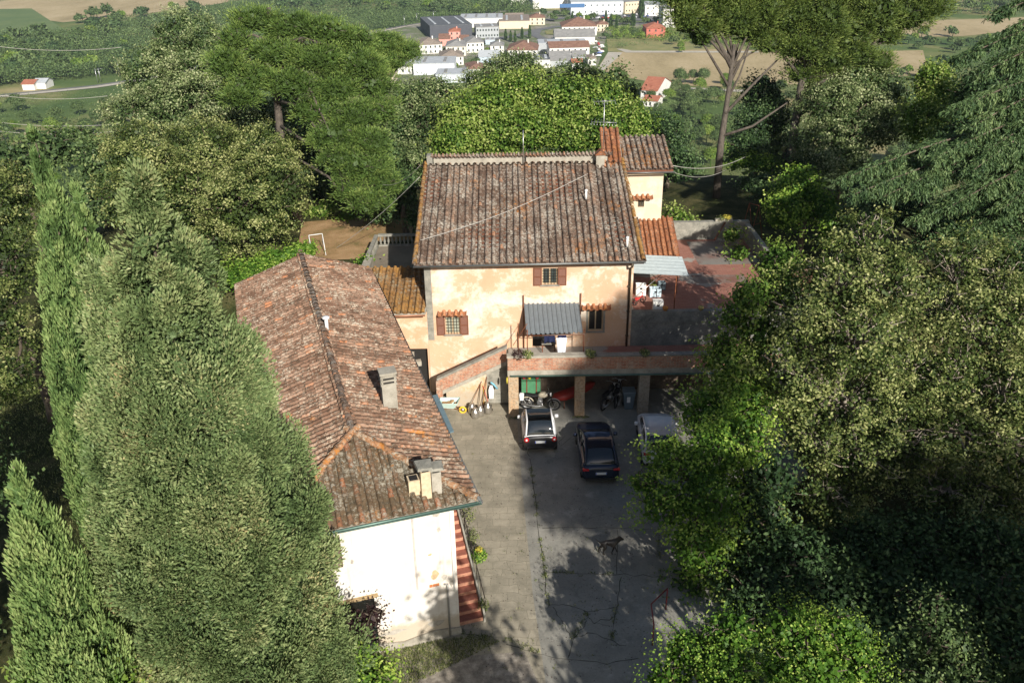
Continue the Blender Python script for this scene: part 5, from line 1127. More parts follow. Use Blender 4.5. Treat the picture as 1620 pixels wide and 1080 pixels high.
# holm oaks left
T('holm_oak', 'large olive green holm oak rising highest at left, behind the cypresses', 'oak', 'olive', [(290, 60, 66, 62, 42), (245, 125, 64, 60), (330, 120, 64, 70), (215, 190, 62, 50), (300, 190, 62, 80), (390, 190, 60, 60)], seed=1, lsize=1.25, dens=.9)
T('holm_oak', 'rounded dark olive holm oak standing right behind the long roof', 'oak', 'oak', [(330, 255, 54, 75), (420, 250, 54, 60), (300, 320, 51, 70), (395, 330, 50, 80, 75), (440, 300, 51, 50, 70), (335, 385, 49, 50, 45)], seed=2, lsize=1.15)
T('holm_oak', 'dark leafy oak between the tall cypress and the rounded holm oak', 'oak', 'oak', [(215, 250, 52, 50, 60), (190, 320, 50, 30, 50), (255, 270, 52, 40)], seed=3, lsize=1.2)
T('oak', 'dark oak at the left edge beside the tall cypress', 'oak', 'oak', [(-20, 330, 38, 80), (10, 420, 36, 60, 70), (-10, 520, 34, 60, 70), (30, 300, 40, 40), (20, 600, 32, 40, 50)], seed=4)
T('oak', 'mid green bushy oak at the left edge above the dark oak', 'oak', 'wood', [(10, 260, 58, 60, 40), (80, 235, 62, 50, 35), (-40, 240, 60, 50)], seed=5, lsize=.8)
T('leafy_tree', 'green tree seen between the two tall spires and the big olive oak', 'tree', 'wood', [(160, 260, 60, 45, 40), (150, 320, 56, 40, 50), (120, 225, 66, 50, 30)], seed=6, lsize=.8)
T('oak', 'dark leafy oak seen through the gaps of the broad pine', 'oak', 'wood', [(480, 230, 66, 50, 50), (520, 290, 63, 50, 40), (460, 180, 70, 45, 45), (560, 230, 67, 50, 45), (600, 290, 62, 36, 40)], seed=7, lsize=.8)
T('oak', 'dark oak right of the broad pine trunk, beside the farmhouse', 'oak', 'dark', [(610, 250, 60, 30, 40), (630, 210, 64, 34, 34), (600, 330, 56, 26, 26)], seed=8)
# black pine
def pine(name, label, pads, base, trunk, kind, seed, tr=.3, dens=1., lsize=1., extra_limbs=None):
    L = [lobe(p[0], p[1], p[2], p[3], p[4] * (1.4 if seed == 21 else 1.1)) for p in pads]
    tp = [Py(*t) for t in trunk]; tp[0][2] = float(ground_z(tp[0][0], tp[0][1])) - .2
    def ex(mb, R):
        for e in (extra_limbs or []):
            pts = [Py(*q) for q in e[:-1]]; mb.tube(pts, [e[-1] * (1 - .6 * i / (len(pts)-1)) for i in range(len(pts))], 7)
    return tree(name, label, 'pine', L, tp[0][:2], kind, trunk_r=tr, bark=M_BARKS, seed=seed, dens=dens, lsize=lsize, ragged=.25, up=.2, trunk_pts=tp, extra=ex)
pads = [(400, 32, 57, 40, 13), (455, 42, 57, 45, 15), (510, 50, 57, 42, 14), (560, 62, 58, 36, 14), (370, 62, 56, 30, 14), (430, 82, 56, 50, 16), (500, 92, 56, 48, 16), (565, 100, 57, 40, 16), (360, 100, 55, 35, 18), (400, 122, 55, 40, 16), (460, 130, 55, 45, 16), (530, 140, 56, 45, 18), (590, 135, 57, 35, 18),
        (380, 150, 54, 30, 14), (500, 175, 55, 40, 16), (560, 185, 55, 42, 18), (600, 175, 56, 30, 16), (535, 215, 54, 42, 18), (585, 225, 54, 38, 18), (570, 262, 53, 42, 18), (600, 290, 53, 32, 16), (540, 250, 53, 30, 14), (585, 318, 52, 34, 16), (555, 300, 52.5, 25, 12)]
pine('black_pine', 'broad yellow green pine with layered crown left of the farmhouse', pads, None, [(470, 330, 56), (445, 230, 56), (436, 130, 56.5), (425, 12, 57)], 'pine', 21, .28, 1.2, 1.0,
     [[(436, 70, 56.6), (400, 55, 56), (372, 62, 56), .10], [(437, 72, 56.6), (480, 60, 56), (520, 72, 56), .10], [(442, 160, 56), (480, 170, 55), (520, 200, 54), .12], [(445, 200, 56), (500, 235, 54), (545, 260, 53), .12], [(450, 240, 56), (520, 280, 53), (560, 330, 52), .11]])
pine('umbrella_pine', 'umbrella shaped pine leaning over the cream house in the valley', [(565, 75, 76, 40, 20), (605, 72, 77, 38, 20), (640, 82, 77, 26, 14), (545, 110, 76, 40, 22), (585, 105, 75, 36, 16), (620, 98, 76, 26, 12), (655, 80, 78, 14, 8)], None,
     [(572, 188, 75), (590, 160, 75.4), (615, 125, 76), (632, 100, 76.5)], 'pine', 22, .22, 1.2, 1., [[(590, 160, 75.4), (575, 130, 75), (560, 100, 76), .1]])
# trees behind the farmhouse
T('holm_oak', 'dark grey green oak between the umbrella pine and the lindens', 'oak', 'olive', [(650, 165, 66, 45, 42), (690, 155, 67, 40, 40), (630, 205, 64, 40, 45), (675, 200, 64, 45, 45), (715, 160, 69, 30, 30), (615, 250, 62, 30, 40), (650, 260, 61, 35, 35)], seed=31, lsize=1.3)
T('linden_tree', 'bright flowering linden behind the left part of the ridge', 'linden', 'linden', [(735, 190, 61, 45, 42), (790, 160, 62, 50, 42), (720, 225, 59, 45, 40), (780, 215, 60, 55, 40), (830, 150, 63, 45, 40), (840, 205, 60, 50, 42)], seed=32, lsize=1.1, dens=1.1)
T('linden_tree', 'bright flowering linden behind the right part of the ridge and the tower', 'linden', 'linden', [(900, 160, 62, 52, 40), (950, 165, 62, 48, 40), (900, 215, 60, 50, 40), (960, 210, 60, 55, 42), (1000, 195, 61, 34, 38), (1005, 230, 60, 30, 30)], seed=33, lsize=1.1, dens=1.1)
T('oak', 'greyish oak top showing just above the left linden', 'oak', 'olive', [(790, 112, 80, 40, 26), (820, 105, 80, 36, 26), (760, 125, 78, 30, 20)], seed=34, lsize=1.5)
T('oak', 'greyish oak top showing just above the right linden', 'oak', 'olive', [(890, 122, 80, 36, 22), (920, 118, 80, 30, 22), (870, 130, 79, 30, 20)], seed=35, lsize=1.5)
T('oak', 'darker green oak right of the grey oak tops, below the dirt track', 'oak', 'wood', [(975, 128, 84, 26, 24), (995, 150, 82, 22, 22), (945, 130, 84, 20, 18)], seed=36, lsize=.9)
T('oak', 'dark oak in shade to the right of the tower', 'oak', 'dark', [(1060, 220, 64, 30, 40), (1075, 260, 60, 34, 36), (1045, 200, 66, 24, 24)], seed=37)
# stone pines top right
sp1 = [(1085, 20, 62, 26, 36), (1110, 50, 62, 22, 24), (1075, -15, 62, 40, 26), (1120, 10, 63, 40, 30), (1160, 30, 63, 45, 30), (1140, -30, 63, 60, 24), (1190, 15, 64, 40, 40), (1100, -40, 62, 50, 20), (1210, 15, 63, 34, 36), (1195, 50, 63, 26, 22), (1215, 70, 63, 20, 14)]
pine('stone_pine', 'left stone pine with bare grey trunk forking below its crown', sp1, None, [(1133, 312, 60.5), (1140, 230, 61), (1152, 150, 61.5), (1162, 70, 62)], 'stone', 41, .24, 1.2, 1.15,
     [[(1143, 215, 61), (1190, 200, 61), (1245, 163, 62), .12], [(1147, 180, 61.2), (1190, 135, 62), (1230, 95, 63), .13], [(1156, 118, 61.8), (1175, 90, 62.3), (1200, 50, 63), .08], [(1158, 100, 61.8), (1140, 70, 62), (1120, 40, 62), .08], [(1150, 160, 61.5), (1170, 120, 62), (1190, 60, 63), .09]])
sp2 = [(1240, 20, 64, 50, 40), (1290, 30, 64, 50, 42), (1270, 70, 63.5, 42, 28), (1330, 50, 65, 44, 40), (1380, 20, 65, 50, 34), (1350, 85, 64.5, 34, 22), (1310, 95, 64, 34, 20), (1305, 140, 64.5, 38, 20), (1350, 125, 65, 36, 20), (1385, 100, 65, 30, 16), (1270, 115, 64, 26, 16), (1430, 20, 66, 45, 28), (1470, 10, 66, 30, 22), (1250, -25, 64, 70, 26), (1340, -30, 65, 80, 26), (1430, -20, 66, 60, 22), (1230, 55, 64, 24, 26), (1400, 55, 65.5, 26, 16)]
pine('stone_pine', 'right stone pine with massive crown reaching across the top right', sp2, None, [(1246, 292, 63), (1256, 210, 63.2), (1268, 130, 63.5), (1285, 70, 64)], 'stone', 42, .32, 1.2, 1.15,
     [[(1262, 150, 63.3), (1330, 115, 64), (1390, 62, 65), .16], [(1265, 120, 63.5), (1240, 90, 63.5), (1225, 60, 64), .14], [(1390, 70, 65), (1410, 60, 65.5), (1450, 30, 66), .09], [(1258, 190, 63.2), (1300, 150, 63.6), (1360, 100, 64.4), .12]])
T('oak', 'dark evergreen between the trunks of the two stone pines', 'oak', 'dark', [(1205, 150, 68, 40, 36), (1190, 200, 66, 40, 40), (1225, 185, 67, 30, 40), (1180, 240, 63, 34, 30)], seed=43)
T('olive_tree', 'grey green holm oak right of the right stone pine trunk', 'oak', 'olive', [(1310, 170, 62, 50, 46), (1350, 130, 64, 50, 36), (1390, 150, 64, 55, 42), (1300, 225, 60, 48, 40), (1350, 210, 60, 50, 45), (1400, 200, 61, 40, 40), (1330, 255, 58, 50, 30)], seed=44, lsize=1.3)
T('linden_tree', 'pale green linden between the grey holm oak and the cedar', 'linden', 'linden', [(1475, 135, 60, 34, 40), (1500, 175, 58, 45, 45), (1460, 195, 57, 40, 45), (1520, 225, 56, 40, 35)], seed=45)
T('leafy_tree', 'yellow green sunlit tree near the back corner of the red terrace', 'tree', 'lime', [(1262, 295, 50, 44, 28), (1240, 335, 48, 34, 36), (1290, 330, 49, 38, 34), (1320, 365, 47, 26, 26)], seed=46)
T('shrub', 'bright bush behind the utility pole in the garden', 'shrub', 'lime', [(1180, 255, 62, 34, 14), (1210, 262, 61, 24, 12)], seed=47)
T('shrub', 'low grassy bush just right of the tower', 'shrub', 'linden', [(1075, 345, 51, 24, 8), (1062, 338, 52, 14, 10)], seed=48)
T('oak', 'dark foliage mass below the cedar, right of the yellow green tree', 'oak', 'dark', [(1420, 330, 48, 60, 40), (1500, 370, 45, 60, 45), (1370, 300, 52, 45, 36), (1580, 340, 46, 60, 50), (1350, 350, 47, 40, 30), (1600, 420, 42, 50, 50)], seed=49)
T('oak', 'dark evergreen behind the cedar boughs at the right edge', 'oak', 'dark', [(1560, 150, 52, 60, 50), (1540, 220, 50, 60, 50), (1600, 250, 50, 60, 60), (1500, 260, 50, 50, 40), (1600, 120, 54, 50, 50)], seed=51)
T('oak', 'dark leafy tree standing below the right stone pine', 'oak', 'dark', [(1240, 235, 66, 34, 30), (1270, 270, 60, 40, 26), (1200, 290, 57, 34, 20), (1225, 310, 55, 34, 16)], seed=50)
# cedar
def cedar():
    R = np.random.default_rng(77); bx, byy = 29.0, 42.0; gz = 1.0; top = 18.5
    root = empty('cedar', (bx, byy, gz), 'dark blue green cedar with drooping layered boughs at the right edge', 'cedar')
    A = []; Tt = []; B = []; TI = []; mb = MB(); mb.tube([(bx, byy, gz), (bx, byy, 10), (bx + .2, byy, top)], [.45, .3, .05], 9)
    tips = [(1330, 275, 37), (1345, 300, 36), (1380, 265, 38), (1420, 245, 39), (1400, 300, 36), (1440, 300, 36), (1470, 280, 37), (1500, 320, 36), (1515, 85, 40), (1545, 110, 40), (1560, 60, 41), (1575, 15, 41), (1510, 165, 38), (1540, 190, 38), (1580, 165, 39), (1600, 100, 40), (1480, 240, 37), (1560, 230, 37), (1600, 250, 38), (1540, 260, 36), (1590, 320, 36), (1610, 190, 38),
            (1650, 60, 41), (1650, 140, 40), (1660, 240, 38), (1640, 300, 37), (1450, 340, 36), (1530, 360, 36)]
    for (px, py, Y) in tips:
        e = Py(px, py, Y); s = np.array([bx, byy, e[2] + R.uniform(.3, 1.6)]); L = np.linalg.norm(e - s); d = (e - s) / L
        n = 9; ax = []
        for i in range(n): f = i / (n-1); ax.append(s + (e - s) * f + np.array([0, 0, .7 * math.sin(f * PI) - .3 * f * f]))
        mb.tube(ax, [.09 * (1 - .8 * i / (n-1)) for i in range(n)], 6)
        side = unit(np.cross(d, [0, 0, 1.]))
        nb = int(min(L, 11) * 13)
        for k in range(nb):
            f = R.uniform(.12, 1) ** .7; j = f * (n-1); i0 = min(int(j), n-2); p = ax[i0] + (ax[i0+1] - ax[i0]) * (j - i0)
            sl = (1.5 - 1.1 * f) * R.uniform(.4, 1.1) * (1 if L > 4 else .7) * R.choice([-1, 1]); dr = side * sl + d * abs(sl) * .75
            m_ = int(70 * abs(sl)) + 26; t = R.uniform(0, 1, m_)[:, None]; q = p + dr * t + R.normal(0, .07, (m_, 3)) - np.array([0, 0, 1.]) * t * t * .35 * abs(sl)
            hang = np.array([0, 0, -.55]) + dr * .6 + R.normal(0, .3, (m_, 3)); a, tt, b = tuftset(q - [0, 0, .04], hang, .20, .055, R)
            A.append(a); Tt.append(tt); B.append(b); TI.append(np.clip(R.uniform(.1, .6) + R.uniform(0, .4, m_), 0, 1))
    v, q = quads_from(np.concatenate(A), np.concatenate(Tt), np.concatenate(B)); np_mesh('crown', v, q, np.concatenate(TI), FOL['cedar'], root); mb.build('trunk', M_BARK, root)
cedar()
# big oaks right
def twigs(n, rr=3.):
    def f(mb, R): pass
    return f
T('holm_oak', 'big sunlit olive oak with bare grey twigs, left of the two at right', 'oak', 'oak',
  [(1375, 370, 32, 44, 40), (1330, 440, 30, 62), (1400, 450, 30, 62), (1270, 500, 30, 62, 70), (1350, 530, 29, 85), (1215, 470, 32, 40, 36), (1250, 590, 29, 65, 62), (1340, 640, 29.5, 85, 70), (1420, 590, 31, 70), (1270, 690, 29, 55, 46), (1360, 730, 28, 75, 55), (1310, 790, 27.2, 52, 46), (1420, 700, 28.5, 70, 62)], seed=61, base=(12.0, 29), trunk_r=.30, bark=M_BARKP, lsize=1., dens=.95, ragged=.55)
T('holm_oak', 'big sunlit olive oak touching the right edge of the picture', 'oak', 'oak',
  [(1510, 420, 35, 55, 48), (1580, 430, 35, 55, 55), (1470, 490, 33, 60), (1550, 520, 32, 80), (1620, 500, 33, 70), (1500, 600, 30.5, 75), (1590, 620, 30, 80), (1640, 640, 30, 80), (1510, 690, 28.5, 75, 62), (1600, 720, 28, 80, 62), (1490, 780, 27.2, 50, 44), (1560, 790, 27.2, 60, 44), (1640, 770, 27.5, 60)], seed=62, base=(17.5, 31), trunk_r=.32, bark=M_BARKP, lsize=1., dens=.95, ragged=.55)
T('linden_tree', 'bright green linden overhanging the parked cars and courtyard', 'linden', 'lime',
  [(1118, 655, 29.5, 48, 46), (1060, 728, 27, 46, 38), (1020, 762, 26.5, 30, 20), (1125, 720, 27, 60, 52), (1055, 800, 25.5, 50, 40), (1120, 790, 25.5, 55), (1170, 700, 27.5, 50, 52), (1100, 860, 24.5, 52, 42), (1180, 640, 29, 45, 45)], seed=63, base=(7.6, 27.5), trunk_r=.25, ragged=.45, lsize=.78)
T('linden_tree', 'darker linden whose crown hangs low over the shaded concrete', 'linden', 'linden', [(1130, 890, 25.5, 70, 46), (1095, 930, 24.5, 50, 40), (1190, 850, 26.5, 60, 55), (1150, 960, 24, 60, 40), (1185, 780, 27.5, 40, 40)], seed=64, base=(9.5, 25.5), ragged=.4, lsize=.85)
T('linden_tree', 'sunlit linden beside the right edge of the red terrace', 'linden', 'linden', [(1230, 420, 34, 42, 36), (1190, 470, 31.5, 38, 34), (1240, 455, 32, 36), (1160, 500, 31, 26, 20), (1200, 530, 31, 45, 42), (1168, 580, 30.5, 50, 44), (1145, 545, 31, 24, 22), (1180, 620, 30, 55, 44), (1145, 625, 31, 32, 30), (1130, 570, 32, 20, 16)], seed=65, base=(10.2, 32), ragged=.45, lsize=.85)
T('shrub', 'dark shaded evergreen shrub nearest the bottom of the courtyard', 'shrub', 'dark', [(1215, 760, 27, 50, 50), (1200, 815, 26, 50, 40), (1200, 930, 23.5, 70, 60), (1260, 880, 24.5, 70, 55), (1170, 1000, 22, 50, 45), (1300, 940, 23, 70, 55)], seed=66, lsize=.9)  # thicket shade is put into the dark leaf colour, next two shrubs too
T('shrub', 'dark shaded evergreen shrub in the middle of the lower right thicket', 'shrub', 'dark', [(1370, 870, 25.5, 70, 55), (1440, 880, 25, 70, 50), (1400, 950, 23, 70, 60), (1470, 840, 26, 60, 45)], seed=67, lsize=.9)
T('shrub', 'dark shaded evergreen shrub against the right edge of the picture', 'shrub', 'dark', [(1560, 870, 25, 70, 55), (1620, 880, 24, 60, 60), (1600, 960, 21.5, 60, 60), (1530, 960, 22, 50, 50), (1610, 1040, 20, 60, 50)], seed=68, lsize=.9)
T('robinia_tree', 'bright feathery green tree at the bottom, right of the courtyard', 'tree', 'lime', [(1100, 1030, 17, 60, 36), (1060, 1075, 16.5, 45, 30), (1160, 1000, 17, 50, 34), (1150, 1070, 16, 60, 46)], seed=69, base=(5.6, 16.2), lsize=.45, ragged=.45, dens=1.0)
T('robinia_tree', 'bright feathery green tree at the bottom centre right', 'tree', 'lime', [(1250, 1000, 17, 62, 44), (1320, 1005, 17, 52, 40), (1270, 1060, 16, 80, 50), (1350, 1045, 16.5, 50, 46)], seed=70, base=(8.2, 16.2), lsize=.45, ragged=.45, dens=1.0)
T('young_tree', 'young conical tree with fine grey green leaves at the bottom right', 'tree', 'cedar' if False else 'wood', [(1478, 965, 17.5, 28, 34), (1470, 1010, 17, 46, 40), (1520, 1020, 17, 38, 40), (1490, 1070, 16.4, 75, 44)], seed=71, base=(12, 16.8), lsize=.28, dens=2.0, ragged=.3)
T('shrub', 'bright yellow green bush in front of the white wall at the bottom', 'shrub', 'lime', [(560, 1045, 19, 55, 34), (520, 1060, 18.8, 45, 30), (600, 1065, 18.9, 34, 28), (555, 1095, 18, 80, 40)], seed=72, lsize=.75, dens=1.3, ragged=.3)
T('shrub', 'dark purple leaved shrub in front of the white wall window', 'shrub', 'purple', [(560, 985, 20.2, 34, 26), (590, 975, 20.3, 20, 20), (540, 1005, 20, 26, 20)], seed=73, ragged=.5)
T('shrub', 'bright green bush at the lower left corner between the cypresses and the conifer', 'shrub', 'linden', [(120, 1050, 15.5, 60, 34), (60, 1075, 15, 40, 30), (165, 1075, 15.2, 40, 26)], seed=74, lsize=.8)
T('shrub', 'sprawling bright creeper on the bank just behind the long roof', 'shrub', 'lime', [(400, 425, 45, 50, 14), (450, 405, 47, 45, 13), (480, 392, 49, 26, 10), (370, 440, 43.5, 30, 12)], seed=75, limbs=False, up=1.)
T('shrub', 'leafy green bush at the foot of the black pine', 'shrub', 'linden', [(515, 335, 58, 28, 14), (545, 345, 57, 20, 10)], seed=76)
T('shrub', 'dark shrub at the back left corner of the farmhouse', 'shrub', 'dark', [(640, 300, 55, 26, 34), (620, 330, 54, 28, 20), (655, 345, 51.5, 18, 18)], seed=77)
T('shrub', 'small lime shrub beside the balustrade wall', 'shrub', 'lime', [(576, 412, 46.6, 9, 7)], seed=78, limbs=False)
T('shrub', 'green shrub inside the back right corner of the red terrace', 'shrub', 'linden', [(1158, 372, 47.5, 14, 14), (1170, 400, 46, 16, 16)], seed=79, limbs=False)
# flowering plant by the steps, creepers, grass
p = Pz(758, 890); r = empty('flowering_plant', (p[0], p[1], 0), 'green plant with a yellow bloom beside the red steps', 'plant'); leafball(r, 'leaves', (p[0], p[1], .35), .34, 'lime', 420, .10, R9); leafball(r, 'flowers', (p[0]+.02, p[1]-.1, .75), .15, 'yellow', 60, .10, R9)
MB().tube([(p[0], p[1], 0), (p[0], p[1]-.1, .75)], .012, 5).build('stem', M_BARK, r)
for k, (px, py, s, lb) in enumerate(((742, 815, .32, 'wispy climbing plant at the top of the steps railing'), (749, 850, .26, 'wispy weed plant halfway down the steps railing'), (765, 960, .2, 'small weed plant at the foot of the steps'))):
    p = Pz(px, py, .4); r = empty('climbing_plant', (p[0], p[1], 0), lb, 'plant'); leafball(r, 'leaves', (p[0], p[1], .5), s, 'oak', 260, .07, R9, flat=1.6); MB().tube([(p[0], p[1], 0), (p[0], p[1], .8)], .01, 4).build('stem', M_BARK, r)
def grass(name, label, poly, n, h, kind='linden', z=0.):
    R = np.random.default_rng(len(name) + n); P = np.array([Pz(*q, z)[:2] for q in poly]); lo, hi = P.min(0), P.max(0); pts = R.uniform(lo, hi, (n * 3, 2))
    ins = np.zeros(len(pts), bool); j = len(P) - 1
    for i in range(len(P)):
        c = ((P[i, 1] > pts[:, 1]) != (P[j, 1] > pts[:, 1])) & (pts[:, 0] < (P[j, 0]-P[i, 0]) * (pts[:, 1]-P[i, 1]) / (P[j, 1]-P[i, 1] + 1e-9) + P[i, 0]); ins ^= c; j = i
    pts = pts[ins][:n]; c = np.column_stack([pts, np.full(len(pts), z)]); a, t, b = tuftset(c, R.normal(0, .5, (len(c), 3)) + [0, 0, 1.], h, h*.14, R)
    v, q = quads_from(a, t, b); return tag(np_mesh(name, v, q, R.uniform(0, 1, len(c)), FOL[kind]), label, 'grass', kind='stuff')
grass('grass', 'dark grass patch at the foot of the white wall', [(600, 1035), (680, 1015), (760, 1003), (790, 1015), (760, 1030), (650, 1085), (600, 1085)], 7000, .11, 'oak')
grass('lawn_grass', 'patchy grass of the shaded lawn left of the huge conifer', [(60, 520), (160, 560), (200, 1000), (120, 1000), (0, 760), (0, 560)], 20000, .14, 'oak')
grass('garden_grass', 'dry lawn behind the long roof', [(470, 400), (480, 350), (650, 350), (640, 378), (590, 385), (575, 405)], 6000, .08, 'yellow' if False else 'oak', 3.0)
sheet('dry_lawn', [Pz(*q, 3.0) for q in ((470, 402), (478, 352), (560, 345), (655, 350), (650, 380), (600, 384), (573, 410), (520, 412))], rough_mat('dry_earth', [(.35, (.14, .12, .04)), (.5, (.34, .21, .10)), (.65, (.46, .30, .16))], .7, 8), None, .03)
def weeds():
    R = np.random.default_rng(5); P = []
    for ln in ([(838, 725), (848, 800), (862, 905), (868, 960)], [(975, 955), (968, 1012)], [(930, 968), (905, 1010)], [(868, 905), (975, 908)], [(720, 1000), (800, 1010), (860, 1035)], [(1040, 838), (1050, 960)], [(805, 662), (845, 660)], [(905, 660), (930, 660)]):
        for (a, b) in zip(ln[:-1], ln[1:]):
            for k in range(26):
                if R.random() < .45: continue
                t = R.random(); c = Pz(a[0] + (b[0]-a[0])*t, a[1] + (b[1]-a[1])*t); n = R.integers(6, 22); P.append(c[None] + R.normal(0, .05, (n, 3)) * [1, 1, 0])
    for _ in range(60): c = Pz(R.uniform(730, 1040), R.uniform(700, 1060)); P.append(c[None] + R.normal(0, .07, (9, 3)) * [1, 1, 0])
    c = np.concatenate(P); c[:, 2] = .01; a, t, b = tuftset(c, R.normal(0, .6, (len(c), 3)) + [0, 0, 1.], .085, .02, R); v, q = quads_from(a, t, b)
    tag(np_mesh('weeds', v, q, R.uniform(0, 1, len(c)), FOL['oak']), 'small weeds growing in the cracks and joints of the courtyard', 'weeds', kind='stuff')
    c = np.column_stack([R.uniform(-1.5, 9, 2600), R.uniform(19, 36, 2600), np.full(2600, .014)]); a, t, b = leafset(c, np.tile([0, 0, 1.], (2600, 1)), .045, .6, .25, R); v, q = quads_from(a, t, b)
    tag(np_mesh('leaf_litter', v, q, R.uniform(0, 1, 2600), FOL['purple']), 'dry leaves scattered over the courtyard', 'leaf litter', kind='stuff')
weeds()
sheet('gravel_drive', [Pz(*q) for q in ((600, 1050), (700, 1040), (830, 1030), (860, 1100), (600, 1120))], rough_mat('gravel', [(.35, (.10, .09, .075)), (.5, (.25, .22, .18)), (.65, (.42, .38, .32))], 3, 8, .5, .95, 60), None, .008)

# trees just outside the frame that throw the courtyard shade
def off_tree(label, lobes, base, seed, kind='stone', cat='tree', name='tall_tree'):
    tree(name, label, cat, [(x, y, z, r, r, h) for x, y, z, r, h in lobes], base, kind, trunk_r=.3, seed=seed, dens=2.2 if kind == 'stone' else .9, lsize=.9 if seed == 95 else 1.7, ragged=.3)
off_tree('tall pine just outside the lower right of the view', [(13.5, 2, 16.9, 2.7, .95), (15.2, .5, 17.6, 2.0, 1.0), (23, 2, 15, 3.2, 2.0)], (16.5, 1), 91)
off_tree('very tall pine added outside the view to shade the carport', [(17.6, -3, 24.6, 1.7, 1.4), (19.4, -3, 27.4, 1.4, 1.3)], (19, -3), 96)  # unseen pine, added only to shade carport and facade
off_tree('broad oak just outside the lower right of the view', [(22, 3, 12.5, 4.2, 3.2), (24, 3, 14, 4.5, 4), (28, 4, 12, 4, 4), (22, 6, 9, 4, 3.4), (18.5, 6.5, 7.5, 2.6, 2.0)], (23, 3), 92, 'dark')
off_tree('dark oak added just outside the left edge to shade the lawn', [(-15.5, 15, 7, 2.4, 3), (-16.5, 19, 8, 2.6, 3), (-18.5, 22, 7, 2.6, 3), (-15, 12, 9, 2.0, 2)], (-16.5, 17), 95, 'dark')  # unseen tree, put in to cast shade on the left lawn
off_tree('slim tree just below the lower edge of the view', [(4.0, 4.5, 11.0, 1.0, 1.5), (4.3, 4.5, 8.5, 1.4, 1.8), (4.4, 5, 6, 1.7, 2)], (4.3, 4.5), 93, 'linden')
off_tree('leafy tree below the lower edge of the view', [(9.2, 5.5, 9.5, 1.5, 1.0), (8.0, 6, 8.0, 1.8, 1.5), (6.9, 6.5, 6.2, 1.6, 1.6), (9.5, 5, 7, 2.4, 2.0), (11.5, 5, 7.6, 2.2, 1.7)], (8.5, 5.5), 94, 'linden')
# ================================================================ WOODS ON THE SLOPES AND IN THE VALLEY
def proto(name, kind, seed, r, h, n, ls, conical=False):
    R = np.random.default_rng(seed); 
    if conical:
        hh = R.uniform(0, 1, n); th = R.uniform(0, 2*PI, n); rr = r * np.interp(hh, [0, .15, .6, 1], [.6, 1, .75, .05]) * (1 - np.abs(R.normal(0, .12, n)))
        c = np.stack([rr*np.cos(th), rr*np.sin(th), hh*h], 1); a, t, b = tuftset(c, np.stack([np.cos(th)*.3, np.sin(th)*.3, np.ones(n)], 1), ls*1.5, ls*.5, R); ti = R.uniform(0, .8, n)
    else:
        nl = 5; A = []; N_ = []; TI = []
        for i in range(nl):
            cen = np.array([R.normal(0, r*.35), R.normal(0, r*.35), h - r*.8 + R.normal(0, r*.2)]) if i else np.array([0, 0, h - r*.9]); rr = r * R.uniform(.55, .8)
            m_ = n // nl; ncl = max(8, m_ // 12); dd = sphere_dirs(ncl, R); dd[:, 2] = np.abs(dd[:, 2]) * 1.2 - .35
            cc = cen + dd * rr * R.uniform(.75, 1.08, ncl)[:, None] * [1, 1, .85]; i_ = R.integers(0, ncl, m_)
            A.append(cc[i_] + R.normal(0, rr*.13, (m_, 3))); N_.append(dd[i_]); TI.append(R.uniform(.1, .7, ncl)[i_] * .6 + R.uniform(0, .4, m_))
        c = np.concatenate(A); a, t, b = leafset(c, np.concatenate(N_) + [0, 0, .4], ls, .7, .6, R); ti = np.concatenate(TI)
    v, q = quads_from(a, t, b)
    # trunk joined into the same mesh (too small in the photograph to show its parts)
    k = len(v); tr = []; tn = []
    for (z, rr) in ((-1., r*.07), (h*.6, r*.04)):
        for an in range(4): tr.append((rr*math.cos(an*PI/2), rr*math.sin(an*PI/2), z))
    v = np.concatenate([v, np.array(tr)]); q = np.concatenate([q, np.array([(k+i, k+(i+1) % 4, k+4+(i+1) % 4, k+4+i) for i in range(4)])]); ti = np.concatenate([ti, np.zeros(4)])
    me_o = np_mesh(name, v, q, np.clip(ti, 0, 1), FOL[kind]); return me_o
protos_mid = [proto('woodland_tree', k, s, r, h, n, ls) for (k, s, r, h, n, ls) in (('wood', 1, 3.6, 8.5, 5200, .42), ('wood', 2, 3.0, 7.5, 4400, .42), ('olive', 3, 3.0, 6.5, 4400, .40), ('linden', 4, 3.2, 7.5, 4400, .42))]
protos_far = [proto('valley_tree', k, s, r, h, n, ls) for (k, s, r, h, n, ls) in (('wood', 11, 5, 9, 1300, 1.3), ('wood', 12, 4.2, 8, 1100, 1.3), ('dark', 13, 4.5, 9, 1100, 1.3), ('linden', 14, 4, 7.5, 1100, 1.2))]
proto_cyp = proto('valley_cypress', 'dark', 15, 1.4, 11, 500, 1.2, True)
used = set(); RS = random.Random(17); nplaced = 0
def place(pr, p, s, label, cat, group):
    global nplaced
    o = pr if pr.name not in used else pr.copy()
    if pr.name in used: C.objects.link(o)
    else: used.add(pr.name)
    o.location = (p[0], p[1], float(ground_z(p[0], p[1]))); o.rotation_euler = (0, 0, RS.uniform(0, 6.28)); o.scale = (s, s, s * RS.uniform(.85, 1.15)); tag(o, label, cat, group); nplaced += 1
def inpoly(x, y, P):
    ins = False; j = len(P) - 1
    for i in range(len(P)):
        if (P[i][1] > y) != (P[j][1] > y) and x < (P[j][0]-P[i][0]) * (y-P[i][1]) / (P[j][1]-P[i][1]) + P[i][0]: ins = not ins
        j = i
    return ins
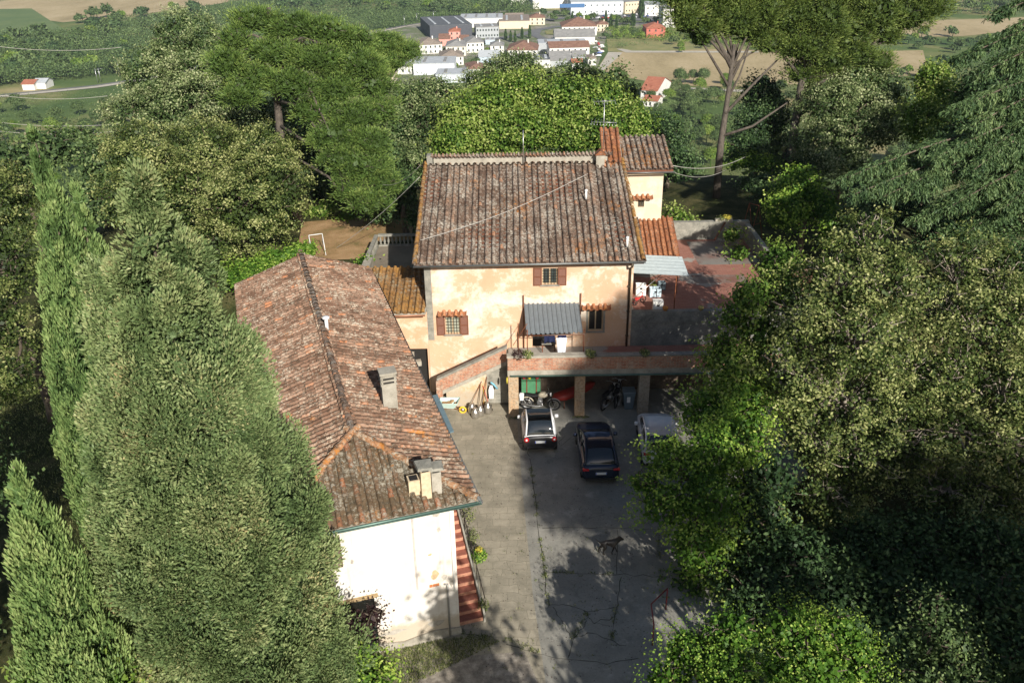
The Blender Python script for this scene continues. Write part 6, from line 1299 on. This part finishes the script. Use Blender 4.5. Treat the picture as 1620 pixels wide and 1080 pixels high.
def scatter(poly, n, protos, smin, smax, label, cat, group, mind=0., wts=None):
    xs = [q[0] for q in poly]; ys = [q[1] for q in poly]; k = 0; tries = 0; pts = []
    while k < n and tries < n * 60:
        tries += 1; x, y = RS.uniform(min(xs), max(xs)), RS.uniform(min(ys), max(ys))
        if not inpoly(x, y, poly): continue
        if any((x-a)**2 + ((y-b)*2.2)**2 < mind*mind for a, b in pts): continue
        pts.append((x, y)); place(RS.choices(protos, wts)[0], G(x, y), RS.uniform(smin, smax), label, cat, group); k += 1
WL = 'leafy tree in the wood on the slope behind the villa garden'; WG = 'trees of the wood on the slope'
scatter([(-40, 165), (200, 165), (210, 330), (-40, 330)], 46, protos_mid, .8, 1.25, 'leafy tree in the wood on the slope left behind the cypress spires', 'tree', 'wood trees left behind the cypress spires', 16, (3, 3, 2, 2))
scatter([(560, 150), (1050, 150), (1050, 215), (560, 215)], 22, protos_mid, .7, 1.1, 'leafy tree in the wood on the slope behind the lindens of the farmhouse', 'tree', 'wood trees behind the lindens of the farmhouse', 14)
scatter([(1030, 150), (1260, 135), (1300, 230), (1040, 290)], 56, protos_mid, .8, 1.3, 'leafy tree in the wood on the slope right of the tower, behind the pine trunks', 'tree', 'wood trees right of the tower, behind the pine trunks', 11, (3, 3, 2, 2))
scatter([(1240, 150), (1640, 130), (1640, 330), (1300, 300)], 46, protos_mid, .8, 1.3, 'leafy tree in the wood on the slope at the upper right behind the cedar', 'tree', 'wood trees at the upper right behind the cedar', 16, (3, 3, 2, 1))
VL = 'tree in the green belts of the valley floor'; VG = 'trees of the valley'
scatter([(-20, 58), (190, 45), (210, 118), (-20, 140)], 46, protos_far, .9, 1.7, 'valley tree on the far left below the straw field', 'tree', 'valley trees on the far left below the straw field', 9)
scatter([(100, 38), (290, 12), (330, 20), (330, 50), (190, 60)], 26, protos_far, .9, 1.6, 'valley tree beside the upper left straw fields', 'tree', 'valley trees beside the upper left straw fields', 8)
scatter([(430, -6), (700, -6), (700, 22), (600, 30), (430, 20)], 34, protos_far, 1., 1.7, 'valley tree along the top left of the town', 'tree', 'valley trees along the top left of the town', 9)
scatter([(690, 0), (840, 0), (845, 22), (740, 30), (690, 26)], 22, protos_far, 1., 1.6, 'valley tree in the dense wood left of the showroom', 'tree', 'valley trees in the dense wood left of the showroom', 8)
scatter([(855, 26), (880, 22), (960, 32), (1060, 38), (1060, 44), (960, 40), (860, 36)], 16, protos_far, .6, 1.0, 'valley tree in the row below the showroom', 'tree', 'valley trees in the row below the showroom', 8)
scatter([(960, 42), (1015, 50), (1015, 64), (955, 64)], 10, protos_far, .5, .9, 'valley tree right of the long two storey house', 'tree', 'valley trees right of the long two storey house', 7)
scatter([(1058, 60), (1100, 60), (1140, 84), (1060, 84)], 7, protos_far, .5, .9, 'valley tree around the red walled house', 'tree', 'valley trees around the red walled house', 9)
scatter([(1420, 5), (1620, -5), (1620, 22), (1500, 26)], 20, protos_far, .9, 1.5, 'valley tree at the far top right', 'tree', 'valley trees at the far top right', 10)
scatter([(1440, 52), (1560, 60), (1600, 90), (1430, 80)], 16, protos_far, .6, 1.1, 'valley tree around the small right hand field', 'tree', 'valley trees around the small right hand field', 10)
scatter([(1035, 135), (1150, 130), (1150, 160), (1040, 175)], 12, protos_mid, .8, 1.3, 'valley tree around the red roofed farmhouse', 'tree', 'valley trees around the red roofed farmhouse', 12)
scatter([(1350, 100), (1500, 95), (1640, 100), (1640, 140), (1350, 135)], 14, protos_far, .7, 1.1, 'valley tree behind the cedar and right pine', 'tree', 'valley trees behind the cedar and right pine', 12)
scatter([(640, 70), (780, 66), (860, 100), (800, 118), (650, 100)], 14, protos_far, .35, .6, 'valley tree in the gardens of the town', 'tree', 'valley trees in the gardens of the town', 12)
for (x, y, s) in ((948, 46, .8), (953, 47, .8), (958, 44, 1.), (966, 46, .9), (975, 48, .9), (1000, 42, .9), (1014, 30, 1.6), (800, 64, .8), (808, 67, .7), (815, 68, .7), (826, 62, .8), (838, 61, .8), (1003, 42, .8), (905, 40, .9)):
    place(proto_cyp, G(x, y), s, 'slim dark cypress standing among the valley buildings', 'cypress', 'slim cypresses in the valley')
# far woods on the horizon side and ground cover thickets
def thicket(name, label, poly, n, size, kind, hgt):
    R = np.random.default_rng(n); pts = []
    xs = [q[0] for q in poly]; ys = [q[1] for q in poly]
    rs = random.Random(n)
    while len(pts) < n:
        x, y = rs.uniform(min(xs), max(xs)), rs.uniform(min(ys), max(ys))
        if inpoly(x, y, poly): pts.append(G(x, y))
    P = np.array(pts); P[:, 2] = ground_z(P[:, 0], P[:, 1]); k = 34
    c = np.repeat(P, k, 0); off = R.normal(0, 1, c.shape) * size * np.array([1.2, 1.2, .5]); off[:, 2] = np.abs(off[:, 2]) + hgt * np.repeat(R.uniform(.2, 1, n), k)
    a, t, b = leafset(c + off, R.normal(0, .5, c.shape) + [0, -.2, 1], size * .42, .7, .6, R); v, q = quads_from(a, t, b)
    return tag(np_mesh(name, v, q, np.clip(np.repeat(R.uniform(.1, .6, n), k) + R.uniform(0, .35, len(c)), 0, 1), FOL[kind]), label, 'thicket', kind='stuff')
thicket('undergrowth', 'dense undergrowth covering the slope behind the trees', [(-60, 150), (430, 150), (1000, 150), (1640, 140), (1640, 340), (1250, 300), (1040, 240), (600, 215), (420, 300), (-60, 420)], 2600, 1.3, 'wood', 2.2)
thicket('far_wood', 'dense far wood along the upper left of the valley', [(-40, 66), (130, 56), (190, 40), (330, 18), (430, -6), (840, -14), (850, 22), (700, 34), (560, 56), (420, 78), (210, 118), (-40, 142)], 4200, 3.0, 'wood', 6.)
thicket('town_greenery', 'hedges and gardens between the valley buildings', [(640, 66), (700, 64), (760, 74), (850, 70), (960, 60), (1050, 62), (1050, 70), (955, 80), (850, 112), (640, 130), (560, 140), (560, 100)], 260, 1.8, 'wood', 1.5)
thicket('hedgerow', 'green hedgerows right of the town', [(960, 40), (1060, 46), (1180, 66), (1190, 76), (1060, 70), (960, 58)], 260, 2.0, 'linden', 2.)
thicket('far_wood', 'dense far wood at the upper right of the valley', [(1400, -10), (1660, -16), (1660, 20), (1500, 26), (1400, 22)], 360, 3., 'wood', 5.)
thicket('shaded_undergrowth', 'dark undergrowth under the right hand trees', [(1180, 860), (1640, 850), (1640, 1100), (1400, 1100), (1180, 1080)], 500, .55, 'dark', .5)

# ---- fields, roads, railway on the valley floor
def vsheet(name, pts, mat, lift=.15): return sheet(name, [(lambda g: (g[0], g[1], float(ground_z(g[0], g[1]))))(Pz(x, y, -78)) for x, y in pts], mat, None, lift)
M_STRAW = rough_mat('straw_field', [(.35, (.30, .235, .12)), (.5, (.42, .33, .18)), (.65, (.50, .40, .24))], .03, 8, .1, .95, .5, (1, .4, 1))
M_GFIELD = rough_mat('green_field', [(.35, (.09, .15, .05)), (.6, (.15, .20, .07))], .03, 8, .1, .95, .5)
M_ASPH = rough_mat('valley_asphalt', [(.35, (.13, .135, .14)), (.6, (.19, .19, .19))], .05, 6, .1)
M_TRACK = rough_mat('white_track', [(.35, (.42, .38, .31)), (.6, (.52, .48, .40))], .1, 6, .1)
M_YGRASS = rough_mat('yellow_grass', [(.35, (.15, .19, .06)), (.6, (.32, .28, .12))], .05, 7, .1, .95, .5)
vsheet('straw_field', [(962, 83), (1150, 78), (1300, 84), (1460, 80), (1470, 118), (1200, 138), (1060, 136), (985, 122), (945, 110)], M_STRAW)
vsheet('straw_field', [(1400, 40), (1500, 32), (1620, 28), (1620, 48), (1520, 58), (1400, 60)], M_STRAW)
vsheet('straw_field', [(-60, 4), (80, -2), (290, -4), (420, -6), (300, 14), (100, 36), (-60, 14)], M_STRAW)
vsheet('green_field', [(-60, 16), (50, 14), (112, 54), (60, 62), (-60, 60)], M_GFIELD, .2)
vsheet('rough_grass', [(960, 62), (1060, 60), (1180, 72), (1180, 84), (962, 82)], M_YGRASS, .1)
vsheet('dirt_track', [(962, 83), (985, 84), (977, 92), (955, 112), (943, 112), (955, 96)], M_TRACK, .25); vsheet('dirt_track', [(975, 78), (985, 78), (1000, 81), (1200, 82), (1200, 84), (990, 84)], M_TRACK, .25)
vsheet('dirt_track', [(1025, 134), (1060, 138), (1200, 144), (1200, 147), (1030, 142)], M_TRACK, .25)
vsheet('town_ground', [(620, 44), (900, 14), (1060, 6), (1062, 36), (960, 58), (944, 112), (860, 118), (560, 140), (560, 110)], rough_mat('town_ground_mix', [(.38, (.09, .14, .05)), (.5, (.17, .19, .10)), (.56, (.27, .25, .21)), (.66, (.33, .31, .27))], .04, 7, .1, .95, .4), .08)
def road(name, px, wd, mat, lift=.2):
    P = [Pz(x, y, -78)[:2] for x, y in px]; mb = MB(); q = []
    for i, p in enumerate(P):
        t = P[min(i+1, len(P)-1)] - P[max(i-1, 0)]; t = t / np.linalg.norm(t); n_ = np.array([-t[1], t[0]]); q.append((p - n_*wd/2, p + n_*wd/2))
    for (a, b), (c, d) in zip(q[:-1], q[1:]): mb.quad(*[(*v, float(ground_z(*v)) + lift) for v in (a, c, d, b)])
    return tag(mb.build(name, mat), kind='structure')
road('railway_bed', [(-60, 158), (60, 147), (150, 138), (230, 126), (420, 84), (560, 58), (640, 42), (728, 29), (800, 18)], 9, M_TRACK, .3)
road('railway_track', [(-60, 156.6), (60, 145.6), (150, 136.6), (230, 124.8), (420, 83), (560, 57.2), (640, 41.5), (728, 28.6), (800, 17.8)], 3, M_ASPH, .45)
road('road', [(700, 72), (760, 66), (820, 57), (850, 48), (880, 43), (960, 40), (1060, 36)], 9, M_ASPH, .3); road('road', [(850, 48), (846, 56), (866, 66), (880, 60)], 8, M_ASPH, .34)
road('road', [(842, 34), (900, 29), (980, 32), (1062, 33)], 12, M_ASPH, .38)
vsheet('parking_lot', [(905, 22), (985, 24), (1050, 18), (1062, 30), (985, 34), (900, 29)], M_ASPH, .26)
vsheet('roundabout_island', [(862, 50), (880, 47), (888, 51), (880, 56), (864, 55)], M_YGRASS, .4)

# ---- town buildings
M_RF = {'brown': rough_mat('town_brown_roof', [(.35, (.16, .085, .06)), (.65, (.30, .17, .12))], .5, 7, .2), 'red': rough_mat('town_red_roof', [(.35, (.30, .10, .06)), (.65, (.45, .18, .11))], .5, 7, .2),
        'grey': rough_mat('town_grey_roof', [(.35, (.20, .20, .195)), (.65, (.34, .33, .31))], .3, 7, .1), 'dark': rough_mat('town_dark_roof', [(.35, (.08, .09, .10)), (.65, (.15, .155, .165))], .3, 6, .1),
        'pale': rough_mat('town_pale_roof', [(.35, (.38, .41, .43)), (.65, (.52, .54, .55))], .3, 6, .1), 'taupe': rough_mat('town_taupe_roof', [(.35, (.20, .16, .125)), (.65, (.33, .27, .22))], .5, 7, .2)}
def wm(c): return plain('town_wall_%d_%d_%d' % tuple(int(x*100) for x in c), c, .85, 0, .08, .3)
WHT, CRM, PNK, GRY, DRK, REDW, PLB = (.74, .72, .68), (.68, .58, .44), (.70, .33, .27), (.40, .42, .43), (.08, .085, .10), (.50, .15, .11), (.50, .58, .66)
def bld(label, pl, pr_, ybase, hgt, depth, roof, rc, wc, wins=0, floors=1, rot=0., cat='house', name='valley_house', wd=None):
    a = Pz(pl, ybase, -78); b = Pz(pr_, ybase + (0 if not rot else 0), -78); c = (a + b) / 2; W = np.linalg.norm(b - a) / max(.6, math.cos(rot)) * (.96 if rot else 1) if wd is None else wd
    r = empty(name, (c[0], c[1] + W/2*abs(math.sin(rot)), -78), label, cat, None, rot)
    h = hgt * 1.05; depth *= 1.75; mb = MB().box(-W/2, W/2, 0, depth, -1, h)
    if roof == 'gable_x':
        rh = depth * .17; [mb.add([(x, 0, h), (x, depth, h), (x, depth/2, h + rh)], [(0,1,2)]) for x in (-W/2, W/2)]
    mb.build('wall', wm(wc), r, local=True)
    rm = M_RF[rc]; o = .5; mb = MB()
    if roof == 'flat':
        mb.box(-W/2-.15, W/2+.15, -.15, depth+.15, h+.01, h+.5); R_ = mb.build('roof', rm, r, local=True)
        k = MB()
        for i in range(max(2, int(W/9))): x = -W/2 + W*(i+.5)/max(2, int(W/9)); k.box(x-.9, x+.9, depth*.15, depth*.85, h+.503, h+.8)
        k.build('skylight', M_RF['pale'] if rc != 'pale' else M_RF['grey'], R_, local=True)
    elif roof == 'hip':
        q = min(W, depth) / 2; rh = q * .42
        if W >= depth: t0, t1 = (-W/2 + q, depth/2, h+rh), (W/2 - q, depth/2, h+rh)
        else: t0, t1 = (0, q, h+rh), (0, depth-q, h+rh)
        E = [(-W/2-o, -o, h), (W/2+o, -o, h), (W/2+o, depth+o, h), (-W/2-o, depth+o, h)]
        E2 = [(x, y, z-.15) for x, y, z in E]
        if W >= depth: F = [(0,1,5,4), (1,2,5), (2,3,4,5), (3,0,4)]
        else: F = [(0,1,4), (1,2,5,4), (2,3,5), (3,0,4,5)]
        mb.add(E + [t0, t1] , F); mb.add(E + E2, [(0,4,5,1), (1,5,6,2), (2,6,7,3), (3,7,4,0), (7,6,5,4)]); mb.build('roof', rm, r, local=True)
        MB().box(W*.15, W*.15+.8, depth*.45, depth*.45+.7, h + rh*.6, h + rh + .9).build('chimney', wm(wc), r, local=True)
    elif roof == 'gable_x':
        rh = depth * .17
        for s in (0, 1):
            y0, y1 = (-o, depth/2) if s == 0 else (depth+o, depth/2); mb.prism([(-W/2-o, y0, h-.1), (W/2+o, y0, h-.1), (W/2+o, y1, h+rh+.06), (-W/2-o, y1, h+rh+.06)], (0, 0, .14))
        mb.build('roof', rm, r, local=True)
    # windows on the front
    if wins:
        for f in range(floors):
            for i in range(wins):
                x = -W/2 + W*(i+.5)/wins; z = (f + .5) * h / floors; g = MB().box(x-.55, x+.55, -.06, .05, z-.75, z+.75).build('window', M_GLASS, r, local=True)
                if wins * floors <= 10: MB().box(x-.7, x+.7, -.14, .0, z-.92, z-.78).build('sill', M_STONE, g, local=True)
    return r
bld('white house with greyish brown roof at the left of the town', 663, 700, 86, 6.3, 13, 'hip', 'taupe', WHT, 5, 2, rad(12))
bld('pink tower house with flat orange roof in the town', 711, 728, 71, 9.5, 8, 'hip', 'red', PNK, 2, 3)
bld('pink wing with brown roof joined left of the pink tower', 695, 712, 73, 5, 9, 'gable_x', 'brown', PNK, 2, 1)
bld('small pink wing with brown roof right of the pink tower', 728, 741, 73, 4.5, 8, 'gable_x', 'brown', PNK, 2, 1)
bld('white apartment house with grey roof and balconies', 706, 737, 89, 6.5, 14, 'hip', 'grey', (.70, .66, .56), 4, 2); bld('right half of the white apartment house with grey roof', 738, 766, 84, 7., 13, 'hip', 'grey', WHT, 4, 2, rad(8))
bld('white house with dark brown hip roof above the pale warehouse', 697, 734, 104, 5.5, 13, 'hip', 'taupe', WHT, 4, 2, rad(6))
bld('large white warehouse with pale blue grey roof', 655, 719, 119, 6.5, 16, 'flat', 'pale', (.76, .78, .80), 0, 1, 0, 'warehouse', 'warehouse')
bld('low pale flat roofed workshop in front of the white warehouse', 690, 747, 131, 4.5, 12, 'flat', 'pale', (.60, .64, .68), 0, 1, 0, 'workshop', 'workshop')
bld('small white house with red brown roof beside the oak tops', 741, 768, 124, 5.5, 12, 'hip', 'brown', WHT, 2, 1, rad(8))
bld('big charcoal warehouse with dark grey roof', 680, 748, 61, 9, 36, 'flat', 'dark', DRK, 0, 1, rad(12), 'warehouse', 'warehouse')
bld('pale long industrial shed behind the charcoal warehouse', 728, 795, 44, 7, 20, 'flat', 'pale', WHT, 0, 1, 0, 'warehouse', 'warehouse')
bld('grey modern office block right of the charcoal warehouse', 753, 790, 61, 8, 12, 'flat', 'grey', GRY, 8, 2, rad(6), 'office block', 'office_block')
bld('wide white house with red brown roofs in the middle of the town', 802, 851, 93, 5.5, 16, 'hip', 'brown', WHT, 5, 2, rad(-4))
bld('cream house with brown roof behind the umbrella pine', 574, 622, 137, 6, 13, 'hip', 'brown', CRM, 4, 2)
bld('white low building between the cream house and the white warehouse', 624, 652, 118, 4.5, 16, 'flat', 'grey', WHT, 3, 1)
bld('small shed with light blue roof in the town', 768, 783, 71, 3, 7, 'flat', 'pale', PLB, 0, 1, 0, 'shed', 'shed')
bld('long two storey white house with brown roof near the roundabout', 889, 944, 57, 7, 16, 'hip', 'brown', WHT, 7, 2)
bld('white workshop with grey roof below the long two storey house', 878, 941, 71, 5.5, 14, 'gable_x', 'grey', WHT, 0, 1, 0, 'workshop', 'workshop')
bld('white warehouse with brown roof strip and striped pale roof', 868, 934, 93, 7, 10, 'gable_x', 'brown', WHT, 7, 2, rad(4), 'warehouse', 'warehouse')
bld('striped pale roofed hall just behind the brown strip warehouse', 852, 928, 84, 6.2, 12, 'flat', 'pale', GRY, 0, 1, 0, 'warehouse', 'warehouse')
bld('low grey roofed shed in front of the brown strip warehouse', 870, 903, 106, 4, 14, 'gable_x', 'grey', GRY, 0, 1, 0, 'shed', 'shed'); bld('small white house with orange roof at the end of the dirt track', 905, 921, 110, 4, 6, 'gable_x', 'red', WHT, 1, 1)
bld('small arched grey shed beside the dirt track', 906, 927, 100, 4.2, 9, 'gable_x', 'grey', GRY, 0, 1, 0, 'shed', 'shed'); bld('flat grey roofed house left of the low sheds', 846, 870, 108, 5, 12, 'flat', 'dark', WHT, 2, 1)
bld('red walled house with red roof left of the stone pine', 1022, 1052, 60, 7, 12, 'hip', 'red', REDW, 3, 2)
b_ = bld('very large white showroom with blue sign panel at the top', 903, 986, 24, 11, 60, 'flat', 'pale', (.62, .65, .68), 9, 2, 0, 'showroom', 'showroom')
MB().box(-36, -12, -.25, -.07, 7.0, 10.4).build('sign_panel', plain('sign_blue', (.06, .15, .32), .5), b_, local=True)
bld('cream wing of the large showroom, running back to the right', 988, 1018, 22, 10, 60, 'flat', 'grey', (.66, .56, .40), 6, 2, rad(25), 'showroom', 'showroom')
bld('long white factory hall at the top left of the showroom', 842, 900, 14, 9, 40, 'flat', 'taupe', WHT, 0, 1, rad(6), 'factory', 'factory_hall')
bld('tall white block at the top right beside the stone pine', 1048, 1075, 44, 14, 14, 'flat', 'grey', WHT, 3, 3, 0, 'office block', 'office_block')
bld('white block with orange banner colours behind the cypress at top right', 1020, 1047, 26, 9, 20, 'flat', 'pale', WHT, 3, 2, 0, 'workshop', 'workshop')
bld('white farmhouse with red roof below the straw field', 1014, 1039, 163, 6, 16, 'gable_x', 'red', WHT, 2, 2, rad(-25))
bld('low white annex in front of the red roofed farmhouse', 1018, 1040, 170, 3, 6, 'gable_x', 'red', WHT, 1, 1, rad(-25))
bld('grey roofed low factory seen behind the roundabout', 790, 838, 46, 6, 26, 'flat', 'taupe', CRM, 0, 1, 0, 'factory', 'factory_hall')
for i, (px, py, lb) in enumerate(((46, 143, 'small shed by the railway, further left'), (64, 141, 'small pale shed by the railway, further right'))):
    bld(lb, px-9, px+9, py, 3.5, 6, 'gable_x', 'red' if i == 0 else 'pale', WHT, 0, 1, 0, 'shed', 'shed')
bld('cream apartment block with brown roof behind the roundabout', 838, 862, 40, 6, 10, 'hip', 'brown', CRM, 3, 2); bld('low white shop with taupe roof behind the long factory', 800, 828, 37, 4.5, 10, 'gable_x', 'taupe', WHT, 3, 1)
bld('white house with brown roof partly behind the umbrella pine', 630, 655, 96, 5.5, 11, 'hip', 'brown', WHT, 3, 2, rad(10)); bld('small grey roofed house left of the wide red brown house', 776, 797, 84, 5, 9, 'hip', 'grey', WHT, 2, 2)
bld('long low pale shed between the apartment house and the oaks', 758, 790, 100, 4, 10, 'gable_x', 'pale', PLB, 0, 1, 0, 'shed', 'shed'); bld('white block with grey roof at the right end of the showroom row', 1062, 1090, 30, 8, 16, 'flat', 'grey', WHT, 4, 2, 0, 'workshop', 'workshop')
bld('pale hall at the very top left of the factories', 800, 838, 8, 8, 30, 'flat', 'pale', WHT, 0, 1, 0, 'warehouse', 'warehouse'); bld('greyish hall behind the white factory at the top', 860, 905, 2, 9, 30, 'flat', 'grey', GRY, 0, 1, 0, 'warehouse', 'warehouse')
bld('small taupe roofed house beside the dirt track', 930, 943, 104, 4.5, 8, 'hip', 'taupe', WHT, 2, 1); bld('pale villa with brown roof above the dirt track', 944, 962, 50, 5.5, 9, 'hip', 'brown', CRM, 3, 2)
# parked cars in the valley
pc = None; RC = random.Random(8)
cols = [(.7, .7, .7), (.05, .05, .06), (.4, .03, .03), (.08, .12, .3), (.5, .5, .52)]
spots = [(910 + i*7.5, 27 + (i % 3) * 1.2) for i in range(10)] + [(988 + i*6, 27 + (i % 2) * 2) for i in range(7)] + [(942 + (i % 3)*4.5, 68 + i*3.2) for i in range(8)] + [(890+i*6, 22) for i in range(3)] + [(918+i*7, 30.5) for i in range(12)] + [(1000+i*7, 24.5) for i in range(7)] + [(948 + (i % 2)*5, 74 + i*3) for i in range(5)]
cmesh = []
for k, c in enumerate(cols):
    mb = MB(); mb.loft([ring(*s, 14, .5) for s in ((-2.2, .7, .3, .85), (-2, .85, .25, .95), (0, .88, .25, .95), (1.9, .85, .25, .85), (2.2, .7, .3, .7))]); mb.loft([ring(*s, 14, .6) for s in ((-1.9, .65, .8, 1.0), (-1.3, .66, .8, 1.45), (.4, .66, .8, 1.45), (1.3, .62, .8, 1.0))])
    o = mb.build('valley_car', plain('valley_car_%d' % k, c, .3)); cmesh.append(o)
cu = set()
for i, (x, y) in enumerate(spots):
    k = RC.randrange(5); o = cmesh[k] if k not in cu else cmesh[k].copy()
    if k in cu: C.objects.link(o)
    cu.add(k); g = Pz(x, y, -78); o.location = (g[0], g[1], -77.6); o.rotation_euler = (0, 0, RC.choice([0, PI/2, .3])); tag(o, 'small parked car among the valley buildings', 'car', 'cars parked in the valley')
for k in range(5):
    if k not in cu: bpy.data.objects.remove(cmesh[k])
# railway masts and lamp posts
mp = None
for (x, y) in ((155, 132), (160, 131), (190, 122), (686, 34), (640, 42), (660, 38)):
    g = Pz(x, y, -78)
    if mp is None: mp = tag(MB().tube([(0, 0, 0), (0, 0, 9)], .18, 5).tube([(0, 0, 8.4), (2.5, 0, 8.6)], .08, 4).build('railway_mast', M_METAL, None), 'pale mast beside the railway line', 'mast', 'masts along the railway'); mp.location = g
    else: o = mp.copy(); C.objects.link(o); o.location = g
# thin summer haze
hz = MB().box(-7900, 7900, -60, 7200, -95, 34)
M = bpy.data.materials.new('haze'); M.use_nodes = True; t_ = M.node_tree; t_.nodes.remove(t_.nodes['Principled BSDF']); pv = t_.nodes.new('ShaderNodeVolumePrincipled')
pv.inputs['Color'].default_value = (.72, .83, .95, 1); pv.inputs['Density'].default_value = .00008; t_.links.new(pv.outputs[0], t_.nodes['Material Output'].inputs['Volume'])
HAZE = True
if HAZE: tag(hz.build('haze', M), kind='stuff')
